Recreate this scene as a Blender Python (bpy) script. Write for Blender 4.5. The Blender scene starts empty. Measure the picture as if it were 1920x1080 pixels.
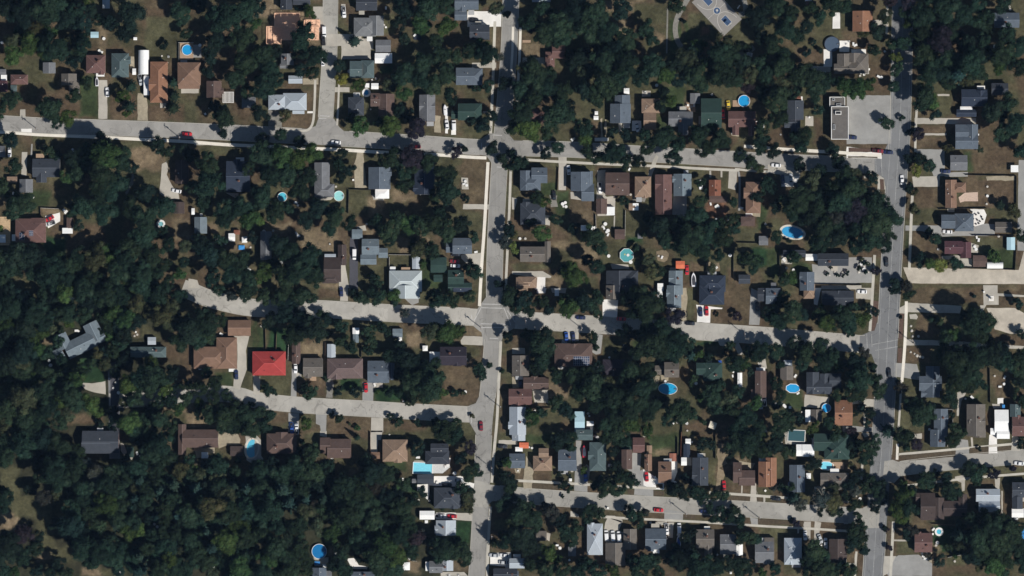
import bpy, bmesh, math, random
import numpy as np
from mathutils import Vector, Matrix, noise
random.seed(7); np.random.seed(7)
R = math.radians
# ---------------------------------------------------------------- camera, sky, sun, exposure
scene = bpy.context.scene
cam_d = bpy.data.cameras.new("camera"); cam = bpy.data.objects.new("camera", cam_d)
scene.collection.objects.link(cam); scene.camera = cam
CAM_H = 3000.0
cam.location = (0, 0, CAM_H); cam.rotation_euler = (0, 0, 0)
cam_d.sensor_width = 36; cam_d.lens = 36 * CAM_H / 480.0
cam_d.clip_start = 10; cam_d.clip_end = 12000
SUN_EL, SHADOW_DIR = 47.0, (-0.79, 0.61)          # shadows fall to the north west
SUN_AZ = math.atan2(-SHADOW_DIR[0], -SHADOW_DIR[1])     # compass bearing of the sun from +Y
world = bpy.data.worlds.new("World"); scene.world = world; world.use_nodes = True
wn = world.node_tree.nodes; wl = world.node_tree.links; wn.clear()
sky = wn.new("ShaderNodeTexSky"); sky.sky_type = 'NISHITA'; sky.sun_disc = False
sky.sun_elevation = R(SUN_EL); sky.sun_rotation = SUN_AZ; sky.air_density = 1.3; sky.dust_density = 0.2; sky.ozone_density = 3.0
bgn = wn.new("ShaderNodeBackground"); bgn.inputs['Strength'].default_value = 0.05
wo = wn.new("ShaderNodeOutputWorld"); wl.new(sky.outputs[0], bgn.inputs[0]); wl.new(bgn.outputs[0], wo.inputs[0])
sun_d = bpy.data.lights.new("sun", 'SUN'); sun_d.energy = 5.0; sun_d.angle = R(0.6); sun_d.color = (1.0, 0.96, 0.9)
sun = bpy.data.objects.new("sun", sun_d); scene.collection.objects.link(sun); sun.location = (150, -120, 300)
sd = Vector((SHADOW_DIR[0], SHADOW_DIR[1], -math.tan(R(SUN_EL)))).normalized()
sun.rotation_euler = sd.to_track_quat('-Z', 'Y').to_euler()
scene.view_settings.view_transform = 'Standard'; scene.view_settings.look = 'None'
scene.view_settings.gamma = 1; scene.view_settings.exposure = -0.12
scene.cycles.max_bounces = 4; scene.cycles.diffuse_bounces = 2; scene.cycles.transparent_max_bounces = 4
# ---------------------------------------------------------------- survey data (16 units = 1 m)
HAZE = 0.75e-5
# Survey of the place, one block per map sheet (column, row), in quarter units of a sheet grid; 16 units = 1 metre.
SHEETS = {}
SHEETS[0,0] = """
S lgy;gy 770 -20 825 65;pale narrow shed roof among trees at the northern edge
G gy;gy 325 470 420 552;small grey garage roof between two big trees
H wgy;gy 465 555 580 640,hx 520 600 600 700 2.6;warm grey gabled house half under a street tree
H rdbr;hx 650 415 795 550;dull red hipped house with pale boat out front
H teal;hy 840 402 970 582;teal grey hipped house west of the white arched shed
S white;qy 1040 378 1120 560;long white arched metal storage shed beside the teal grey house
H ornbr;hy 1130 465 1262 772;long orange brown hipped house east of the white arched shed
H tanbr;hy 1335 470 1508 640,gx 1340 600 1500 668 2.5;tan brown house just below the round blue pool on its deck
H brown;gy 1552 610 1665 735;brown gabled house west of the white garden pergola
S gy;gx 1815 728 1920 810;grey shed in tree shade east of the white garden pergola
H maroon;hx -30 605 62 692;dark maroon roofed house at the western edge
H rdbr;hx 85 562 215 636;small red brown house beside the maroon roof
S white;f 10 563 55 610 2.4;small white flat canopy above the maroon roof
S gy;gx 2 520 48 562;tiny grey shed above the white flat canopy
S white;gx 995 515 1022 562 1.9;white box trailer parked beside the white arched shed
S white;gx 1003 280 1030 302 1.8;tiny white garden shed north of the white arched shed
S cyan;gx 682 240 742 285 2.2;pale blue tarpaulin canopy beside a tree gap
S teal;hx 82 640 130 692 2.2;small teal tent beside the red brown house
Y white 1672 690 1755 772;white garden pergola beside the brown gabled house
R 1100 640 90 47 150;white camper trailer parked below the white arched shed
O 728 612 90 70;white open boat on the pale driveway by the red hipped house
C 1054 600 80 silver;silver pickup truck beside the white camper trailer
C 805 692 88 white;white car with dark glass in shade of the teal grey house
C 1405 1006 3 red;red car driving on the upper street near its western end
C 585 675 90 black;black car in the drive of the warm grey house
P 1405 375 38 blue;round blue pool on the pale deck north of the tan brown house
D wood 1350 322 1450 450
D gy 1450 335 1510 430
D conc 738 600 805 892
D tan 1035 700 1105 905
D conc 1360 655 1490 700
D conc 150 820 190 880
D conc 545 650 580 740
D white 160 965 240 1000
D tan 975 420 1010 510
B brown 820 700 1035 895
B brown 1105 780 1380 910
B green 600 560 735 880
B olive 1090 120 1330 440
B brown 1120 0 1215 60
B olive 250 1010 410 1080
B brown 870 1015 1280 1045
B brown 1130 1055 1380 1075
B tan 740 170 800 400
U 280 970;1350 1032
F 1343 455 1343 320 grey;1140 470 1262 470 white;1340 320 1450 320 white
T 60 60 90 d,200 120 110 d,350 90 120 m,480 160 90 d,250 330 110 g,110 420 90 g,420 370 120 m,620 190 85 d,690 90 65 d,840 170 75 d,1000 120 130 d,950 240 100 d,640 330 85 m,560 470 70 d,1360 110 90 m,1400 250 60 m,1480 20 85 d,1680 150 150 m,1850 70 110 m,1640 320 100 d,1810 300 120 m,1850 480 100 m,1770 590 90 m,1860 690 65 m,90 760 90 m,0 820 80 m,380 830 110 m,560 730 110 m,520 880 110 g,440 930 80 m,1690 880 110 m,1620 800 60 d,100 1050 80 d,770 1060 90 d
T 930 720 55 g,975 800 48 c,985 650 46 c,1300 620 42 c,1305 720 45 c,1300 810 48 c,1240 350 40 d,650 620 60 m,1190 1090 75 d,960 860 42 g,1590 420 80 d,1570 540 60 d,1660 1010 70 d
"""
SHEETS[1,0] = """
H ch;gy 185 -10 275 75,gx 280 -30 410 40;charcoal two wing house south of the northern edge
N 75 100 480 335;timber framed house under construction with bare pink wood floors
H gy;gy 190 405 285 490,gx 180 480 240 515 2.3;small grey brown house south of the timber frame
G lgy;gx 245 568 350 628;pale grey garage above the white hipped house
H lgy;hx 95 712 230 825,hx 205 700 382 828,gx 275 820 365 856 2.4;pale white grey hipped house on the side street corner
H ch;gx 752 -40 910 82;charcoal gabled house top of the side street
H mgy;hx 735 135 900 275,gy 850 120 960 270;grey cross gabled house with gravel yard
G gy;gx 898 300 1012 392;grey garage in the pale concrete yard
S white;gx 892 400 1022 476;white metal lean shed below the grey garage
H teal;gx 705 460 800 588,hy 790 455 888 588;teal grey hipped house under the concrete yard
S white;gx 865 625 920 670;small white shed between teal house and brown house
S white;f 818 625 850 658 1.2;white square garden table beside the small blue pool
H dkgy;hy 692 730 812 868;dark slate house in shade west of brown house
H brown;gx 860 700 930 800,gy 920 705 1040 872;chocolate brown house beside the small blue pool
H slate;gx 1490 -40 1670 75;slate blue house at the northern edge of the centre avenue
G slate;gx 1490 75 1582 155;slate garage against the pale driveway
H dkgy;gx 1602 188 1752 302;dark slate house facing the centre avenue
H slate;gx 1500 510 1640 640,hx 1560 515 1700 640;slate blue cross gabled house west of the centre avenue
H gy;gy 1225 712 1345 912,gx 1225 760 1345 840 3.2;grey cross gabled house with solar vents near the upper street
H green;gx 1515 778 1640 905,hx 1580 778 1695 905,gx 1465 830 1590 893 2.4;green roofed house on the centre avenue corner
S white;gx 765 740 805 780 2;white shed beside the dark slate house
C 600 1068 5 white;white car parked at the kerb south of the side street mouth
C 1632 150 3 black;black car on the pale driveway by the slate garage
C 1432 935 85 white;white car second of three on the green house driveway
C 1485 940 88 white;white van on the green house driveway
O 1420 825 85 80;white covered boat parked left of the green roofed house
C 512 240 88 white;white van beside the timber framed house
C 505 300 85 black;black pickup behind the timber framed house
C 500 460 85 white;white car half under the street tree on the side street
C 660 92 85 white;white pickup parked in the drive on the side street
P 828 695 18 blue;small round blue pool above the brown house
S navy;f 1185 255 1240 298 0.5;dark blue ground tarpaulin lost in tree shade
D conc 530 255 790 345
D conc 640 300 860 445
D conc 780 290 880 370
D white 1585 85 1840 200
D conc 1620 470 1800 510
D tan 1340 870 1385 990
D white 1420 800 1440 1000
D white 1465 900 1500 1010
D conc 590 655 700 690
D gravel 95 820 200 960
D conc 640 30 672 130
D conc 430 50 505 240
D white 385 835 430 848
D conc 1700 835 1760 850
D tan 350 590 465 630
B brown 200 850 425 965
B brown 450 640 468 900
B brown 585 700 612 790
B brown 380 700 430 830
B olive 340 630 430 690
B tan 20 0 160 120
B tan 100 80 480 340
B brown 430 0 505 25
B brown 670 60 800 120
B olive 930 110 1045 270
B lush 930 480 1030 560
B brown 1690 60 1780 100
B olive 1760 210 1790 370
B brown 1810 190 1835 440
B olive 1700 850 1750 930
B brown 1390 990 1450 1020
B brown 1500 995 1560 1025
B brown 620 30 700 110
T 20 60 80 d,0 180 60 g,350 300 110 m,430 430 110 m,370 230 80 m,300 420 80 d,430 560 70 m,340 520 70 d,400 90 60 g,50 420 100 m,110 520 90 m,60 650 110 m,150 610 80 m,30 850 100 d,330 60 50 d,150 390 60 d,50 1040 90 m,190 1020 90 m,330 1060 60 m
T 1300 60 120 m,1420 50 90 m,1240 190 85 g,1430 210 85 g,1100 60 90 d,1080 180 70 d,1110 290 60 d,1350 300 70 m,1260 480 95 m,1380 420 90 m,1500 420 80 m,1600 400 80 m,1720 420 90 m,1700 350 60 g,1110 560 90 m,1240 600 90 m,1330 640 90 m,1420 560 90 m,1470 720 80 m,1660 660 60 m,1740 640 70 m,1100 700 70 g,1080 830 70 d,1060 600 70 m
T 640 600 52 y,740 310 52 b,620 500 80 d,770 640 60 g,780 950 100 g,700 900 60 m,1010 950 95 g,940 920 60 m,1200 970 105 p,1700 950 90 d,1630 920 80 d,1800 60 70 o,1820 430 55 s,1890 120 50 d,1870 620 90 d,1000 640 50 o,1160 870 50 d,220 870 50 o,1760 870 60 d
"""
SHEETS[2,0] = """
H rdbr;hy 250 390 320 505,gx 300 340 400 440;dull red house among trees east of the centre avenue
H rdbr;hy 175 840 245 925,gx 140 810 200 900;small red brown house deep in trees by the upper street
H slate;gy 735 780 890 925,gy 770 715 885 800;slate blue cross gabled house with a white shed at its tip
S white;gx 838 662 880 708;white shed at the tip of the slate blue house
H tan;hy 970 742 1110 850,gx 985 840 1080 975;tan house with long southern wing
H gy;gx 1172 838 1355 950,gy 1245 930 1320 1015;grey house with two front gables
H green;gx 1415 740 1570 960;green grey house in dappled tree shade
S gy;gy 1335 700 1410 780;grey shed behind the green grey house
H rdbr;gx 1620 835 1825 955,gy 1650 920 1700 1015,gy 1770 930 1815 1020,f 1815 910 1890 960 2.6;long red brown house below the round shaded pool
H lgy;gx 150 -30 290 18;pale roof at the northern edge east of the centre avenue
S white;gx 612 870 648 900 2;white box shed by the grassy double drive
S white;gx 620 835 645 862 2;small white locker north of the white box shed
P 1740 758 42 blue;round bright blue pool with dappled shade
C 940 955 80 white;white car in the drive west of the tan house
C 1622 790 85 yellow;yellow car between green grey house and shaded pool
C 1582 858 85 red;red car beside the green grey house
D white 900 905 970 980
D conc 78 432 245 480
D wood 78 300 140 320
D wood 1655 752 1710 800
D gy 1240 795 1300 820
D wood 1300 770 1375 840
D conc 975 680 1040 725
D tan 665 890 680 1030
D tan 695 890 708 1040
D white 620 1032 725 1058
D gy 1400 870 1480 930
D conc 800 920 825 990
D tan 1640 990 1700 1020
B tan 75 320 205 430
B brown 25 230 48 415
B brown 75 250 140 310
B olive 410 240 560 400
B tan 620 0 980 90
B olive 920 30 1230 180
B tan 1060 250 1150 330
B olive 1000 330 1160 400
B green 1180 150 1270 460
B green 1290 150 1400 320
B olive 1330 100 1560 300
B rust 1420 210 1470 260
B olive 1600 150 1800 420
B brown 1640 0 1740 60
B tan 780 160 880 280
B olive 890 600 1100 680
B green 1080 640 1300 840
B brown 600 900 665 1010
B olive 880 850 980 1000
B olive 820 960 900 1020
B green 1075 870 1170 1010
B olive 1700 960 1760 1060
K basketball
V 1325 -20;1250 110;1225 200;1235 290;1270 355
V 1735 -20;1755 90;1700 110
V 1700 410;1760 395;1815 355
V 1167 60;1160 400
E 1780 412
W 1700 50
T 225 80 80 m,165 210 60 d,250 250 110 m,350 200 110 m,480 90 120 d,620 110 120 m,560 230 110 m,700 230 110 m,330 320 70 m,540 400 60 m,820 80 95 d,1230 50 70 m,860 300 95 m,760 380 100 d,1000 220 80 m,1040 290 55 m,680 460 100 m,860 480 110 m,1050 500 110 m,960 590 90 m,560 540 80 o,700 640 130 m,620 740 90 m,800 600 90 m,1210 500 80 d,1240 600 80 d,1380 580 110 m,1540 410 90 m,1600 430 110 m,1560 560 120 m,1650 600 90 m,1420 640 80 m
T 170 600 110 m,280 560 80 m,60 680 110 m,170 760 110 m,260 680 90 m,340 870 120 m,60 850 110 m,120 980 100 g,30 960 80 m,540 960 80 m,560 1050 80 g,1140 700 50 d,1200 760 60 g,1110 790 60 d,1840 130 110 d,1860 280 70 d,1780 560 80 o,1900 550 90 m,1750 650 65 p,1880 680 70 m,1760 360 35 m,420 800 60 d,1880 960 90 m,1000 1020 90 m,1130 1030 100 m,1250 1060 90 m,1400 1020 110 m,1500 980 90 m,1560 1050 90 m,1860 1050 90 m,750 1000 50 d,280 980 80 m,840 1010 60 d,1700 350 50 m,1290 170 22 d
"""
SHEETS[3,0] = """
H rdbr;gy 280 10 360 90;red brown house at the northern edge under trees
S white;f 275 -10 330 12 2.5;white canopy at the northern edge
H ornbr;gy 630 85 780 240,gx 690 110 780 180 3.2;orange red gabled house west of the wide avenue
H wgy;gx 490 480 650 555,gy 515 405 620 500,hx 620 405 750 555,gy 590 400 690 470;grey brown many gabled house with white decks
P 480 332 55 slateblue;round dark grey covered pool with raised deck
H slate;gx 1690 98 1880 210;pale blue grey house in the top right corner
L roofgrav;f 458 728 575 800 3.6,f 470 800 600 1048 4.5;long flat roofed grey commercial building with rooftop units
H navy;gx 1445 672 1640 800,gy 1540 680 1640 800,gx 1410 820 1560 878 2.6;dark navy house with white porch roof
S white;gx 1438 800 1530 832 2.6;white porch canopy on the dark navy house front
H ch;gx 1672 625 1797 715;charcoal house beside the dark navy house
H slate;gy 1480 935 1570 1080,gx 1400 935 1500 1060,gx 1400 1000 1570 1120 3;blue grey house with dormers east of the wide avenue
H dkgy;gy 140 755 265 900,gx 120 880 240 960,gy 170 880 235 1010;dark slate house west of the flat commercial building
S white;qx 830 896 870 926 1.4;white roof box trailer beside the lone car park tree
G rust;gx 175 725 245 752;small rusty shed roof in tree shade
C 630 1030 5 navy;dark blue car at the flat commercial building
D gyconc 590 715 925 1080
D white 485 95 540 215
D white 418 370 480 500
D white 535 305 610 388
D white 625 370 735 410
D white 690 480 755 555
D conc 270 495 470 540
D conc 1100 885 1560 930
D conc 1170 1000 1340 1015
D conc 780 150 890 190
D conc 1270 705 1360 720
D tan 890 95 905 260
D conc 280 870 340 945
B brown 205 360 430 480
B olive 400 225 560 290
B brown 580 240 680 270
B olive 900 190 940 250
B olive 1260 640 1380 860
B brown 1130 935 1340 1000
B brown 1130 1020 1340 1075
B brown 350 870 410 1080
B olive 1660 560 1840 620
B brown 1580 980 1660 1080
B brown 180 740 250 760
T 60 60 100 m,160 100 90 m,330 60 80 m,470 40 100 m,560 60 70 m,120 220 100 m,200 280 80 m,30 330 90 m,100 400 70 m,380 130 70 m,290 210 70 d,290 410 40 d,380 380 28 d,340 320 25 d,110 500 100 m,230 560 110 m,330 600 110 m,420 620 90 m,100 600 80 o,60 750 110 m,60 900 90 m,200 700 80 m,350 700 90 m,370 830 50 m,280 1000 90 m,200 1040 80 m
T 570 650 90 g,660 680 100 g,730 640 75 g,820 240 90 d,920 340 90 m,790 380 60 m,870 120 70 o,1010 100 90 m,960 430 50 y,960 520 80 m,940 660 75 m,1000 330 70 m,1150 130 110 m,1180 240 90 m,1050 30 80 p,900 20 80 p,1330 80 120 m,1450 120 100 m,1280 300 110 p,1150 430 100 m,1180 560 100 m,1350 440 110 m,1500 470 120 m,1420 560 90 b,1560 560 90 m,1600 400 90 d,1740 400 110 m,1780 260 110 m,1870 350 90 m,1890 520 80 m,1160 720 100 m,1220 760 80 g,1130 800 70 m,1250 850 50 d,885 925 60 m,1120 1010 55 p,1060 990 40 d,1700 850 100 d,1800 780 80 m,1850 930 100 m,1650 850 70 d,1640 130 70 m,1560 40 80 m,1750 40 80 m,700 270 60 o,1740 1000 80 m,1000 880 40 d
"""
SHEETS[0,1] = """
H dkgy;gx 248 112 455 250,gy 275 220 355 290;dark grey house with a small front gable
S tan;gx 55 245 132 290;tan shed west of the small grey garage
G gy;gy 150 265 250 365;small grey garage below the dark grey house
H rdbr;hx 120 560 350 740,gx 240 555 345 640,hx 240 660 325 740;rambling red brown house with dark solar panels
Q 150 665 40 55;225 650 30 40
Y white 0 545 78 760
S white;f 0 680 45 740 2;white square canopy on the wooden terrace at the western edge
S white;f 92 678 136 728 2;white square canopy between terrace and the rambling house
S brown;gy 502 552 552 632;narrow brown shed joined to a white carport
S white;f 470 630 548 672 2.3;white carport roof below the narrow brown shed
H dkbr;gy 1315 120 1415 300;dark brown gabled house beside the long pale driveway
S dkbr;gy 1298 435 1385 522;dark brown shed below the pale driveway
G bluegy;gy 1460 548 1555 672;blue grey gabled garage standing alone on dry lawn
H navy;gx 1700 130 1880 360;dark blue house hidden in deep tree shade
H gy;gx -40 15 45 100;grey house at the western edge below the upper street
C 72 62 88 white;white car parked at the western edge below the upper street
C 1325 352 10 white;white car at the end of the long pale driveway
C 375 597 -15 silver;silver pickup on the fan shaped drive
C 372 560 -30 red;orange red car on the fan shaped drive
S white;gx 1438 482 1462 530 2;white upright locker east of the dark brown shed
S white;gx 1715 670 1765 730 2;white garden canopy with rust umbrella nearby
S rust;hx 1755 645 1800 680 2;rust red garden umbrella on the pale sand yard
S blue;hx 1790 760 1835 793 0.6;small square blue paddling pool cover
S white;hx 1815 695 1855 740 1.5;pale blue round play tent
P 1207 600 18 teal;small pale paddling pool seen through the trees
A 1215 150 1250 130 1262 180 1250 230 1290 310 1340 380 1345 415 1260 415 1195 370 conc
A 340 540 450 515 452 580 360 632 345 590 white
A 945 370 990 225 1005 225 995 300 950 385 gravel
A 165 60 205 60 200 240 160 235 conc
A 1415 1010 1480 1020 1500 1080 1410 1080 conc
A 1690 365 1790 370 1790 420 1755 400 conc
V 240 0;235 90
D conc 1455 0 1720 8
B tan 980 30 1230 210
B olive 1000 200 1200 360
B brown 560 600 790 790
B tan 900 730 1000 790
B tan 1300 570 1430 700
B tan 1560 590 1630 680
B tan 1690 650 1880 790
B lush 330 700 500 870
B olive 250 20 340 90
B olive 1510 10 1720 90
B olive 1270 850 1430 960
B olive 60 1020 240 1080
B green 200 360 370 480
B tan 305 480 440 540
B brown 0 120 80 210
F 305 480 440 486 white;305 480 310 560 brown
T 110 180 80 m,30 330 100 m,200 440 110 m,120 480 100 m,500 250 70 g,370 60 50 m,430 90 60 d,540 120 80 d,600 200 90 m,700 130 90 m,640 60 80 m,820 90 130 g,900 150 100 m,780 250 130 m,860 320 120 m,760 380 110 m,640 470 100 m,560 480 70 m,800 520 110 m,590 610 45 d,1000 180 45 d,950 60 60 m,1090 370 90 d,1000 480 100 m,1100 560 110 m,1230 470 90 m,1080 700 110 m,1220 660 110 m,1000 780 110 m,1160 830 100 m,1280 750 70 m,1390 760 70 o,950 860 100 m,1070 960 110 m,900 980 110 m
T 130 830 110 d,250 850 110 d,60 930 90 m,30 1030 80 m,400 950 120 m,520 930 90 m,600 830 80 m,440 1060 90 m,600 1040 80 m,720 1030 90 m,1380 880 60 m,1500 740 90 d,1580 840 100 d,1650 720 60 m,1700 860 90 m,1800 880 100 m,1750 980 100 m,1880 1000 90 m,1600 1000 80 m,1560 150 110 m,1580 300 130 m,1530 430 80 m,1680 470 80 m,1450 80 70 m,1450 330 70 m,1260 60 60 m,1380 40 60 d,1690 560 90 m,1870 560 90 g,1820 470 90 m,1880 190 70 m,1750 320 50 m,1900 330 70 m,1280 1040 90 m,1150 1040 90 m,1900 700 50 d,0 620 40 g
"""
SHEETS[1,1] = """
H gy;gy 440 140 555 340,hx 440 300 590 400,gy 455 340 510 410 2.6;grey T plan house between two round pools
H slate;gy 845 175 1010 340;slate gabled house with a white rear extension
S white;hx 895 335 1000 410 2.8;white rear extension roof of the slate gabled house
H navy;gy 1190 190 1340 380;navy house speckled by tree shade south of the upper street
H gy;gy 35 655 120 870;grey house by the shaded western yard
H slate;gx 1475 705 1620 825,gx 1425 740 1475 815 2.6;slate house facing the long white pavement
H bluegy;gx 795 712 925 830,gx 785 830 905 905,gx 920 780 990 855 2.6;pale blue house with small side wing
S bluegy;gx 720 640 800 712 2.2;pale glazed lean shed north of the pale blue house
H dkbr;gy 615 755 680 910 2.6,gx 510 850 640 1035,hx 500 980 620 1045 2.8;dark brown house west of the dark strip driveway
S lgy;gx 515 825 600 858 2;pale small shed on the dark brown house back
H palegn;hx 1000 950 1245 1110,gy 1010 1060 1230 1160;large pale mint hipped house on the middle street
S white;gx 1005 920 1048 950 1.8;white small shed beside the large pale mint house
S lgy;gy 1172 845 1230 938;pale narrow shed north of the large pale mint house
S green;gx 1310 850 1430 965;green garage by the red parked car
S green;gx 1332 980 1400 1035;small green shed south of the green garage
H green;gx 1440 945 1560 1060,gx 1440 1040 1620 1110;green house on the middle street corner
P 198 398 33 cyan;round cyan pool half hidden by tree shade
P 622 390 36 mint;round pale mint pool behind the grey T plan house
C 1490 880 3 maroon;maroon car beside the white parked car
C 1495 914 2 white;white car beside the maroon parked car
C 738 828 90 white;white van on the dark strip driveway
C 1500 828 2 black;black car against the slate house wall
C 1200 20 0 red;red car parked under a street tree on the upper street
A 760 60 800 60 830 330 745 330 740 150 tan
A 1555 450 1745 455 1745 490 1550 488 conc
A 1535 830 1700 815 1700 930 1600 910 1540 860 conc
A 625 905 670 910 700 1080 622 1080 conc
A 705 700 765 700 765 1110 700 1110 darkas
A 1540 250 1590 255 1595 340 1545 340 conc
A 445 395 590 395 560 420 480 425 conc
A 870 380 960 390 960 425 880 420 conc
A 755 620 820 610 830 650 760 650 conc
B olive 550 60 720 330
B olive 700 345 880 520
B tan 850 400 960 560
B olive 590 400 690 480
B tan 340 630 610 800
B tan 820 640 870 700
B tan 1040 340 1190 430
B brown 1540 100 1710 440
B olive 1460 490 1700 600
B tan 1060 690 1150 830
B olive 1005 840 1165 930
B olive 780 900 1000 1080
B brown 1060 10 400 30
B tan 70 590 260 670
B tan 1220 700 1310 740
B green 1240 870 1440 1080
B olive 820 80 920 130
B tan 450 1045 620 1080
B olive 1400 110 1540 170
F 700 340 860 345 black;695 345 692 520 black;1000 830 1165 832 white;1000 850 1000 940 white
T 60 80 110 m,200 90 110 g,330 120 110 g,430 70 90 g,240 220 110 m,370 240 110 m,110 250 100 m,60 400 100 m,150 520 90 m,330 350 100 m,30 560 60 g,240 480 60 m,620 150 60 m,690 200 60 d,630 260 60 d,640 80 60 d,600 540 90 m,700 600 90 m,560 620 80 m,480 480 90 d,380 560 80 d,900 580 70 m,1000 650 90 m,1070 560 80 m,1000 740 60 m,1150 600 90 g,1230 620 80 m,1330 600 90 m,1430 650 90 m,1540 600 85 d,1490 740 50 m,1650 700 60 m
T 980 130 80 m,1060 90 80 m,1180 100 110 p,1110 220 80 m,1180 180 90 m,1300 130 80 m,1110 320 70 m,1240 300 50 d,1420 240 110 m,1430 360 110 m,1350 400 90 m,1380 520 70 m,1500 60 70 p,1560 50 50 d,1770 40 85 d,1850 90 70 d,1240 790 110 o,1320 800 80 m,1180 770 60 d,1640 960 75 m,1600 920 50 d,1580 415 28 d,870 995 45 d,920 1030 45 m,250 800 110 m,400 840 110 m,180 760 100 d,330 950 120 m,140 900 90 m,60 970 80 g,220 1010 110 m,440 1000 90 m,1820 1060 60 d,1250 900 45 g,1900 640 60 d,1860 740 75 s,1890 170 70 m
"""
SHEETS[2,1] = """
H slate;gx 145 178 265 295,gy 60 200 150 350,hx 60 240 215 350;slate house of three wings south of the upper street
H slate;gy 440 210 600 355,gx 520 300 615 430,gy 570 205 605 310 3;pale slate cross gabled house with a satellite dish
H brown;gx 700 215 880 385,gx 700 215 800 255 2.9;wide brown house with grey valley roof
G brown;gy 630 410 712 525;brown garage beside a white flat roof
S white;f 708 472 770 535 2.4;square white flat roof beside the brown garage
H tan;hx 920 245 1042 400;small tan hipped house between brown houses
S tan;gx 875 445 925 498 2.2;tan shed joined to a white square cover
S white;f 905 445 948 498 2.4;white square cover east of the tan shed
H rdbr;gy 1072 230 1198 530;long red brown hipped house south of the upper street
H bluegy;gy 1210 225 1345 392;pale teal gabled house beside the long red brown house
H rust;gy 1475 270 1565 390;narrow rust brown house with gravel yard behind
S brown;gx 1478 390 1610 440 2.1;brown low awning behind the narrow rust house
H tanbr;hy 1750 285 1862 520;tall tan brown hipped house by the grey footpath
S brown;hx 1715 545 1820 615;brown shed behind the tall tan brown house
H dkgy;hx 62 445 250 605;dark charcoal house half hidden by two trees
H wgy;gx 60 770 245 885,gy 245 730 290 888;warm grey long house east of the centre avenue
H tan;hx 45 995 185 1080,gx 30 1000 120 1120;orange tan house beside a white flat terrace
S white;f 1090 1045 1135 1100 2;white upright awning west of the slate gabled house
S brown;gx 770 640 845 715;brown garden shed by the white fence line
S gy;f 942 672 980 710 1.4;square pale grey utility cover on the lawn
G dkgy;gx 1698 980 1785 1048;dark grey shed by the black fence
H ch;gy 705 950 900 1120,hx 740 950 945 1060;charcoal gabled house above the bright white driveway
H bluegy;gy 1175 950 1280 1130;blue grey gabled house beside the white boat
H navy;hx 1405 985 1600 1110;dark navy hipped house with two cars in front
S orange;gx 1228 878 1295 935 2.2;bright orange canopy behind the blue grey gabled house
P 860 835 52 tealoct;large octagonal teal pool with float inside
C 1312 945 88 red;red car beside the bright orange canopy
C 1415 305 88 white;white car left of the slate cross gabled drive
O 1362 1018 88 105;long white boat with dark interior on the lawn
S gy;gx 1850 690 1920 760;brown grey shed at the eastern lawn
C 425 195 85 white;white car beside the pale slate cross gabled house
C 660 330 85 white;white pickup west of the wide brown house
C 315 385 88 black;black car on the lawn below the slate house
R 560 630 2 45 90;pale covered trailer in the hedge shade
A 350 100 410 100 405 345 350 345 conc
A 712 395 775 390 772 535 640 540 635 380 660 370 conc
A 765 540 773 540 770 630 762 630 conc
A 1040 165 1080 80 1100 95 1045 250 1020 240 conc
A 1630 190 1690 195 1680 345 1620 330 conc
A 0 955 230 955 295 990 290 1005 180 1005 0 975 conc
A 190 1000 250 1000 250 1120 185 1120 white
A 1210 385 1310 385 1310 540 1200 530 gy
A 245 530 290 540 285 610 245 605 conc
A 0 400 40 410 20 490 0 490 conc
A 440 360 520 370 520 420 440 410 conc
A 1770 510 1860 515 1860 550 1770 545 tan
A 1480 200 1495 200 1495 250 1480 250 conc
A 1565 200 1578 200 1578 250 1565 250 conc
A 740 900 870 905 880 935 750 940 conc
A 1450 890 1550 900 1560 970 1460 970 sand
A 1080 800 1180 810 1170 880 1090 880 sand
A 640 200 700 195 700 400 635 400 conc
A 280 380 340 380 340 470 290 470 gravel
A 900 390 1010 400 1000 430 900 430 gravel
B olive 165 140 345 180
B green 215 290 345 400
B green 340 350 430 540
B brown 430 420 620 590
B olive 540 120 640 210
B tan 300 730 640 880
B olive 300 800 460 930
B olive 0 890 320 950
B olive 780 400 850 620
B olive 850 500 940 690
B olive 640 540 760 620
B lush 850 690 990 745
B olive 660 740 960 930
B olive 980 790 1130 1060
B brown 1380 60 1650 60
B rust 1450 430 1600 580
B olive 1450 560 1620 640
B olive 1690 620 1850 780
B olive 1500 800 1660 970
B brown 1360 155 1650 175
B olive 1570 200 1630 340
B brown 1330 880 1420 970
B olive 1600 970 1660 1080
B lush 1800 780 1920 920
B green 1840 460 1920 640
B tan 250 1000 420 1080
B olive 430 1000 640 1080
B brown 1620 930 1660 1080
F 628 530 630 660 white;850 500 848 690 white;350 180 340 350 brown;1660 780 1660 1010 black;970 780 968 960 black;1690 740 1920 745 black
T 50 140 80 m,0 60 60 d,340 20 80 m,250 70 70 d,560 50 90 m,640 100 80 m,760 60 110 m,850 130 90 m,950 130 100 d,1010 30 90 m,1200 120 80 d,1230 30 100 m,1430 50 80 m,1500 20 80 m,1700 80 70 d,1790 140 80 m,1870 170 60 o,1860 40 70 m,240 430 75 g,180 400 60 m,230 660 85 g,140 600 50 d,330 560 60 m,460 630 60 d,600 690 100 m,660 780 70 m,560 860 60 d,440 970 100 g,520 1000 70 g,640 930 80 m,380 950 60 m
T 1400 440 70 m,1380 540 90 m,1240 640 100 d,1100 620 100 d,1330 700 120 m,1480 680 110 m,1250 760 90 m,1400 790 90 m,1570 700 100 m,1660 640 60 m,1640 440 60 m,1550 600 60 m,1840 400 100 d,1650 560 60 m,1030 560 70 d,1000 680 60 d,1150 720 90 m,1750 860 70 m,1840 870 70 m,1800 930 60 m,840 420 40 m,1040 960 60 o,1020 860 60 o,940 780 40 m,1900 300 90 m,0 780 50 y,30 690 40 o,1410 300 50 m,1540 840 60 m,1460 350 40 d,1100 960 50 m,1480 940 50 o
"""
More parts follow.
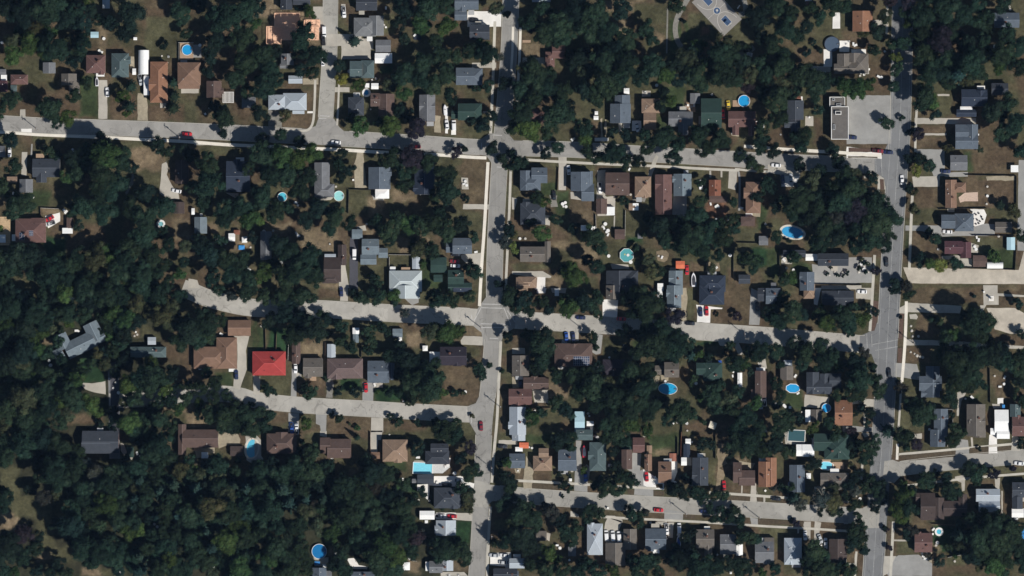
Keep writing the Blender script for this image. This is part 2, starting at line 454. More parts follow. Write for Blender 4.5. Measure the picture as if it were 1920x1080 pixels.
SHEETS[3,1] = """
H gy;gx 1362 85 1490 200;square blue grey garage house on the pale concrete lot
S white;f 1818 160 1875 212 2.3;white tilted canopy at the eastern dry lawn
H tanbr;gy 1325 270 1410 480,gx 1325 270 1400 320 3,hx 1380 290 1480 365;tan brown house with round patio behind
H slate;hx 1395 522 1538 655,gx 1295 530 1400 635;slate hipped house with white round terrace
G wgy;gx 1700 585 1825 665;grey brown garage behind the slate hipped house
H maroon;gx 1320 728 1460 825,gy 1440 735 1520 855;maroon and grey house with pale side porch
S brown;gx 1535 835 1640 922;brown square shed behind the maroon and grey house
S white;qx 1640 885 1760 935 2;white ribbed greenhouse tunnel beside the brown square shed
S cyan;gy 1788 700 1850 795;pale blue shed at the eastern allotment corner
H ch;gx 370 820 600 915;charcoal long house behind the boulder garden
H ch;gx 110 795 280 850;charcoal shed roof behind the black fence
S white;gx 280 825 385 875 2.4;cream covered porch beside the charcoal long house
H slate;gy 235 960 345 1100;slate house west of the car yard
S gy;gx 20 1040 60 1090;grey shed near the south fence of the boulder garden
C 1005 268 88 white;white car driving on the wide avenue at the junction
C 888 885 88 black;black car driving south on the wide avenue
C 1332 205 2 navy;dark blue car on the pale concrete lot
C 1345 658 3 white;white car with black roof beside slate hipped house
C 60 160 3 white;white car driving on the upper street near the eastern end
C 110 265 85 navy;dark blue car in the double drive of the upper street
C 172 258 88 silver;silver car in the double drive of the upper street
C 225 310 10 black;black car in tree shade below the double drive
C 900 62 3 navy;dark blue car waiting in tree shadow at the junction
C 822 52 5 maroon;dull red pickup at the corner planting strip
P 190 665 70 bluestone;kidney shaped blue pool with pale stone rim under a tree
A 1115 40 1325 40 1325 240 1240 240 1200 120 1110 60 gyconc
A 1325 215 1500 210 1500 245 1325 245 gyconc
A 1080 245 1290 240 1285 320 1090 322 conc
A 1030 610 1300 610 1310 680 1640 595 1700 610 1700 680 1640 690 1310 690 1140 650 1030 650 gyconc
A 1515 487 1620 490 1640 530 1620 600 1570 632 1540 610 1535 525 white
A 1300 690 1640 690 1640 600 1700 600 1700 680 1310 695 gyconc
A 1475 365 1575 360 1575 430 1475 430 1440 440 1430 400 rose
A 1015 925 1880 945 1920 800 1960 800 1960 1050 1640 1050 1060 1045 dust
A 1880 120 1960 120 1960 800 1870 800 gyconc
A 1400 860 1530 860 1530 925 1420 910 conc
A 1520 740 1580 760 1575 820 1520 815 conc
A 390 910 600 850 780 850 780 1040 345 1050 330 900 gyconc
A 0 155 110 155 240 200 240 240 100 320 90 230 0 215 conc
A 110 240 240 240 200 320 100 320 white
A 590 20 850 50 855 110 590 105 585 60 white
A 605 25 835 45 838 62 605 60 bed
A 600 88 820 95 820 108 600 104 lawnstrip
A 100 60 260 65 262 82 100 78 lawnstrip
A 310 65 385 68 385 85 312 82 lawnstrip
A 720 215 815 220 830 240 720 240 lawnstrip
A 720 240 840 235 870 260 880 340 830 340 830 262 720 255 conc
A 838 262 870 265 872 340 840 340 bed
A 1300 840 1440 835 1440 860 1310 870 conc
A 400 1060 700 1060 700 1090 400 1090 conc
A 100 830 180 830 180 900 100 900 conc
A 1640 240 1850 240 1850 275 1640 275 tan
B brown 1500 0 1870 220
B green 1480 60 1530 220
B brown 1115 0 1330 38
B brown 1090 325 1260 480
B olive 1090 480 1280 600
B brown 1470 260 1860 480
B green 1300 690 1480 700
B olive 1640 490 1700 540
B olive 1700 500 1850 590
B brown 1080 690 1280 830
B green 1030 670 1055 830
B olive 1520 690 1750 880
B green 1600 780 1850 940
B brown 740 260 820 330
B olive 0 220 100 280
B olive 20 560 110 720
B green 0 780 80 1000
B olive 800 850 840 1020
B olive 1080 1050 1640 1080
B olive 1650 1050 1880 1080
B green 180 890 320 980
F 1480 232 1860 240 black;1862 240 1860 560 black;1280 488 1640 482 black;1862 760 1850 945 black;1430 925 1850 945 black;1530 685 1850 690 black;85 790 85 1000 black;85 790 280 795 black;330 1052 700 1058 black
J 500 960;560 965;460 985;530 985;590 960;430 965;700 870;720 920;680 960;750 960;740 900;690 890;1730 690;740 880;715 960;130 870;140 930;150 980;120 850
T 40 60 80 d,250 30 60 m,480 30 60 d,230 150 60 d,330 260 80 o,400 200 80 d,520 130 100 d,560 230 110 m,650 230 90 o,500 330 100 m,620 350 110 m,540 440 110 m,700 330 80 d,660 480 110 p,780 450 110 m,860 420 80 m,880 520 110 m,950 560 80 m,800 600 120 m,900 680 90 m,760 720 110 m,680 620 100 m,880 770 80 m,640 780 80 m,230 420 110 m,180 500 90 m,130 430 70 m,250 560 80 d,330 560 90 d,410 620 100 m,380 740 90 m,500 540 90 r,500 700 100 d
T 1100 200 60 y,1060 110 60 d,1200 160 60 m,1130 110 60 d,1100 370 40 o,1100 480 50 o,1060 330 40 d,1130 520 28 o,1250 720 60 m,1170 690 40 d,1200 640 40 d,1200 900 60 g,1280 910 55 y,1130 860 60 d,1400 900 55 m,1830 500 60 o,1730 440 45 d,1900 60 80 m,1900 690 70 m,1660 820 50 g,1690 850 50 g,1040 1060 60 r,960 1050 60 d,810 950 40 p,120 1030 60 m,60 690 60 m,190 850 60 m,150 730 50 d,170 1000 60 g,50 470 50 d,1350 30 40 o,1450 30 30 o,620 530 90 p,30 320 70 d,1590 40 30 o,440 970 18 d,520 985 18 d,590 965 22 d,560 985 16 d,690 930 25 m,720 900 22 m,740 960 22 m,700 870 20 o,750 900 18 o,470 925 16 d
"""
SHEETS[0,2] = """
H bluegy;gx 490 365 720 490 3@-26;gy 650 255 765 400 3@-26;gy 415 345 525 460 3@-26;gx 408 455 480 530 2.8@-26;gx 650 350 800 425 2.9@-26;slate blue rambling house standing diagonally by a green lawn
H teal;hx 1080 440 1250 520,gx 980 440 1120 520;teal grey house lost between two shadows
S lgy;gx 1110 368 1172 425 2.2;pale shed north of the shaded teal grey house
H tanbr;hy 1625 370 1780 605,hx 1455 440 1700 605;large tan L plan hipped house beside a pale drive
G tanbr;gx 1712 240 1882 358;tan garage at the middle street north of the L plan house
H slate;gx 620 1070 850 1100 2.5;thin pale roof edge by the woods
C 1773 650 88 navy;dark navy car in the pale drive of the L plan house
A 410 35 430 30 560 75 550 92 430 72 white
A 590 708 690 715 790 700 795 798 700 780 640 760 conc
A 1750 360 1870 360 1845 470 1850 610 1800 760 1750 750 1755 610 1780 600 1780 420 conc
A 1640 1045 1670 1030 1750 1080 1640 1080 conc
V 840 560;860 700;860 1080
B lush 560 520 780 710
B green 460 560 600 680
B brown 480 950 780 1030
B tan 1400 950 1660 1050
B green 660 850 800 960
B tan 300 380 390 430
B lush 260 440 350 540
B olive 1060 290 1200 370
B tan 990 280 1040 370
B tan 1230 840 1440 940
B green 1620 640 1750 730
B olive 1800 620 1880 780
B green 1890 240 1920 440
B olive 500 100 600 150
T 60 150 110 m,180 80 90 d,80 40 80 d,280 160 110 m,400 90 80 d,350 240 90 m,540 170 90 m,640 200 80 m,520 250 60 g,380 300 60 o,200 300 100 d,90 350 100 d,200 480 110 d,80 560 100 d,290 470 70 g,190 640 100 m,320 620 80 m,480 640 70 m,420 680 80 m,330 780 110 m,200 830 110 o,90 760 110 m,60 920 110 m,200 980 110 m,380 900 100 m,520 780 100 m,600 860 90 m,700 860 80 g,740 920 60 g,450 1010 80 m,650 20 110 m,800 60 110 m,800 120 60 m,880 180 90 g,900 60 110 m,1050 120 90 o,1000 200 60 o,1200 40 110 m,1280 150 90 o,1140 60 90 m,1150 180 70 o,1270 260 80 o,1350 60 80 m
T 1430 300 120 d,1540 240 110 m,1480 380 110 m,1570 340 90 m,1660 240 60 m,1350 400 90 m,1130 560 110 g,1080 660 100 m,1160 680 110 m,1130 770 90 m,1060 760 70 m,790 480 65 d,900 430 70 m,860 620 60 d,940 350 80 d,940 540 90 d,980 1000 90 g,1150 900 80 m,1200 990 80 m,1100 960 60 m,1340 900 70 g,1400 820 90 m,1560 640 90 m,1500 760 110 m,1620 700 90 m,1600 820 110 m,1700 800 90 m,1780 880 100 m,1700 960 110 m,1850 960 90 m,1880 1050 90 m,1760 1030 90 m,1300 640 70 d,1310 760 70 d,1750 60 75 s,1860 30 90 m,1640 10 60 m,1880 880 50 m,850 930 70 d,880 1010 80 d,760 1010 40 d
"""
SHEETS[1,2] = """
H red;hx -25 475 225 655,hx -25 475 165 600 3;bright red metal hipped house with white front edge
H brown;gy 270 400 335 570 2.4;narrow brown outbuilding with white car in front
H wgy;gx 355 525 503 665;grey brown gabled house west of the wide brown house
H wbr;hx 535 528 803 678;wide mauve brown hipped house on the crescent
H slate;gx 838 545 1000 710,gy 880 640 925 712 2.6,gy 940 640 985 712 2.6,gy 990 560 1040 690 2.8;blue grey house with three front dormers
H plum;gx 1380 440 1580 580;dark plum shaded house behind a white flat roof
S white;f 1302 478 1390 578 2.6;white flat roof on the dark plum house
S white;gy 725 298 775 345 1.8;white camper trailer in the kitchen garden
S bluegy;gx 1025 305 1100 370 2.2;blue grey garden shed by the middle street hedge
S white;gx 1068 370 1095 398 1.6;tiny white box at the blue grey garden shed
S lgy;gy 535 420 598 522 2.2;long pale lean shed behind the mauve brown house
S white;hx 1250 432 1288 472 1.8;round white garden tent
S bluegy;gy 728 345 772 410 1.6;pale blue glazed frame below the white camper
H navy;gx 1480 -20 1615 30;dark roof edge on the middle street north side
C 297 603 90 white;white car in front of the narrow brown outbuilding
C 825 748 88 red;bright red car in the drive of the three dormer house
C 1688 1035 88 maroon;dark red car driving south on the centre avenue
C 268 1050 85 blue;blue pickup on the grey crescent driveway
C 305 1055 88 white;white car beside the blue pickup on the crescent driveway
C 640 28 88 navy;dark blue car at the foot of the dark strip driveway
A -20 655 30 665 30 800 -20 795 conc
A 270 600 300 640 305 820 262 815 gyconc
A 300 635 340 640 340 668 305 668 conc
A 530 690 580 680 575 830 528 825 gravel
A 800 705 885 710 880 850 798 845 gyconc
A 885 705 915 730 890 750 885 740 conc
A 245 940 325 940 320 1080 240 1080 gyconc
A 450 945 530 950 525 1080 485 1080 480 1030 450 1020 gyconc
A 865 970 955 975 955 1080 860 1080 conc
A 1535 395 1560 360 1700 365 1700 430 1540 425 conc
A 1125 0 1225 0 1220 110 1170 130 1115 80 gyconc
A 690 0 640 0 630 95 690 100 conc
A 1055 0 1120 0 1110 60 1060 60 white
A 575 470 600 480 595 510 575 505 white
B tan 335 410 520 510
B brown 470 10 630 90
B brown 310 670 530 820
B olive 30 665 260 810
B olive 580 680 800 840
B lush 640 690 800 760
B lush 890 740 1120 860
B brown 1410 590 1680 870
B brown 1120 860 1600 885
B tan 1125 330 1235 440
B olive 600 340 800 520
B olive 800 380 1010 520
B tan 1580 295 1700 370
B olive 1580 430 1690 520
B brown 120 900 245 1000
B olive 325 950 445 1030
B brown 530 960 860 1080
B brown 955 990 1280 1080
B olive 1560 1020 1640 1080
B olive 690 0 980 30
B green 10 290 70 460
B lush 90 290 240 480
B olive 1230 0 1650 130
B olive 570 240 1060 310
B brown 1500 110 1670 145
B olive 1840 440 1890 500
B brown 1830 900 1880 1080
F 245 400 240 540 white;520 410 518 520 brown;70 300 75 460 brown;155 320 150 470 brown;790 420 790 520 black;10 465 160 465 black
U 1685 295;1830 890;1100 848
J 1000 1100
T 60 60 100 m,180 80 110 m,330 60 120 m,420 80 70 m,240 180 100 d,100 250 90 d,330 230 120 d,420 300 120 d,300 330 100 m,520 250 70 d,470 200 60 m,600 270 50 m,650 290 50 m,800 80 55 m,740 40 40 d,920 60 65 m,1040 60 75 g,860 40 50 m,1030 110 40 m,850 320 60 m,940 300 60 m,860 400 50 m,1000 330 60 m,720 440 100 m,640 400 60 m,840 470 40 m,1120 190 62 s,1300 330 85 o,1350 290 75 m,1430 330 105 g,1500 320 70 g,1550 320 35 m,1340 560 60 m,1080 440 60 d,990 500 60 m,1100 520 80 d,1200 560 90 d,1310 640 110 m,1200 700 120 m,1300 740 120 m,1350 680 90 m,1180 800 60 m,1270 810 70 m
T 1140 560 90 d,1080 640 90 d,1390 780 50 g,1670 600 90 m,1740 570 45 m,1700 660 50 m,1490 790 35 m,1550 790 22 o,1010 800 45 m,1080 800 40 m,1160 850 50 o,915 780 22 g,620 770 45 d,750 770 45 d,520 670 45 m,660 680 30 m,90 760 55 m,140 790 30 m,410 780 55 m,370 750 45 d,610 970 55 m,570 950 35 d,1070 1000 50 m,1010 960 40 d,1205 1015 38 m,1400 1030 100 m,1330 1000 60 d,1490 1030 60 m,760 1050 25 g,700 1025 15 o,30 920 90 m,60 1030 80 m,100 960 60 m,380 1020 60 g,1380 90 80 m,1480 90 70 m,1330 60 70 m,1600 60 60 m,1890 370 60 d,1900 60 100 m,1850 630 25 m,545 350 30 d,1620 960 20 o
"""
SHEETS[2,2] = """
H brown;hx 318 415 602 590,gy 430 418 500 500 3;large brown house with a rack of solar panels
Q 460 512 580 582
H plum;hx 680 535 900 650;dark shaded brown house east of the solar panel house
H wgy;gx 1140 555 1252 670,gx 1070 580 1140 650 2.8;grey brown house just above the oval blue pool
H wgy;gy 0 505 128 660;grey square house east of the centre avenue
H brown;gx 85 668 275 758;brown rear gabled house with a navy side car
H rdbr;gx -25 755 150 875;red brown house with a green awning
S green;f 112 768 150 825 2.9;green awning square on the red brown house
H lgy;gy -20 890 105 1100;pale slate gabled house facing the centre avenue
H green;hx 1430 560 1575 700,gx 1380 560 1450 650;dark green house in the trees south of the middle street
S white;gx 1397 640 1432 655 1.5;small white roof light box on the green house
H brown;gy 1820 620 1905 820,gy 1790 760 1840 830 2.6;narrow brown house above a white work truck
S white;gy 1690 635 1725 748 2.2;long white box trailer in the back yards
S white;gx 560 998 612 1035 2;white shed beside the grey canopy yard
S gy;gx 555 1040 612 1080 2.4;grey canopy below the white shed
S cyan;gx 470 925 545 1080 2.5;pale teal long shed roof in tree shade
S cream;gx 1478 1003 1530 1055 2@20;cream square garden shed tilted on the lawn
H wgy;gy 703 -20 815 85;grey brown gable end above the bright white driveway
H bluegy;gy 1160 -20 1268 150;blue grey gable end by the gravel lane
H navy;hx 1402 -20 1590 125;navy gable end behind the parked pair
H ch;gx 1840 0 1920 100;charcoal house by the black fence north of the middle street
S white;f 1090 0 1128 70 2.2;white awning strip west of the blue grey gable end
S white;gx 320 5 352 60 2.2;white garden box south of the orange tan house
P 1168 755 66 bigblue
C 1415 178 88 navy;dark blue car on the white driveway, left of the red one
C 1460 172 88 red;red car on the white driveway, right of the dark blue one
C 1335 265 3 black;black car parked at the kerb of the middle street
C 820 232 3 red;dark red car parked at the foot of the bright white driveway
C 408 365 85 blue;dark blue car in the solar house drive, western one
C 460 365 85 navy;navy car in the solar house drive, eastern one
C 1840 138 88 black;black car on the grey driveway with fence
C 515 222 2 navy;dark blue car in hedge shade on the middle street
C 62 705 88 navy;navy car behind the brown rear gabled house
C 1560 578 88 blue;blue car beside the dark green house
C 1865 870 85 silver;silver van in the yard of the narrow brown house
C 1893 845 85 white;white pickup cab in the yard of the narrow brown house
A 680 85 795 90 788 225 678 215 white
A 1380 125 1580 150 1575 158 1490 160 1485 262 1388 255 1390 160 white
A 1270 0 1312 0 1310 250 1240 250 1265 150 tan
A 1795 0 1860 30 1862 200 1855 280 1778 275 1785 100 gyconc
A 390 330 500 335 500 400 395 395 conc
A 620 340 680 350 665 490 630 500 600 480 gyconc
A 0 450 95 450 100 495 0 495 conc
A 0 665 50 660 50 745 0 745 tan
A 155 765 270 765 275 860 170 860 conc
A 1065 650 1110 660 1090 750 1070 750 tan
A 1110 650 1180 655 1175 700 1120 690 tan
A 340 575 400 580 390 610 340 610 conc
A 1545 400 1610 410 1605 440 1560 430 conc
A 1660 420 1700 410 1740 500 1700 500 conc
A 1840 560 1900 530 1910 600 1870 620 conc
A 170 0 260 0 250 35 170 10 white
A 290 0 410 0 400 40 300 35 conc
A 1880 1000 1915 1080 1880 1080 conc
B brown 1590 0 1790 260
B brown 1490 160 1620 265
B olive 1310 0 1390 250
B brown 1370 130 1390 230
B brown 800 130 850 200
B olive 680 360 900 520
B green 900 380 960 460
B lush 1380 395 1540 430
B olive 1770 480 1860 560
B olive 1320 730 1450 900
B tan 270 720 430 840
B olive 240 870 370 1080
B olive 1090 1000 1260 1070
B brown 1300 1000 1500 1080
B olive 1320 600 1430 700
B brown 0 320 80 440
B olive 400 10 640 60
B green 1440 480 1520 560
B brown 500 340 540 400
F 1275 1005 1275 1080 black;155 762 262 762 white;200 900 290 900 brown
U 100 245;520 300;1740 345
T 90 90 90 d,130 150 80 m,230 100 60 m,260 150 50 d,380 90 70 m,420 150 85 g,540 100 90 d,600 130 80 m,630 60 60 m,650 200 40 m,40 140 80 m,860 80 100 d,960 60 110 m,1020 150 120 m,940 180 80 m,1080 60 90 m,1210 210 80 p,1130 250 40 m,260 340 80 d,150 350 60 m,100 350 40 m,230 430 110 m,230 530 90 m,170 600 90 d,160 500 60 d,600 370 65 m,640 440 35 m,330 660 70 m,450 640 70 m,560 640 80 m,640 600 50 d,340 620 40 m
T 860 330 90 d,1000 330 110 m,1130 330 110 m,1230 370 100 m,1050 440 130 m,1180 460 120 m,1280 440 80 m,940 480 80 m,860 430 50 r,1340 500 60 b,1400 490 50 g,1320 410 50 m,1640 420 40 m,1620 480 50 m,1650 570 80 m,1740 570 60 g,1850 470 90 m,1780 470 50 m,1480 500 45 d,1000 620 100 m,900 620 90 m,980 740 110 m,850 700 100 m,700 720 80 o,600 740 110 m,500 760 80 m,760 820 110 m,640 860 90 m,900 880 120 m,1020 900 110 m,1100 850 90 d,1250 920 110 m,1180 980 80 m,760 950 90 m,880 1020 85 g,960 990 60 o,700 1020 80 m,400 900 80 d,330 850 70 m,450 960 60 b,150 980 95 g,110 920 60 m,540 1010 30 g,1340 940 60 m,1500 800 90 m,1620 830 80 o,1560 740 70 m,1700 780 70 m,1660 900 80 m,1820 870 55 g,1560 900 70 m,1750 960 100 m,1700 1050 90 m,1850 1050 80 m,1350 680 50 m,1500 900 60 d,1400 820 40 g,800 470 18 o,770 480 22 m,1540 200 20 d,1690 210 40 p,1900 190 60 d,1440 1000 30 m,1700 690 30 d,1790 620 45 d
"""
SHEETS[3,2] = """
H ch;gx 400 20 640 130,gy 500 20 545 110;charcoal house with porch north of the middle street corner
H tan;hx 265 -30 350 80 2.8;tan hipped roof between two trees by the middle street
H slate;gx -20 0 90 120;slate gable wing at the middle street north side
G wgy;gy 90 585 188 690;grey brown garage near the rectangular pool
S lgy;gy 118 540 180 588 2.2;pale lean roof above the grey brown garage
H dkgy;gx 285 690 475 795,gy 285 630 380 795,gy 385 640 460 795,gx 455 640 545 750;dark grey many gabled house above a concrete yard
G wgy;gy 320 910 402 1005;grey garage beside a white side roof
S white;f 278 912 318 1005 2.3;white side roof west of the grey garage
H ornbr;gx 497 840 630 1030;brown house facing the wide avenue by the round pool
H slate;gy 1180 585 1285 820,gx 1130 660 1300 770,gx 1145 765 1260 820 2.7;dark blue grey house at the right of the wide avenue
H slate;gy 1240 905 1345 1120;slate house beneath a dark conifer
H wgy;gy 1485 870 1625 1110,gx 1500 960 1625 1040 3;grey brown tall gabled house on the lower right street
S white;gx 1695 912 1800 1085 3;bright white long metal roof on the lower right street
S white;gx 1665 1050 1705 1100 2.3;white small side roof beside the long metal roof
H teal;gy 1810 870 1890 965;teal grey roof east of the bright white roof
H rdbr;gx 1825 965 1960 1110;brown red roofed house at the eastern edge
P 437 900 32 blue2;small round blue pool beside the concrete yard
Z 138 722 235 783;small rounded blue pool with pale deck
C 705 28 2 white;white car parked in the drive at the wide avenue corner
C 908 635 88 black;black car on the wide avenue below the junction
S white;f 155 885 175 905 0.6;small white garden bench set on green lawn
S blue;gx 1755 875 1775 905 1.2;small blue bin by the bright white roof
A 1050 110 1450 135 1440 190 1050 180 conc
A 1640 150 1850 150 1960 210 1960 350 1820 345 1700 310 dust
A 1615 -20 1720 -20 1725 120 1640 125 1600 190 1590 130 1615 130 conc
A 1725 40 1960 55 1960 68 1725 60 conc
A 1060 200 1110 195 1125 215 1115 235 1065 232 conc
A 1030 385 1240 392 1500 405 1960 440 1960 462 1500 440 1240 430 1030 430 conc
A 955 562 1115 570 1140 650 1135 690 1000 670 950 665 gyconc
A 275 800 460 820 455 870 400 900 270 895 conc
A 560 1030 790 1045 790 1080 560 1080 gyconc
A 730 830 795 835 790 895 735 890 conc
A 1420 780 1500 765 1450 850 1430 960 1415 960 conc
A 1680 870 1760 870 1760 900 1690 905 conc
A 660 0 775 0 770 85 660 80 conc
A 340 0 400 0 370 130 345 120 white
A 1720 825 1765 825 1765 870 1720 870 white
A 1960 590 1960 640 1960 640 conc
A 985 150 1050 110 1050 190 985 190 conc
A 580 820 700 850 700 870 600 870 conc
A 1960 0 1960 1 1960 2 conc
A 780 90 830 100 835 180 800 320 760 325 bed
A 985 190 1020 190 1010 385 980 380 bed
A 975 450 1008 450 1000 560 972 560 bed
B brown 1080 0 1640 120
B brown 1120 195 1240 380
B olive 1240 200 1430 230
B brown 1030 440 1230 560
B brown 1720 70 1960 150
B brown 1640 -20 1960 20
B brown 1640 350 1960 430
B brown 1690 660 1800 820
B green 130 780 270 920
B olive 1000 680 1100 820
B olive 1100 800 1330 860
B brown 670 90 700 150
B olive 480 480 600 590
B brown 500 455 640 475
B green 1470 800 1590 850
B olive 1600 700 1680 900
B olive 960 900 1200 1080
B olive 560 150 560 160
B olive 620 590 640 600
B olive 1820 680 1920 760
B brown 1620 920 1660 1080
F 1660 600 1665 860 black;1800 680 1800 820 black;1345 910 1385 910 white;1385 910 1385 1060 white
U 1085 410
J 1072 285;1078 320;1085 362;1128 362;1070 480;1098 492;1118 508;1140 516;1160 520
T 110 60 90 m,60 150 90 d,170 180 100 m,60 240 80 m,100 270 60 m,250 200 60 d,380 200 80 m,420 260 75 g,540 190 90 m,600 260 90 m,690 240 70 g,620 340 50 m,500 250 80 m,640 130 50 m,740 150 40 d,800 180 35 d,600 310 50 m,740 1010 30 d,940 30 65 d,1050 40 55 m,200 400 80 d,280 480 130 m,390 420 110 m,260 560 80 m,400 560 90 m,480 500 80 m,540 590 50 g,50 480 80 m,80 560 50 m,60 720 60 m,100 800 60 m,640 560 90 d,720 480 65 r,790 580 70 m,680 680 110 m,780 680 100 m,650 780 90 m,820 760 80 m,520 790 60 m,640 660 80 m
T 760 940 75 d,700 900 40 b,650 940 40 d,100 1000 100 m,180 1040 70 m,330 1050 60 g,450 1000 60 m,520 1060 60 m,240 960 50 d,900 1070 60 b,620 1070 40 p,990 750 50 r,960 700 30 d,1120 930 110 m,1080 880 80 m,1180 960 70 m,1200 870 50 d,1370 960 40 d,1400 1040 60 m,1320 1040 50 p,1330 380 80 m,1400 350 60 g,1540 260 130 m,1640 240 80 m,1480 220 60 d,1570 340 90 m,1280 250 42 c,1220 230 30 c,1380 560 120 m,1300 500 80 m,1430 640 110 m,1520 600 110 m,1560 500 110 m,1380 700 90 m,1480 730 90 m,1350 820 80 m,1440 480 80 m,1560 700 80 m,1660 500 110 d,1730 470 80 d,1780 560 90 m,1880 540 90 m,1860 620 70 m,1740 580 60 m,1890 700 60 d,1910 840 80 m,1860 800 50 m,1880 110 50 d,1910 340 50 d,1000 220 20 d,1600 900 40 d,1660 400 60 m,1540 55 20 d,1400 740 60 g,60 860 60 m
"""
SHEETS[0,3] = """
H dkgy;gx 620 -10 895 155,gx 615 5 830 160;dark grey house by the southern woods with a light ridge
H brown;gx 1370 -20 1640 115,gy 1340 -60 1400 170;long brown house beside the kidney pool garden
S dkbr;gx 1728 105 1825 180;dark brown shed beside the kidney pool
S green;hx 950 110 1005 190 1.2;bright green domed trampoline in a tree gap
S white;hx 1512 150 1562 196 1.8;small white round tent on the terrace
S white;f 1340 95 1370 110 1;white bench top on the terrace of the long brown house
P 1895 125 40 kidney;kidney shaped pale blue pool with pale surround
A 905 80 930 90 950 150 1000 190 990 208 940 190 905 140 conc
A 1445 115 1525 115 1525 190 1480 190 tan
A 1640 0 1780 0 1810 60 1800 100 1700 100 1640 120 tan
A 1525 110 1610 110 1610 160 1525 150 tan
A 1840 20 1920 20 1960 60 1960 180 1890 240 1850 210 conc
B tan -20 600 140 740
B olive 0 260 150 600
B olive 100 480 500 640
B olive 280 600 400 920
B tan 280 900 480 980
B olive 380 860 620 980
B tan 620 990 760 1080
B olive 760 1020 940 1080
B olive 0 780 80 960
T 80 60 110 m,200 100 110 m,60 170 90 m,330 60 110 d,440 100 120 m,560 150 100 m,300 200 90 d,420 260 110 m,560 280 110 m,340 330 80 m,470 370 90 m,60 480 80 m,10 460 80 m,20 540 80 m,240 430 60 d,330 480 80 r,440 480 55 o,520 480 60 d,660 230 60 s,720 310 85 s,840 300 80 m,800 400 90 m,900 420 100 m,680 480 110 m,800 530 110 g,700 580 90 m,640 420 90 m,560 580 90 m,900 560 90 m,960 330 80 m,1040 260 90 m,1140 150 90 m,1220 90 110 m,1240 190 100 m,1080 60 80 d,1060 360 80 b,1180 300 80 m,1130 420 90 m,1210 440 80 b,1310 390 80 b,1420 340 70 m,1480 420 90 b,1300 500 80 m,1100 500 70 m,1340 620 70 b,1420 620 90 m,1250 580 80 m
T 190 760 90 p,100 820 110 d,280 780 80 d,280 860 80 m,200 900 80 m,160 960 60 m,60 900 110 d,440 680 70 d,550 700 110 d,600 780 110 d,700 760 90 m,640 860 110 m,760 880 110 m,860 820 80 m,700 940 90 m,860 940 90 m,880 700 60 b,1040 720 70 g,1030 800 60 m,1120 640 60 d,1180 640 60 b,1160 780 80 m,1260 860 110 m,1180 900 90 m,1060 930 80 b,1000 900 70 m,1330 760 80 m,1340 900 70 o,1050 1030 80 b,1200 1020 90 m,1320 1020 90 m,1450 800 90 m,1480 900 90 m,1420 980 80 m,1560 740 80 b,1600 860 100 b,1560 960 90 m,1600 560 110 o,1700 480 100 o,1620 640 90 m,1740 600 100 m,1680 400 80 m,1760 400 70 b,1860 420 90 b,1880 560 100 m,1780 720 110 g,1700 820 100 g,1850 800 90 m,1700 950 100 m,1800 1020 100 g,1880 940 90 m,1600 1040 80 o,450 980 70 d,500 1060 70 m,380 1050 60 m,280 1040 60 d,120 1050 70 g,20 1040 80 m,900 1030 60 d,1540 330 40 b,1580 430 80 d,1720 310 45 o,1900 300 80 d,1780 200 40 d,1420 200 80 m,1640 240 90 m,1560 250 60 d,1000 560 60 d,1480 560 60 d
"""
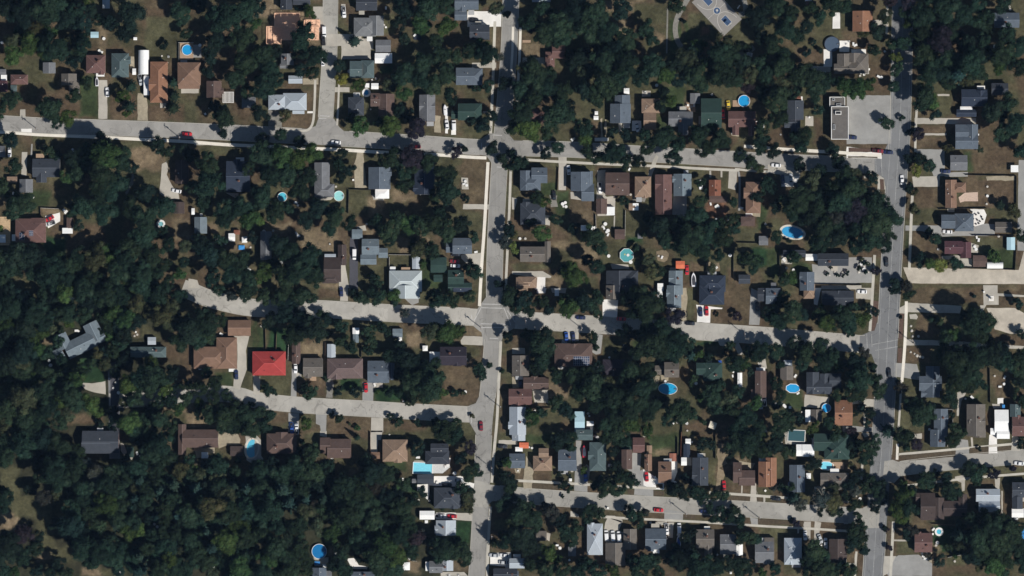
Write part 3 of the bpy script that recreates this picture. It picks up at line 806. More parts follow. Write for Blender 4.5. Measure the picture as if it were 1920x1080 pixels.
SHEETS[1,3] = """
H brown;hx 82 10 305 160,gy 150 0 240 100 3;grey brown house beside the kidney pool
H brown;gx 535 50 715 195,gx 482 40 560 160;brown house facing the crescent from the south
H tan;hx 950 55 1138 220;square tan hipped house with crossing hip lines
S tanbr;gx 860 150 930 200 2.2;tan shed beside the square tan hipped house
H ch;gx 1310 85 1445 160,hx 1270 140 1450 240;black grey house above the pale rectangular pool
S dkgy;gx 1210 318 1335 388 2.6;dark garage beside the white L shaped yard
S gy;gx 1170 350 1205 382 2;little grey shed west of the dark garage
H dkgy;hx 1335 415 1540 570;dark grey hipped house below the white L shaped yard
H lgy;gy 1350 660 1500 775,gx 1340 700 1500 760 2.8;pale grey house with small green side lawn
S white;gx 1228 590 1340 655 2.4;white lean garage north of the pale grey house
H lgy;gy 1385 960 1480 1040 2.6;pale gravel toned shed roof at the bottom of the avenue
S white;f 1272 972 1304 1040 2.4;white upright awning beside the pale gravel toned roof
H gy;gx 1300 965 1400 1055;grey house by the white upright awning
H slate;gy 425 1015 530 1110;slate house below the dark blue round pool
H slate;gx 715 1045 905 1110;slate roof at the southern edge in the woods
S gy;gx 520 1040 570 1110 2;grey lean roof beside the slate house with the pool
H ch;gx 1780 1020 1960 1110;charcoal house at the bottom of the centre avenue
S white;hx 1085 975 1155 1035 2.2;pale round tent at the wood edge
Z 1180 232 1320 312;pale rectangular swimming pool behind the black grey house
P 475 895 54 deep;dark blue round pool in the southern woods
P -5 105 38 kidney2;pool edge of the kidney shaped pool
C 1432 395 2 black;black car against the dark grey hipped house
C 1522 362 3 silver;silver car on the white L shaped yard
C 1470 632 3 red;red car in the drive of the pale grey house
C 1385 630 3 white;white pickup beside the red car in the drive
C 1785 925 3 silver;silver car in the white lot, upper left of four
C 1862 925 3 white;white car in the white lot, upper right of four
C 1858 978 3 silver;grey white car in the white lot, lower left of four
C 1898 978 3 white;white car in the white lot, lower right of four
C 1850 108 3 black;black car in tree shade east of the avenue
S blue;gx 440 970 480 998 0.8;blue paddling box below the dark blue round pool
S white;hx 498 990 530 1015 1.4;small white round table below the dark blue round pool
S white;f 1080 450 1098 482 0.8;small white garden table on the green lawn
S white;f 1266 662 1290 684 0.7;white garden bench on the grass by the lean garage
A 1330 330 1550 330 1565 370 1640 385 1630 425 1560 415 1500 410 1300 400 1300 470 1290 510 1210 440 1210 395 1330 390 white
A 1490 605 1620 610 1620 668 1500 660 conc
A 1350 605 1500 605 1500 655 1350 655 white
A 1320 232 1400 200 1450 240 1460 260 1400 310 1320 310 lgyconc
A 1185 215 1330 215 1330 240 1185 235 conc
A 860 -10 950 -10 935 60 915 60 910 160 860 160 conc
A 480 -10 525 -10 530 25 500 30 gyconc
A 480 -10 530 -10 530 40 480 30 conc
A 680 950 740 945 770 1000 840 1010 830 1030 720 1025 white
A -10 20 20 40 25 160 55 200 55 210 -10 205 conc
A 1385 1050 1560 1050 1590 1080 1385 1080 conc
A 1755 905 1915 905 1915 1010 1755 1000 white
A 1395 955 1460 960 1455 1040 1400 1040 tan
A 430 940 545 940 540 1010 440 1005 conc
A 1820 60 1960 60 1960 95 1820 90 conc
A 1420 190 1460 195 1455 245 1425 245 white
B brown 150 -20 480 40
B olive 350 0 480 120
B brown 560 -10 860 60
B olive 715 60 850 160
B olive 940 -10 1380 70
B olive 1540 0 1650 90
B olive 600 200 740 310
B green 950 220 1140 310
B tan 710 290 750 340
B lush 1500 660 1605 850
B lush 1040 370 1210 450
B olive 1190 660 1310 720
B olive 1780 650 1920 740
B green 1800 280 1850 350
B brown 1450 960 1600 1050
B tan 1150 960 1230 1060
B olive 500 950 560 1020
B tan 540 860 590 920
B brown 1775 0 1800 70
B brown 1770 150 1785 320
B brown 1735 610 1755 870
F 858 0 858 140 brown;1185 460 1200 520 white;1165 965 1205 968 white
U 1765 268;1765 780
T 350 60 30 m,760 40 28 c,420 150 80 m,330 150 60 d,300 250 90 m,130 240 80 d,40 300 100 m,180 320 110 m,320 320 90 m,430 280 100 m,540 260 80 m,60 420 110 m,200 430 110 b,340 420 100 m,470 400 90 d,120 560 110 m,250 520 100 b,380 600 90 o,450 560 70 r,460 700 70 o,320 700 100 m,180 700 90 m,60 640 100 m,60 760 90 m,300 780 70 o,150 860 100 m,100 930 110 g,240 930 90 m,340 860 70 m,360 960 90 m,260 1030 90 m,60 1040 90 m,160 1050 60 m,380 1040 60 m
T 1120 90 50 d,1210 120 70 d,820 220 80 d,880 300 100 d,960 320 90 m,1010 270 50 m,680 400 110 m,780 440 110 m,640 520 100 m,780 560 110 m,700 620 110 m,620 440 80 m,580 500 60 d,900 420 90 r,980 480 80 d,940 580 70 d,1090 560 90 m,1180 520 60 m,1060 460 50 d,1120 640 90 m,1000 640 80 d,860 740 90 o,840 860 110 m,960 840 110 g,1060 920 110 g,900 960 110 m,1020 1010 90 m,1080 780 90 m,1200 800 80 p,1160 720 80 m,1240 780 60 r,1000 740 80 d,1380 860 100 m,1480 820 80 m,1540 900 100 m,1560 970 60 m,1370 930 50 m,1440 900 80 m
T 1600 500 65 o,1620 440 40 m,1590 560 50 o,1480 580 22 m,1400 585 20 m,1600 300 90 m,1540 200 60 d,1640 250 50 m,1660 320 40 m,1600 110 65 p,1460 50 90 m,1500 10 60 m,1390 0 80 m,1840 540 80 m,1900 500 90 d,1900 420 80 m,1890 330 70 d,1870 780 60 m,1890 820 80 m,1790 830 40 c,1240 450 50 d,1540 420 50 m,640 960 70 d,580 1000 60 d,700 1080 50 m,440 160 40 b,1060 295 25 d,1220 90 40 d,1900 240 50 g,1840 230 40 d
"""
SHEETS[2,3] = """
H slate;gx -20 160 98 270;slate house left of the orange tiled shed
S orange;gx 55 78 125 122 2;orange tiled little shed
S white;gx 25 112 80 148 2;white shed below the orange tiled little shed
H lgy;gy 0 -40 100 65;pale slate gable end above the orange tiled shed
H tan;hx 158 178 300 290,gx 200 120 275 200;tan brown house with back wing north of the lower street
H slate;gx 345 130 482 290,gx 430 210 485 290 2.6;mottled slate house with white front porch
H teal;gx 478 -20 605 60;grey teal shed roof behind the parked boat
H teal;hy 580 75 705 290;long teal hipped house beside the boat driveway
H brown;gy 820 130 900 278;brown house with a wide concrete forecourt
G rdbr;gx 905 40 995 155;red brown garage at the end of the forecourt
S green;f 858 98 900 138 2.6;small green awning beside the red brown garage
H tanbr;gy 992 165 1048 290;narrow tan brown house beside the red car
S tan;gy 1010 100 1050 160 2;tan shed behind the narrow tan brown house
H tanbr;gx 1095 220 1195 380;tan gabled house by the white driveway
S wood;gy 1180 160 1240 220 0.6;red timber deck in the narrow yard
S navy;gy 1285 90 1335 190 2.4;navy shed between two white boxes
S white;gx 1268 190 1310 250 2;white box south of the navy shed
S white;gx 1300 50 1340 95 2;white box north of the navy shed
S white;gx 1390 160 1432 195 2;white shed roof on the dark slate rear wing
H dkgy;gy 1350 190 1470 400;dark slate house among shadows north of the lower street
H brown;gx 1655 225 1720 380,gx 1700 285 1820 400;reddish grey house with brown fore gable
H ornbr;gy 1845 220 1960 410;long rust roofed house north of the lower street
H lgy;hx 562 685 680 920;pale teal grey house south of the lower street by three parked vans
H wgy;gy 835 725 935 880,gy 700 830 850 1000;mauve grey house behind three parked vans
H slate;gx 998 722 1155 880;slate gabled house with a white rear box
S white;f 1055 878 1105 908 2.4;white rear box of the slate gabled house
H wgy;gx 1378 728 1515 870,gy 1440 830 1500 930;grey brown gabled house with solar hot plate
H gy;gx 1558 765 1680 915,gy 1600 765 1640 900 3;narrow grey house with a white side yard
H gy;gx 1820 820 1960 980;grey house in the shade at the south east middle
S gy;gy 420 845 480 930 2.2;small grey shed south of the lower street
S wgy;gx 180 740 260 815 2.4;pale brown shed roof in trees south of the lower street
S white;gx 328 842 350 855 1.5;tiny white box by the small grey shed
H lgy;gx -20 945 95 1020;grey blue roof at the bottom by the avenue
H slate;gx -20 1040 50 1110;slate roof corner at the southern edge
S white;gx 720 238 760 260 1.6;small white shed east of the long teal house
S green;gx 820 100 858 135 2;dark green awning roof in shade
C 552 335 88 blue;blue car on the grey boat driveway
O 542 145 88 92;red and white speed boat on its trailer
C 1010 335 86 red;bright red car on the white driveway of the tan gabled house
C 1590 400 88 red;red car on the gravel drive of the reddish grey house
C 1100 585 5 red;dark red car parked at the lower street kerb
C 708 775 86 white;white van, westernmost of three side by side
C 757 778 86 white;white van, middle one of three side by side
C 803 782 86 white;white van, easternmost of three side by side
C 1160 728 86 white;white pickup beside the slate gabled house
C 1254 720 88 white;white box van in the side drive
O 1250 820 88 90;white and blue small boat behind the box van
C 1445 595 2 navy;dark blue car in tree shadow on the lower street
S white;hx 427 348 449 370 0.8;round white garden table beside the pavement
S white;hx 10 915 65 948 1.8;white canopy at the bottom near the avenue
S white;gy 1680 840 1730 925 2.2;white flat shed in the side yard
A 103 175 160 260 150 430 85 425 95 280 tan
A 480 65 520 65 520 300 560 240 590 270 565 400 565 450 465 440 470 300 gyconc
A 905 155 970 160 960 290 985 280 1000 370 1060 400 1060 485 915 470 920 400 900 300 860 280 gyconc
A 985 280 1140 380 1140 435 1060 430 985 400 white
A 1080 388 1130 390 1130 422 1082 420 lawnstrip
A 1195 200 1240 190 1240 300 1210 380 1180 380 white
A 1540 90 1615 100 1610 240 1560 270 1600 330 1560 450 1535 440 1545 300 sand
A 1795 375 1830 375 1835 525 1785 520 conc
A 1720 390 1730 390 1728 460 1718 460 conc
A 1886 480 1900 480 1900 530 1886 530 conc
A 720 640 830 670 800 740 690 740 700 680 conc
A 1145 580 1285 600 1280 665 1140 660 gyconc
A 1170 680 1215 680 1205 795 1170 790 conc
A 1060 690 1090 672 1160 672 1165 690 1090 705 1068 705 conc
A 1785 640 1845 650 1845 700 1795 700 gyconc
A 980 30 1000 35 990 40 conc
A 440 590 500 620 500 640 440 635 conc
A 680 625 770 630 830 660 820 680 720 645 680 640 conc
A 1270 190 1345 190 1345 250 1270 250 conc
A 1700 220 1820 230 1800 280 1720 280 tan
A 240 750 290 760 280 820 250 800 conc
A 20 280 65 275 60 310 25 310 tan
A 440 265 465 265 460 300 440 300 conc
A 690 740 835 750 825 835 700 830 gyconc
A 1720 110 1900 640 1900 640 conc
A 150 388 345 392 340 430 150 425 lawnstrip
A 1062 440 1145 445 1140 480 1064 480 lawnstrip
A 865 430 915 435 912 470 870 468 lawnstrip
A 1620 478 1785 485 1785 520 1620 515 lawnstrip
A 1838 488 1882 490 1882 528 1840 524 lawnstrip
A 1285 615 1380 620 1380 650 1285 650 lawnstrip
A 1845 650 1960 655 1960 690 1845 690 lawnstrip
B brown 155 280 380 380
B olive 290 250 470 370
B olive 570 280 780 400
B olive 940 60 1250 200
B tan 1070 80 1200 170
B green 1040 20 1250 120
B brown 1370 0 1540 150
B olive 1390 40 1530 420
B brown 1540 30 1620 110
B brown 1620 390 1790 460
B olive 1840 420 1960 480
B olive 640 640 720 720
B olive 1150 600 1140 650
B brown 40 290 95 370
B green 100 20 460 90
B olive 300 760 360 820
B olive 1860 700 1960 780
B olive 1220 670 1300 900
B tan 1650 180 1760 230
B brown 1500 700 1560 760
B olive 60 380 90 420
F 1240 40 1240 400 black;1270 0 1265 180 rust;1525 0 1525 200 black;1640 0 1640 200 black
U 1300 612;1850 640
T 120 560 75 m,60 600 80 m,140 640 90 m,60 540 60 m,30 660 70 m,180 700 60 m,300 600 85 r,350 660 70 d,240 560 50 d,400 760 80 m,480 720 60 m,460 820 60 m,580 580 80 m,640 600 60 m,560 640 50 m,660 620 35 m,430 420 35 m,380 390 40 d,640 390 60 m,700 420 80 m,780 430 80 m,830 440 50 m,880 330 60 m,900 380 50 m,820 340 60 m,740 360 50 d,780 250 70 d,750 150 60 d,900 620 80 m,870 580 60 d,970 620 50 m,1010 590 45 r,960 680 40 m
T 360 50 80 d,440 100 50 m,330 100 50 d,440 30 60 m,700 40 100 m,780 60 60 m,640 80 30 m,1240 440 80 d,1200 420 50 d,1290 480 40 d,1330 380 40 d,1380 450 80 m,1440 500 90 m,1520 480 70 m,1580 470 45 m,1470 570 70 m,1560 620 80 m,1620 640 90 m,1700 660 90 m,1560 560 60 d,1660 580 60 m,1720 780 80 m,1790 800 70 m,1830 790 50 m,1600 980 80 d,1640 920 50 d,1700 1000 90 m,1780 980 60 d,1680 60 90 m,1780 60 110 m,1860 130 80 m,1740 150 60 m,1640 140 50 d,1420 90 50 d,1490 100 40 d,1260 960 100 d,1340 940 80 d,1180 950 60 d,1060 960 80 m,1000 960 80 m,920 970 70 m,860 960 60 m,960 1040 80 m,1400 1000 110 m,1500 1000 100 m,1520 920 60 d,1360 1060 80 m,1100 1040 60 m,1230 880 60 d,1300 800 60 d,1350 760 50 d,1760 1060 60 m
T 60 780 110 d,140 860 90 d,280 900 80 g,220 980 60 g,330 960 60 g,260 1040 90 m,140 990 70 m,380 1020 80 m,520 980 70 m,580 980 70 m,500 1040 80 m,640 1030 80 m,760 1040 80 g,120 780 60 m,380 480 25 d,540 290 30 g,430 330 20 d,360 310 35 d,10 370 40 d,0 420 50 d,1290 320 40 d,1880 850 30 d,1880 1050 40 g,1500 640 60 m,1860 60 60 g
"""
SHEETS[3,3] = """
Z 152 -12 275 68;dark teal rectangular pool above the white canopies
S white;gx 210 92 252 180 2.4;white canopy, left of the pair beside the green roofed hall
S white;gx 254 92 345 184 2.4;white canopy, right of the pair beside the green roofed hall
H green;hx 420 20 610 205,gx 340 10 480 140,gy 480 50 570 195 3.4;large green metal roofed house above the bright pool
H ornbr;gy -20 190 62 405;rust roofed wing east of the long rust house
H slate;gy 158 245 275 450;slate gabled house with light ridge lines
H wgy;hx 440 305 605 435,gx 390 305 450 410;grey brown hipped house below the bright pool deck
H slate;gy 1212 -20 1325 110;slate house north of the lower right street
H wgy;gy 1535 -20 1630 40;grey brown house end north of the lower right street
S white;gx 1712 -20 1808 50 3;white metal roof end north of the lower right street
H dkbr;gx 1140 455 1250 660,gx 1105 455 1250 520,gy 1235 490 1318 655,gx 1310 515 1490 630,gy 1425 465 1490 580;large dark brown building of five joined wings
H lgy;gx 1555 425 1735 520,gx 1575 510 1735 600;pale blue grey house south of the lower right street
H dkgy;gx 1825 375 1960 490,gy 1825 480 1905 575;dark green grey house with a white rear porch
S white;gx 1825 572 1915 640 2.6;white rear porch of the dark green grey house
H rdbr;gx 1095 755 1228 900;dull red brown house beside a small green lawn
H lgy;hx 118 792 250 992;pale slate hipped house with white ridge
H dkbr;gy 455 800 585 980;dark brown house with a fenced front yard
S wgy;gx -30 790 45 990 2.8;grey brown roof edge next to the pale slate hipped house
S white;hx 285 308 320 350 1.8;white round tent by the slate gabled house
Z 385 225 488 282;bright turquoise pool on a timber deck
D wood 480 225 570 280
D wood 380 205 470 222
P 1283 748 18 cyan;small round pale pool on the green lawn
C 1882 235 5 white;white car parked at the eastern end of the lower right street
C 60 500 5 black;black car in shadow at the lower street kerb
C 278 775 88 white;white car in the drive by the pale slate hipped house
C 390 800 70 silver;silver car in the drive west of the dark brown house
C 432 830 88 white;white car in the drive west of the dark brown house
S blue;f 1900 720 1930 800 1.2;blue pool cover at the eastern edge
A 120 0 150 0 150 70 280 75 275 95 130 90 conc
A 330 30 345 35 345 90 330 90 white
A 980 925 1130 920 1230 985 1230 1080 900 1080 870 990 gyconc
A 345 410 430 410 430 450 380 470 350 440 conc
A 1400 335 1480 320 1475 440 1455 445 1450 380 1405 360 conc
A 1700 345 1740 345 1735 450 1705 440 conc
A 1410 50 1500 60 1510 165 1405 185 gyconc
A 1660 20 1715 20 1720 160 1655 160 white
A 1835 0 1875 0 1890 140 1825 140 conc
A 1520 40 1535 40 1540 110 1525 110 conc
A 265 670 322 672 318 810 270 800 conc
A 350 670 400 680 370 840 345 840 conc
A 945 805 1040 808 1040 820 945 818 conc
A 1040 20 1155 10 1155 50 1040 50 conc
A 700 0 760 10 755 30 725 40 conc
A 560 915 590 915 590 985 650 985 650 915 670 915 665 1000 570 1000 conc
A 1750 440 1760 440 1760 640 1750 640 conc
A 870 930 960 930 900 1060 860 1080 conc
A 1140 880 1225 890 1225 980 1150 940 tan
A 555 515 600 515 600 530 555 525 conc
A 550 560 610 565 600 690 570 690 gyconc
A 0 205 30 200 60 200 55 220 0 215 tan
A 1540 600 1600 650 1540 640 conc
A 220 720 235 720 232 760 222 760 conc
A 990 175 1410 140 1405 185 1060 215 1000 205 lawnstrip
A 1510 120 1655 105 1655 160 1515 165 lawnstrip
A 1722 105 1825 98 1825 140 1725 150 lawnstrip
A 0 655 270 672 265 700 0 690 lawnstrip
A 900 660 930 680 915 930 885 930 lawnstrip
B olive 1030 60 1400 150
B olive 1550 60 1650 100
B olive 1720 70 1820 90
B olive 1750 260 1920 310
B brown 1480 360 1700 400
B olive 1780 330 1960 390
B lush 1230 700 1450 900
B olive 950 820 1090 930
B brown 950 650 1190 750
B brown 550 240 690 300
B tan 590 230 640 300
B olive 0 700 220 790
B olive 60 180 110 400
B brown 590 920 660 980
B brown 520 760 590 870
B brown 320 690 345 820
B olive 120 990 230 1080
B olive 1350 920 1480 1000
B tan 1230 850 1290 890
B olive 940 640 1080 700
B brown 920 90 970 170
B brown 720 60 760 240
B olive 1200 650 1400 700
F 1230 690 1450 700 brown;1350 940 1480 915 white;680 230 760 240 black;1345 110 1345 20 white
J 1720 -20
T 50 100 80 d,130 150 60 m,190 150 50 m,20 160 60 d,60 20 70 m,340 230 60 d,480 20 70 m,560 40 60 m,640 90 80 d,720 120 80 m,780 140 75 m,620 170 60 m,800 60 50 m,740 200 60 m,330 30 30 g,620 260 40 o,660 320 60 d,620 400 90 d,570 480 50 d,960 50 60 m,1000 20 80 m,1100 90 60 p,1050 120 40 m,1390 60 80 m,1340 40 60 m,1460 20 60 m,1580 125 22 d,1900 40 50 m
T 190 490 80 b,240 530 75 s,160 430 50 m,50 420 70 r,100 430 50 d,400 500 100 s,470 520 110 o,480 590 90 m,380 590 60 d,480 430 60 o,540 600 50 d,770 370 80 m,800 420 90 m,720 420 70 m,850 400 70 d,660 440 60 s,650 540 60 m,860 500 80 d,800 560 70 d,1010 480 90 g,980 570 90 g,1040 560 80 m,1000 640 60 g,1060 430 60 d,990 380 50 g,1180 330 65 m,1200 380 60 m,1150 370 60 m,1330 330 60 d,1340 430 70 m,1400 430 60 m,1270 430 35 o,1260 300 40 d,1560 310 80 m,1600 270 60 m,1580 370 50 m,1480 280 80 d,1690 310 45 p,1830 260 45 p,1900 90 40 d,1380 490 40 m
T 680 620 60 m,680 700 75 m,690 770 70 m,640 740 60 m,620 840 60 d,640 800 60 m,700 900 60 d,740 890 35 d,700 840 50 m,210 680 35 p,180 660 30 d,890 735 28 p,910 860 30 p,870 720 24 d,1080 730 60 r,1020 760 50 d,1110 800 50 p,340 900 100 m,420 940 90 m,300 960 80 m,400 1030 100 m,540 1020 80 m,600 1040 80 m,270 890 60 d,300 1050 60 m,50 1030 70 m,20 960 60 m,560 880 30 d,480 1060 70 m,1600 620 100 m,1520 660 110 m,1650 700 120 m,1740 660 90 m,1500 760 70 d,1560 800 110 m,1700 820 110 m,1800 760 100 m,1850 860 100 m,1620 900 90 m,1880 700 80 m,1460 600 60 d,1430 700 50 m,1360 850 45 m,1900 960 80 m,1780 940 90 m,1580 980 60 o,1280 960 50 d,1400 900 40 g,1850 680 40 g,1560 560 40 m,1760 1020 80 m,1200 920 40 r
"""
SHEETS[0,0] += "X 15 320;25 318;590 205;375 235;500 75;780 290;745 380;760 390;1500 340;1580 790;1570 810;1540 855;1680 905;1215 420;1265 425\n"
SHEETS[1,0] += "X 960 190;975 205;950 180;700 535;870 600;900 590;785 760;1190 265;505 470;975 60;860 820;750 715\n"
SHEETS[2,0] += "X 1050 265;1085 640;1000 690;1010 700;1320 790;1345 800;1365 790;1330 815;1430 880;1475 930;1555 770;1500 710;1650 1000;1670 995;450 1050;465 1040;980 1050;30 855\n"
SHEETS[3,0] += "X 160 150;610 310;590 335;640 330;655 340;720 560;740 500;750 520;430 540;460 560;690 570;830 575;850 580;875 385;1810 50;1815 70;1700 350;310 880;95 1010;1560 1040;1575 1010;1570 1060;1555 1060;240 735\n"
SHEETS[0,1] += "X 1045 520;1110 550;1140 540;1105 600;1130 590;1075 525;545 40;555 60;480 495;495 510;1880 775;1695 745;1630 725;1850 930;1870 940;1580 1000;1560 1010;950 860;880 900;100 370;250 400;1100 360;1115 365;1510 530\n"
SHEETS[1,1] += "X 300 440;315 460;310 680;320 690;300 665;130 650;60 655;190 850;190 890;215 1015;555 750;830 600;730 270;600 320;1200 290;1255 250;1240 350;1230 370;1260 330;1350 230;1570 280;1560 300;1580 310;1650 810;1100 1080\n"
SHEETS[2,1] += "X 380 450;400 440;405 470;385 470;100 710;60 710;700 600;690 630;720 650;710 660;720 680;680 620;620 630;530 625;870 370;890 380;880 190;1100 840;1125 850;725 840;1190 990;1490 450;1530 470;1545 465;1530 565;1625 570;1720 480;1500 940;1530 930;890 885;1635 835;1900 600\n"
SHEETS[3,1] += "X 410 375;525 590;548 198;870 530;280 580;1645 320;1645 390;1640 450;1565 700;1580 720;1560 790;1550 770;250 20;1275 790;190 945;130 840;150 850;160 835;120 870;690 870;740 890;700 900;720 940\n"
SHEETS[0,2] += "X 575 320;590 325;870 710;890 785;820 680;850 750;950 90;940 95;1000 290;1020 330;1030 350;1010 360;1660 345;1500 600;1240 810;1290 800;1350 815;1420 820;370 545;380 580;1310 400;130 20;320 30;365 470\n"
SHEETS[1,2] += "X 890 725;900 710;1310 590;1580 535;1105 848;40 285;1570 780\n"
SHEETS[2,2] += "X 905 520;650 590;730 520;370 595;1150 700;1340 710;1380 715;1240 1010;1210 1015;1310 1015;1315 1070;1660 630;1655 660;985 810;175 925;570 940;580 960;1770 910;860 440;840 430\n"
SHEETS[3,2] += "X 60 870;100 860;120 880;130 890;1210 1060;1620 30;1590 900;205 660;1700 660;1775 670;1740 740;1770 720;1480 830;1530 820;255 930;1125 670;225 790\n"
SHEETS[0,3] += "X 1180 710;1200 705;1160 690;1560 180;1030 160;1050 180;1600 1010;1580 1020;910 1050;700 290\n"
SHEETS[1,3] += "X 1220 510;1300 515;1350 545;1380 230;1420 260;1440 250;1490 310;1100 355;1130 355;1150 950;1360 380;460 985;300 150;1215 190;570 190;1450 1075;1520 1075;600 910\n"
SHEETS[2,3] += "X 150 120;130 115;640 40;620 30;660 60;740 240;1010 170;1020 180;1075 345;1060 350;1085 350;1350 75;720 570;1160 800;1145 790;1480 890;1540 920;1250 770;1265 790;1640 1050;360 870;430 960;1900 440;1040 680;45 290;1350 350;1220 380\n"
SHEETS[3,3] += "X 330 45;100 75;420 370;705 210;1280 600;1170 890;1190 910;1165 930;1200 940;1180 950;1155 910;1270 830;1260 850;1240 730;1235 765;400 850;440 870;380 840;560 520;600 525;660 480;670 470;690 500;1265 300;1880 640;1860 650;1780 660;1500 960;1400 970\n"
SHEETS[3,1] += "x 1530 510;1560 530;1580 520;1600 545;1590 580;1570 570;1610 565;1580 595;1540 560;1560 600\n"
COL = scene.collection
def wx(c, x): return (c * 1920 + x - 3840) / 16.0
def wy(r, y): return (2160 - r * 1080 - y) / 16.0
def px(p): return ((p[0] - 960) / 4.0, (540 - p[1]) / 4.0)         # quarter-metre map units to metres
# ---------------------------------------------------------------- materials
MATS = {}
def nodes_of(name):
    m = bpy.data.materials.new(name); m.use_nodes = True
    nt = m.node_tree; b = nt.nodes['Principled BSDF']
    return m, nt, b
def mat(name, col, rough=0.8, var=0.15, scale=1.2, spec=0.25, bump=0.0, stretch=None, metal=0.0, objcol=False, fine=6.0, attr=None, stain=0.0, crack=0.0):
    if name in MATS: return MATS[name]
    m, nt, b = nodes_of(name)
    N, L = nt.nodes, nt.links
    geo = N.new("ShaderNodeNewGeometry"); src = geo.outputs['Position']
    if stretch:
        mp = N.new("ShaderNodeMapping"); mp.inputs['Scale'].default_value = stretch; L.new(src, mp.inputs[0]); src = mp.outputs[0]
    n1 = N.new("ShaderNodeTexNoise"); n1.inputs['Scale'].default_value = scale; n1.inputs['Detail'].default_value = 4; L.new(src, n1.inputs['Vector'])
    n2 = N.new("ShaderNodeTexNoise"); n2.inputs['Scale'].default_value = fine; n2.inputs['Detail'].default_value = 1; L.new(src, n2.inputs['Vector'])
    mr = N.new("ShaderNodeMapRange"); mr.inputs['From Min'].default_value = 0.25; mr.inputs['From Max'].default_value = 0.75
    mr.inputs['To Min'].default_value = 1 - var; mr.inputs['To Max'].default_value = 1 + var; L.new(n1.outputs[0], mr.inputs[0])
    mr2 = N.new("ShaderNodeMapRange"); mr2.inputs['From Min'].default_value = 0.25; mr2.inputs['From Max'].default_value = 0.75
    mr2.inputs['To Min'].default_value = 1 - var * .8; mr2.inputs['To Max'].default_value = 1 + var * .8; L.new(n2.outputs[0], mr2.inputs[0])
    mu = N.new("ShaderNodeMath"); mu.operation = 'MULTIPLY'; L.new(mr.outputs[0], mu.inputs[0]); L.new(mr2.outputs[0], mu.inputs[1])
    fac = mu.outputs[0]
    if stain:
        n3 = N.new("ShaderNodeTexNoise"); n3.inputs['Scale'].default_value = 0.16; n3.inputs['Detail'].default_value = 5; L.new(geo.outputs['Position'], n3.inputs['Vector'])
        m3 = N.new("ShaderNodeMapRange"); m3.inputs['From Min'].default_value = 0.3; m3.inputs['From Max'].default_value = 0.7
        m3.inputs['To Min'].default_value = 1 - stain; m3.inputs['To Max'].default_value = 1 + stain * .5; L.new(n3.outputs[0], m3.inputs[0])
        m4 = N.new("ShaderNodeMath"); m4.operation = 'MULTIPLY'; L.new(fac, m4.inputs[0]); L.new(m3.outputs[0], m4.inputs[1]); fac = m4.outputs[0]
    if crack:                                        # meandering sealed cracks and a few repair patches
        n5 = N.new("ShaderNodeTexNoise"); n5.inputs['Scale'].default_value = crack; n5.inputs['Detail'].default_value = 3; n5.inputs['Distortion'].default_value = 1.0; L.new(geo.outputs['Position'], n5.inputs['Vector'])
        s5 = N.new("ShaderNodeMath"); s5.operation = 'SUBTRACT'; s5.inputs[1].default_value = .5; L.new(n5.outputs[0], s5.inputs[0])
        a5 = N.new("ShaderNodeMath"); a5.operation = 'ABSOLUTE'; L.new(s5.outputs[0], a5.inputs[0])
        m5 = N.new("ShaderNodeMapRange"); m5.inputs['From Min'].default_value = .002; m5.inputs['From Max'].default_value = .009; m5.inputs['To Min'].default_value = .72; m5.inputs['To Max'].default_value = 1; L.new(a5.outputs[0], m5.inputs[0])
        v5 = N.new("ShaderNodeTexVoronoi"); v5.inputs['Scale'].default_value = .11; v5.distance = 'CHEBYCHEV'; L.new(geo.outputs['Position'], v5.inputs['Vector'])
        sp = N.new("ShaderNodeSeparateColor"); L.new(v5.outputs['Color'], sp.inputs[0])
        m6 = N.new("ShaderNodeMapRange"); m6.inputs['To Min'].default_value = .90; m6.inputs['To Max'].default_value = 1.08; L.new(sp.outputs[0], m6.inputs[0])
        p1 = N.new("ShaderNodeMath"); p1.operation = 'MULTIPLY'; L.new(m5.outputs[0], p1.inputs[0]); L.new(m6.outputs[0], p1.inputs[1])
        p2 = N.new("ShaderNodeMath"); p2.operation = 'MULTIPLY'; L.new(p1.outputs[0], p2.inputs[0]); L.new(fac, p2.inputs[1]); fac = p2.outputs[0]
    vm = N.new("ShaderNodeVectorMath"); vm.operation = 'SCALE'; L.new(fac, vm.inputs['Scale'])
    if attr:
        at = N.new("ShaderNodeVertexColor"); at.layer_name = attr
        if objcol:
            oi = N.new("ShaderNodeObjectInfo"); mm = N.new("ShaderNodeVectorMath"); mm.operation = 'MULTIPLY'
            L.new(oi.outputs['Color'], mm.inputs[0]); L.new(at.outputs[0], mm.inputs[1]); L.new(mm.outputs[0], vm.inputs[0])
        else: L.new(at.outputs[0], vm.inputs[0])
    elif objcol:
        oi = N.new("ShaderNodeObjectInfo"); L.new(oi.outputs['Color'], vm.inputs[0])
    else: vm.inputs[0].default_value = col
    L.new(vm.outputs[0], b.inputs['Base Color'])
    b.inputs['Roughness'].default_value = rough; b.inputs['Specular IOR Level'].default_value = spec; b.inputs['Metallic'].default_value = metal
    if bump:
        bp = N.new("ShaderNodeBump"); bp.inputs['Strength'].default_value = bump; bp.inputs['Distance'].default_value = 0.3
        L.new(n2.outputs[0], bp.inputs['Height']); L.new(bp.outputs[0], b.inputs['Normal'])
    MATS[name] = m; return m
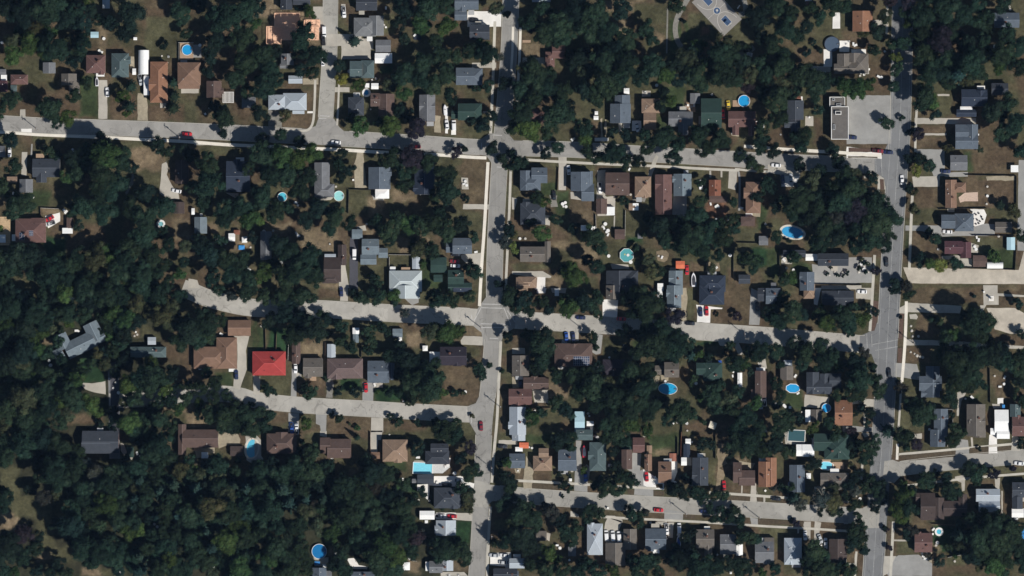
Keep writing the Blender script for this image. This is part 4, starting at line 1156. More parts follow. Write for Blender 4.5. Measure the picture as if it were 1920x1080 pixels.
ROOFC = dict(slate=(.098,.120,.148), bluegy=(.145,.18,.205), gy=(.15,.155,.165), lgy=(.36,.40,.44), mgy=(.17,.175,.18), wgy=(.135,.12,.105),
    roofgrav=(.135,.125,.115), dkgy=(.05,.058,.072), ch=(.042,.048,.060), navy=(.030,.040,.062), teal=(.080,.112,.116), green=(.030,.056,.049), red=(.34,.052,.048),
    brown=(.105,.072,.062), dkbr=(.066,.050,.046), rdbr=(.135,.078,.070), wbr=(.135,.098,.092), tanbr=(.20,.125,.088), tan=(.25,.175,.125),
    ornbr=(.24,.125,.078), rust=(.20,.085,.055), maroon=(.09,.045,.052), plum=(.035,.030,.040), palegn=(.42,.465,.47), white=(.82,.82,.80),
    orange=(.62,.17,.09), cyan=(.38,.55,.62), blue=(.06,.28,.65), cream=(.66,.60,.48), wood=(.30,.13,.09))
def roofmat(k):
    c = ROOFC[k]
    light = k in ('white', 'lgy', 'palegn', 'cyan')
    return mat("roof_" + k, c, 0.55 if light else 0.9, 0.05 if light else 0.13, 0.5, 0.3 if light else 0.15, 0.0 if light else 0.25, fine=2.5)
def capmat(k):
    c = ROOFC[k]; return mat("ridge_" + k, tuple(min(.85, v * 1.55 + .02) for v in c), 0.8, 0.05)
WALLC = [(.55,.52,.46), (.62,.60,.56), (.40,.36,.30), (.28,.14,.10), (.45,.47,.48), (.30,.18,.13)]
def wallmat(i): return mat("siding_%d" % (i % 6), WALLC[i % 6], 0.85, 0.06)
M_TRIM = mat("white_trim", (.74, .73, .70), 0.6, 0.04)
M_GLASS = mat("window_glass", (.03, .04, .05), 0.08, 0.0, spec=0.6)
M_WOOD = mat("deck_wood", (.36, .25, .17), 0.85, 0.15, stretch=(1, 6, 1))
M_PINEW = mat("fresh_timber", (.80, .50, .34), 0.85, 0.10)
M_BRICKC = mat("chimney_brick", (.22, .11, .08), 0.9, 0.15)
M_CONC = mat("pale_concrete", (.43, .40, .345), 0.9, 0.07, 0.5, stain=0.16)
M_WALK = mat("bright_pavement", (.74, .69, .60), 0.9, 0.06, 0.6, stain=0.10)
M_WALKS = mat("grey_pavement", (.50, .47, .405), 0.9, 0.07, 0.6, stain=0.14)
M_WHITE = mat("white_concrete", (.78, .755, .71), 0.85, 0.05, 0.4, stain=0.10)
M_GYC = mat("grey_concrete", (.30, .295, .28), 0.9, 0.07, 0.5, stain=0.14)
M_LGYC = mat("light_paving", (.55, .56, .55), 0.9, 0.08)
M_TAN = mat("dusty_gravel", (.34, .295, .215), 0.95, 0.16, 0.8, stain=0.22)
M_GRAV = mat("grey_gravel", (.22, .21, .185), 0.95, 0.20, 0.8, stain=0.2)
M_SAND = mat("worn_sand", (.24, .19, .125), 0.95, 0.2, 0.7, stain=0.3)
M_DARKA = mat("dark_asphalt", (.075, .075, .088), 0.9, 0.10, stain=0.1)
M_DUST = mat("dusty_concrete", (.48, .43, .355), 0.95, 0.10, 0.5, stain=0.2)
M_ROSE = mat("rose_paving", (.52, .39, .31), 0.9, 0.12)
M_BED = mat("mulch_bed", (.105, .068, .052), 0.95, 0.25)
M_STRIP = mat("dry_verge_grass", (.085, .066, .043), 0.95, 0.28, 1.0, stain=0.2)
PAVE = dict(dust=M_DUST, conc=M_CONC, white=M_WHITE, gyconc=M_GYC, tan=M_TAN, gravel=M_GRAV, gy=M_GYC, wood=M_WOOD, darkas=M_DARKA, rose=M_ROSE, sand=M_SAND,
            lgyconc=M_LGYC, bed=M_BED, lawnstrip=M_STRIP)
PNAME = dict(dust="dusty_lot", conc="driveway", white="concrete_yard", gyconc="paved_yard", tan="gravel_track", gravel="gravel_patch", gy="patio", wood="deck",
             darkas="asphalt_driveway", rose="patio", sand="sandy_ground", lgyconc="poolside_paving", bed="planting_bed", lawnstrip="grass_verge")
M_ROAD = {
 'upper': mat("asphalt_upper", (.305, .293, .272), 0.9, 0.07, 0.4, stain=0.14, crack=.09),
 'avenue': mat("asphalt_avenue", (.28, .27, .25), 0.9, 0.06, 0.4, stretch=(3.0, .25, 1), stain=0.10, crack=.09),
 'wide': mat("asphalt_wide", (.19, .193, .195), 0.9, 0.05, 0.5, stretch=(2.5, .2, 1), stain=0.07, crack=.09),
 'middle': mat("asphalt_middle", (.405, .385, .345), 0.9, 0.06, 0.4, stain=0.12, crack=.09),
 'side': mat("asphalt_side", (.35, .335, .30), 0.9, 0.06, 0.4, stain=0.12, crack=.09),
 'lower': mat("asphalt_lower", (.34, .325, .292), 0.9, 0.06, 0.4, stain=0.12, crack=.09)}
M_PAINT = mat("road_paint", (.34, .34, .33), 0.8, 0.25, 1.2, stain=0.35)
M_KERB = mat("kerb_concrete", (.42, .40, .35), 0.9, 0.08)
M_METAL = mat("grey_metal", (.35, .36, .37), 0.5, 0.05)
M_POLE = mat("pole_wood", (.16, .12, .09), 0.9, 0.15)
M_BLACK = mat("black_rubber", (.02, .02, .022), 0.8, 0.0)
M_FENCE = {'white': mat("fence_white", (.62, .60, .56), 0.8, 0.06), 'brown': mat("fence_brown", (.20, .13, .09), 0.9, 0.15),
           'black': mat("fence_dark", (.035, .032, .032), 0.9, 0.1), 'grey': mat("fence_grey", (.3, .3, .3), 0.9, 0.1), 'rust': mat("fence_rust", (.30, .12, .08), 0.9, 0.1)}
M_LEAF = mat("leaves", None, 0.85, 0.25, 1.6, 0.08, objcol=True, attr="tint", fine=3.5)
M_BARK = mat("bark", (.10, .08, .065), 0.95, 0.15)
M_TWIG = mat("pale_twigs", (.20, .18, .15), 0.95, 0.1)
M_CARP = mat("car_paint", None, 0.3, 0.0, spec=0.6, objcol=True)
M_STONE = mat("boulder_stone", (.48, .45, .40), 0.9, 0.2)
def watermat(k, c): return mat("water_" + k, c, 0.12, 0.05, 0.8, 0.5, stretch=(1, 2, 1), fine=1.6)
# ---------------------------------------------------------------- mesh helpers
def obj(name, verts, faces, mats, parent=None, fm=None, smooth=False):
    me = bpy.data.meshes.new(name); me.from_pydata([tuple(v) for v in verts], [], faces)
    for m in (mats if isinstance(mats, (list, tuple)) else [mats]): me.materials.append(m)
    if fm: me.polygons.foreach_set('material_index', fm)
    if smooth: me.polygons.foreach_set('use_smooth', [True] * len(faces))
    me.update(); o = bpy.data.objects.new(name, me); COL.objects.link(o)
    if parent: o.parent = parent
    return o
def inst(name, me, parent=None, loc=(0, 0, 0), rz=0.0, sc=(1, 1, 1), color=None):
    o = bpy.data.objects.new(name, me); COL.objects.link(o); o.location = loc; o.rotation_euler = (0, 0, rz); o.scale = sc
    if parent: o.parent = parent
    if color: o.color = (*color, 1)
    return o
def thing(name, label, cat, loc=(0, 0, 0), rz=0.0, group=None):
    o = bpy.data.objects.new(name, None); COL.objects.link(o); o.location = loc; o.rotation_euler = (0, 0, rz); o.empty_display_size = 0.5
    o['label'] = label; o['category'] = cat
    if group: o['group'] = group
    return o
class MB:
    def __init__(s): s.v = []; s.f = []; s.m = []
    def box(s, x0, y0, z0, x1, y1, z1, m=0):
        b = len(s.v); s.v += [(x0,y0,z0),(x1,y0,z0),(x1,y1,z0),(x0,y1,z0),(x0,y0,z1),(x1,y0,z1),(x1,y1,z1),(x0,y1,z1)]
        s.f += [(b,b+3,b+2,b+1),(b+4,b+5,b+6,b+7),(b,b+1,b+5,b+4),(b+1,b+2,b+6,b+5),(b+2,b+3,b+7,b+6),(b+3,b,b+4,b+7)]; s.m += [m]*6
    def bar(s, p, q, w, z0, z1, m=0):
        p, q = Vector(p), Vector(q); d = (q - p); n = Vector((-d.y, d.x)).normalized() * w / 2
        s.prism([p + n, p - n, q - n, q + n], z0, z1, m)
    def prism(s, poly, z0, z1, m=0, top=True):
        a = sum(poly[i][0]*poly[(i+1)%len(poly)][1] - poly[(i+1)%len(poly)][0]*poly[i][1] for i in range(len(poly)))
        if a < 0: poly = poly[::-1]
        b = len(s.v); n = len(poly)
        s.v += [(p[0], p[1], z0) for p in poly] + [(p[0], p[1], z1) for p in poly]
        s.f.append(tuple(range(b+n, b+2*n))); s.m.append(m)
        s.f.append(tuple(range(b+n-1, b-1, -1))); s.m.append(m)
        for i in range(n): j = (i+1) % n; s.f.append((b+i, b+j, b+n+j, b+n+i)); s.m.append(m)
    def tube(s, p, q, r0, r1, n=6, m=0, cap=True):
        p, q = Vector(p), Vector(q); d = (q-p).normalized(); a = d.orthogonal().normalized(); c = d.cross(a); b = len(s.v)
        for P, r in ((p, r0), (q, r1)):
            for i in range(n): t = 2*math.pi*i/n; s.v.append(tuple(P + a*r*math.cos(t) + c*r*math.sin(t)))
        for i in range(n): j = (i+1) % n; s.f.append((b+i, b+j, b+n+j, b+n+i)); s.m.append(m)
        if cap: s.f.append(tuple(range(b+n, b+2*n))); s.m.append(m)
    def obj(s, name, mats, parent=None, smooth=False): return obj(name, s.v, s.f, mats, parent, s.m, smooth)
def struct(o, kind='structure'): o['kind'] = kind; return o
def catmull(pts, n=8):
    out = []
    P = [pts[0]] + list(pts) + [pts[-1]]
    for i in range(1, len(P)-2):
        p0, p1, p2, p3 = (Vector(p) for p in P[i-1:i+3])
        for k in range(n):
            t = k / n; out.append(0.5*((2*p1)+(p2-p0)*t+(2*p0-5*p1+4*p2-p3)*t*t+(3*p1-p0-3*p2+p3)*t**3))
    out.append(Vector(P[-2])); return out
def strip(name, pts, w, z, m, thick=0.0, off=0.0, kind='structure'):
    vs, fs = [], []; n = len(pts)
    for i, p in enumerate(pts):
        d = (pts[min(i+1, n-1)] - pts[max(i-1, 0)]).normalized(); nn = Vector((-d.y, d.x))
        a = p + nn*(off + w/2); b = p + nn*(off - w/2); vs += [(a.x, a.y, z), (b.x, b.y, z)]
        if thick: vs += [(a.x, a.y, z-thick), (b.x, b.y, z-thick)]
    k = 4 if thick else 2
    for i in range(n-1):
        a = i*k; b = a+k; fs.append((a, a+1, b+1, b))
        if thick: fs += [(a+2, a, b, b+2), (a+1, a+3, b+3, b+1)]
    return struct(obj(name, vs, fs, m), kind)
# ---------------------------------------------------------------- ground
TONE = dict(brown=(.108,.078,.050), tan=(.195,.148,.095), olive=(.076,.073,.040), green=(.042,.058,.026), lush=(.022,.048,.021), rust=(.15,.08,.052), dark_floor=(.030,.033,.020))
def axis(a, b, st, far): 
    core = list(np.arange(a, b + .01, st)); o = [30, 90, 220, 500, 1100, far]
    return np.array([a - t for t in reversed(o)] + core + [b + t for t in o])
def make_ground():
    X = axis(-256, 256, 1.0, 3500); Y = axis(-152, 152, 1.0, 3500)
    gx, gy = np.meshgrid(X, Y)
    # smooth value noise for warping and blending
    def vn(x, y, s, seed):
        rs = np.random.RandomState(seed); t = rs.rand(256, 256); x = x / s + 1000; y = y / s + 1000
        ix = np.floor(x).astype(int); iy = np.floor(y).astype(int); fx = x - ix; fy = y - iy; fx = fx*fx*(3-2*fx); fy = fy*fy*(3-2*fy)
        g = lambda a, b: t[a % 256, b % 256]
        return (g(ix,iy)*(1-fx)+g(ix+1,iy)*fx)*(1-fy)+(g(ix,iy+1)*(1-fx)+g(ix+1,iy+1)*fx)*fy
    n1 = vn(gx, gy, 14, 1); n2 = vn(gx, gy, 5, 2); n3 = vn(gx, gy, 1.8, 3)
    mixf = np.clip((n1*.55+n2*.45-.35)*3, 0, 1)[..., None]
    col = np.array(TONE['olive'])*(1-mixf) + np.array(TONE['brown'])*.85*mixf
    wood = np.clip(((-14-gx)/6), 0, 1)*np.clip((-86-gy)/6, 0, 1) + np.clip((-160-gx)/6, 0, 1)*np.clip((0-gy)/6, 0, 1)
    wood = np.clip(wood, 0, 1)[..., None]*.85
    col = col*(1-wood) + np.array(TONE['dark_floor'])*wood  # ground over the woods blended to a dark green brown
    wxx = gx + (vn(gx, gy, 4, 5)-.5)*2.2; wyy = gy + (vn(gx, gy, 4, 6)-.5)*2.2
    for (c, r), s in SHEETS.items():
        for ln in s.strip().splitlines():
            if ln[0] != 'B': continue
            t = ln.split(); k = t[1]; x0, y0, x1, y1 = (float(v) for v in t[2:6])
            x0, x1 = wx(c, x0), wx(c, x1); ya, yb = wy(r, y1), wy(r, y0)
            if x1 <= x0 or yb <= ya: continue
            d = np.minimum(np.minimum(wxx-x0, x1-wxx), np.minimum(wyy-ya, yb-wyy))
            a = np.clip(d/1.6+.5, 0, 1)[..., None]
            tone = np.array(TONE[k])*(.8+.4*n2[..., None]); 
            if k in ('brown', 'tan'): tone = tone*(1-.30*mixf*1) + np.array(TONE['olive'])*.30*mixf
            col = col*(1-a) + tone*a
    col *= (.80 + .40*n3[..., None]) * (.88+.24*n2[..., None])
    ny, nx = gx.shape
    vs = np.stack([gx, gy, np.zeros_like(gx)], -1).reshape(-1, 3)
    i = np.arange(nx-1)[None, :] + np.arange(ny-1)[:, None]*nx
    fs = np.stack([i, i+1, i+1+nx, i+nx], -1).reshape(-1, 4)
    me = bpy.data.meshes.new("ground"); me.vertices.add(len(vs)); me.vertices.foreach_set('co', vs.ravel())
    me.loops.add(len(fs)*4); me.polygons.add(len(fs)); me.loops.foreach_set('vertex_index', fs.ravel())
    me.polygons.foreach_set('loop_start', np.arange(0, len(fs)*4, 4)); me.update(calc_edges=True); me.validate()
    at = me.color_attributes.new("tint", 'FLOAT_COLOR', 'POINT')
    c4 = np.ones((len(vs), 4), np.float32); c4[:, :3] = col.reshape(-1, 3); at.data.foreach_set('color', c4.ravel())
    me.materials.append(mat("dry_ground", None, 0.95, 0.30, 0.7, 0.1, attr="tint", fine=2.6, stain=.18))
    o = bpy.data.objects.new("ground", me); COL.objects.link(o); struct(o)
make_ground()
# ---------------------------------------------------------------- roads
ROADS = {
 'upper_street': ('upper', 7.1, [(-60,229),(0,231),(90,236),(200,239.5),(350,245),(500,252),(630,259),(780,268),(900,276),(1060,280),(1180,287),(1340,296),(1450,302.5),(1600,309),(1672,313)]),
 'centre_avenue': ('avenue', 7.4, [(960,-60),(958,0),(954,100),(946,200),(938,290),(933,370),(929,450),(927,520),(926,600),(917,715),(908,800),(904,900),(899,1000),(893,1090),(889,1150)]),
 'wide_avenue': ('wide', 9.6, [(1694,-60),(1692,40),(1689,200),(1686,270),(1680,350),(1674,450),(1669,540),(1662,680),(1656,800),(1649,900),(1642,1000),(1636,1090),(1631,1150)]),
 'middle_street': ('middle', 7.9, [(342,540),(365,549),(400,562),(475,577),(592,579),(730,587),(880,594),(985,601),(1135,610),(1335,623),(1440,630),(1590,643),(1655,648)]),
 'crescent_street': ('middle', 7.2, [(205,752),(300,745),(400,738),(450,742),(480,750),(557,759),(680,766),(780,772),(880,777),(912,778)]),
 'lower_street': ('lower', 7.2, [(900,921),(985,930),(1100,938),(1210,945),(1330,951),(1440,957),(1590,966),(1645,969)]),
 'side_street': ('side', 6.8, [(622,-60),(620,-10),(618,100),(613,180),(609,250)]),
 'east_street': ('lower', 6.6, [(1655,884),(1700,877),(1790,867),(1920,856),(1990,850)]),
 'shaded_lane': ('wide', 5.0, [(212,690),(214,760),(215,860)]),
}
RP = {}
zr = dict(wide_avenue=.04, centre_avenue=.034, upper_street=.022, middle_street=.028, crescent_street=.022, lower_street=.018, side_street=.016, east_street=.024, shaded_lane=.012)
for k, (mk, w, pts) in ROADS.items():
    P = catmull([px(p) for p in pts], 6); RP[k] = (P, w)
    strip(k, P, w, zr[k], M_ROAD[mk])
JUNC = [('wide', .044, [(1640,299),(1655,290),(1664,270),(1705,270),(1700,360),(1662,368),(1658,335),(1640,323)]),
 ('wide', .044, [(1612,630),(1635,620),(1648,600),(1684,600),(1679,692),(1642,686),(1634,664),(1612,658)]),
 ('avenue', .038, [(896,578),(912,556),(943,556),(952,574),(966,586),(966,614),(944,628),(938,648),(906,648),(903,624),(888,612)]),
 ('avenue', .037, [(876,762),(892,756),(901,738),(906,720),(922,720),(915,830),(895,830),(892,812),(880,792)]),
 ('avenue', .036, [(900,262),(918,250),(952,250),(968,268),(985,272),(985,294),(960,298),(948,306),(922,306),(912,292),(898,290)]),
 ('upper', .026, [(575,243),(592,236),(597,222),(626,222),(636,238),(650,250),(655,262),(580,262)]),
 ('lower', .045, [(1618,952),(1632,946),(1650,946),(1648,990),(1628,990),(1612,982)]),
 ('lower', .046, [(1655,905),(1658,865),(1674,862),(1690,868),(1712,864),(1712,888),(1690,892),(1676,906)]),
 ('lower', .037, [(890,900),(912,905),(925,914),(950,916),(950,938),(922,940),(912,952),(890,950)])]
for mk, z, pl in JUNC:
    b = MB(); b.v = [(*px(p), z) for p in pl]; b.f = [tuple(range(len(pl)))]; b.m = [0]
    o = struct(b.obj("road_junction", M_ROAD[mk]))
    if o.data.polygons[0].normal.z < 0: o.data.flip_normals()
def near_other(p, skip, extra=1.0):
    for k, (P, w) in RP.items():
        if k == skip: continue
        for q in P[::2]:
            if (p - q).length < w/2 + extra + 2.6: return True
    return False
for k, (P, w) in RP.items():                     # raised kerbs along both sides, broken at junctions
    if k == 'shaded_lane': continue
    for sgn in (-1, 1):
        run = []
        n = len(P)
        for i in range(n + 1):
            ok = False
            if i < n:
                d = (P[min(i+1, n-1)] - P[max(i-1, 0)]).normalized(); q = P[i] + Vector((-d.y, d.x))*sgn*(w/2 + .1); ok = not near_other(q, k)
            if ok: run.append(q)
            else:
                if len(run) > 2: strip("kerb", run, 0.22, 0.13, M_KERB, thick=0.13)
                run = []
def walk(name, pts, w, m, z=.10, n=5): return strip(name, catmull([px(p) for p in pts], n), w, z, m, thick=.1)
walk("pavement", [(-20,247),(20,248.5),(75,252.5),(180,257),(250,260.5),(350,265.5),(420,271),(500,274.5),(630,280.5),(717,285.5),(817,290),(880,294.5),(912,296)], 1.5, M_WALK)
walk("pavement", [(985,299.5),(1100,306),(1230,311.5),(1310,316),(1386,319.5)], 1.2, M_WALKS)
walk("pavement", [(1385,322),(1387,345),(1386,395)], 1.0, M_GYC, .08)
walk("pavement", [(1395,274),(1464,279.5),(1590,287),(1652,293)], 1.5, M_WALK)
walk("pavement", [(1378,317),(1420,321),(1445,322),(1470,323)], 1.1, M_WALKS, .085)
walk("pavement", [(915,304),(912,360),(908,430),(903,500),(899,574)], 1.45, M_WALK)
walk("pavement", [(928,40),(926,100),(924,160),(920,250)], 1.3, M_WALKS)
walk("pavement", [(976,52),(974,110),(971,160),(966,250)], 1.2, M_WALK)
walk("pavement", [(962,50),(960.5,100),(958,135)], 1.1, M_WALK, .14)
walk("pavement", [(958,308),(955,395),(950,500),(948,545)], 1.2, M_WALKS)
walk("pavement", [(939,640),(936,700),(932,785),(926,850),(922,905)], 1.3, M_WALKS)
walk("pavement", [(920,950),(917,990),(914,1060),(912,1120)], 1.3, M_WALKS)
walk("pavement", [(1719,205),(1717,240),(1716,285)], 1.1, M_WALKS)
walk("pavement", [(1711,360),(1709,400),(1707,450),(1705,505)], 1.3, M_WALKS)
walk("pavement", [(1699.5,565),(1698,620),(1695,670),(1691,716)], 1.4, M_WALK)
walk("pavement", [(1690,716),(1687,770),(1684,812)], 1.0, M_WALKS)
walk("pavement", [(1683,832),(1682,862)], 1.2, M_WALK, n=2)
walk("pavement", [(1675,978),(1673,1020),(1670,1075),(1668,1120)], 1.3, M_WALKS)
walk("pavement", [(1664,10),(1663,40),(1662,64)], 1.0, M_WALKS)
walk("pavement", [(1648,332),(1647,360)], 1.0, M_WALKS, n=2)
walk("pavement", [(1640,478),(1637,530),(1634,580),(1631,621)], 1.3, M_WALKS)
walk("pavement", [(1622,740),(1621,800)], 1.0, M_WALKS, n=2)
walk("pavement", [(1617,868),(1615,900)], 1.1, M_WALKS, n=2)
walk("pavement", [(1606,1034),(1604,1062),(1602,1100)], 1.0, M_WALKS, n=3)
walk("pavement", [(968,901),(1050,905.5),(1110,909),(1180,913),(1230,916)], 1.2, M_WALKS)
walk("pavement", [(1330,923.5),(1400,928),(1440,931),(1500,935)], 1.2, M_WALKS)
walk("pavement", [(1125,969),(1217,974),(1310,978.5),(1380,983),(1440,987),(1500,990),(1592,996)], 1.1, M_WALKS)
walk("pavement", [(1684,852),(1740,847),(1795,842),(1860,836),(1950,828)], 1.1, M_WALKS)
walk("pavement", [(1698,911),(1730,907),(1770,902),(1815,897),(1870,892),(1950,886)], 1.1, M_WALKS)
walk("pavement", [(591,150),(590,190),(587,228),(578,243),(562,245),(530,242)], 1.1, M_WALKS)
walk("pavement", [(636,150),(634,200),(632,235)], .9, M_WALKS)
# painted lines
M_PAINT2 = mat("crossing_paint", (.52, .51, .49), 0.8, 0.2, 1.2, stain=0.2)
def line(pts, w, z=.056): strip("road_marking", [Vector(px(p)) for p in pts], w, z, M_PAINT if pts[0][0] > 1600 else M_PAINT2)
P, w = RP['wide_avenue']
for off, lw in ((-3.95, .16), (0, .2), (3.85, .16)): strip("road_marking", P, lw, .052, M_PAINT, off=off)
P, w = RP['centre_avenue']
for p in ([(905,570),(947,571)], [(904,577),(946,578)], [(901,607),(949,608)], [(890,600),(903,575)], [(945,578),(958,610)], [(951,582),(966,604)], [(917,555),(927,554)],
          [(918,634),(934,635)], [(884,590),(885,602)], [(903,614),(948,614)], [(883,778),(884,793)], [(963,583),(963,598)], [(941,254),(924,253)], [(932,313),(945,314)],
          [(903,268),(903,283)], [(1635,646),(1684,637)], [(1641,657),(1683,650)], [(1625,625),(1626,652)], [(1634,626),(1635,650)], [(1642,298),(1643,322)], [(1652,292),(1654,330)],
          [(600,217),(618,218)], [(598,222),(612,222)]): line(p, .3)
# ---------------------------------------------------------------- paved surfaces
def poly_obj(name, pts, z, m):
    from mathutils.geometry import tessellate_polygon
    pts3 = [Vector((x, y, 0)) for x, y in pts]
    a = sum(pts[i][0]*pts[(i+1)%len(pts)][1]-pts[(i+1)%len(pts)][0]*pts[i][1] for i in range(len(pts)))
    if abs(a) < .3: return None
    if a < 0: pts3.reverse()
    tr = tessellate_polygon([pts3]); n = len(pts3)
    vs = [(p.x, p.y, z) for p in pts3] + [(p.x, p.y, 0) for p in pts3]
    fs = []
    for t in tr:
        p, q, r = (pts3[i] for i in t)
        fs.append(tuple(t) if (q-p).cross(r-p).z > 0 else tuple(reversed(t)))
    fs += [(i+n, (i+1)%n+n, (i+1)%n, i) for i in range(n)]
    return struct(obj(name, vs, fs, m))
def rough_edge(pts, amt, step=2.0):
    out = []
    for i, p in enumerate(pts):
        q = pts[(i+1) % len(pts)]; L = math.dist(p, q); k = max(1, int(L/step))
        for j in range(k):
            t = j/k; x = p[0]+(q[0]-p[0])*t; y = p[1]+(q[1]-p[1])*t
            out.append((x+random.uniform(-amt, amt), y+random.uniform(-amt, amt)))
    return out
def rp(vals, c, r): return [(wx(c, vals[i]), wy(r, vals[i+1])) for i in range(0, len(vals), 2)]
def rect(c, r, x0, y0, x1, y1): return wx(c, x0), wy(r, y1), wx(c, x1), wy(r, y0)
LINES = [(c, r, ln) for (c, r), s in SHEETS.items() for ln in s.strip().splitlines()]
pi = 0
for c, r, ln in LINES:
    if ln[0] == 'A':
        t = ln.split(); k = t[-1]; v = [float(q) for q in t[1:-1]]
        if len(v) % 2: v = v[:-1]
        P = rp(v, c, r)
    elif ln[0] == 'D':
        t = ln.split(); k = t[1]; x0, y0, x1, y1 = rect(c, r, *[float(q) for q in t[2:6]]); P = [(x0, y0), (x1, y0), (x1, y1), (x0, y1)]
    else: continue
    pi += 1
    amt = {'tan': .35, 'gravel': .45, 'sand': .8, 'bed': .12, 'lawnstrip': .1, 'wood': 0, 'rose': .1}.get(k, .1)
    z = (.052 if k not in ('bed', 'lawnstrip') else .09) + (pi % 7) * .004
    if k == 'wood':
        t0 = struct(poly_obj("deck", P, .35, M_WOOD)); xs = [p[0] for p in P]; ys = [p[1] for p in P]
        continue
    poly_obj(PNAME[k], rough_edge(P, amt) if amt else P, z, PAVE[k])
# curved park paths and lanes
PATHM = {(2, 0): (M_GRAV, 2.4), (0, 1): (M_GYC, 1.0), (0, 2): (M_DARKA, 4.0)}
for c, r, ln in LINES:
    if ln[0] != 'V': continue
    pts = [tuple(float(v) for v in q.split()) for q in ln[2:].split(';')]
    m, w = PATHM[c, r]
    if len(pts) == 2: w = .7
    strip("path", catmull([(wx(c, x), wy(r, y)) for x, y in pts], 5), w, .05, m)
# ---------------------------------------------------------------- houses
WIN = {}
def window_mesh():
    b = MB(); b.box(-.62, -.05, 0, .62, .02, .1); b.box(-.62, -.05, 1.1, .62, .02, 1.2); b.box(-.62, -.05, .1, -.52, .02, 1.1); b.box(.52, -.05, .1, .62, .02, 1.1)
    o = b.obj("window", M_TRIM); me = o.data; bpy.data.objects.remove(o); return me
def pane_mesh():
    b = MB(); b.box(-.52, -.02, .1, .52, .0, 1.1); o = b.obj("pane", M_GLASS); me = o.data; bpy.data.objects.remove(o); return me
def door_mesh():
    b = MB(); b.box(-.48, -.05, 0, .48, .02, 2.05); o = b.obj("door", mat("door_paint", (.30, .12, .09), .5, .03)); me = o.data; bpy.data.objects.remove(o); return me
def small(fn):
    return fn()
WIN_ME, PANE_ME, DOOR_ME = window_mesh(), pane_mesh(), door_mesh()
def cyl_mesh(name, r, h, m, n=10):
    b = MB(); b.tube((0, 0, 0), (0, 0, h), r, r, n); o = b.obj(name, m); me = o.data; bpy.data.objects.remove(o); return me
VENT_ME = cyl_mesh("vent_pipe", .17, .45, M_TRIM, 8)
VENTD_ME = cyl_mesh("roof_vent", .22, .4, M_BLACK, 8)
def chim_mesh():
    b = MB(); b.box(-.4, -.35, 0, .4, .35, 1.6); b.box(-.46, -.41, 1.6, .46, .41, 1.75); b.box(-.2, -.18, 1.75, .2, .18, 1.95, 1)
    o = b.obj("chimney", [M_BRICKC, M_BLACK]); me = o.data; bpy.data.objects.remove(o); return me
CHIM_ME = chim_mesh()
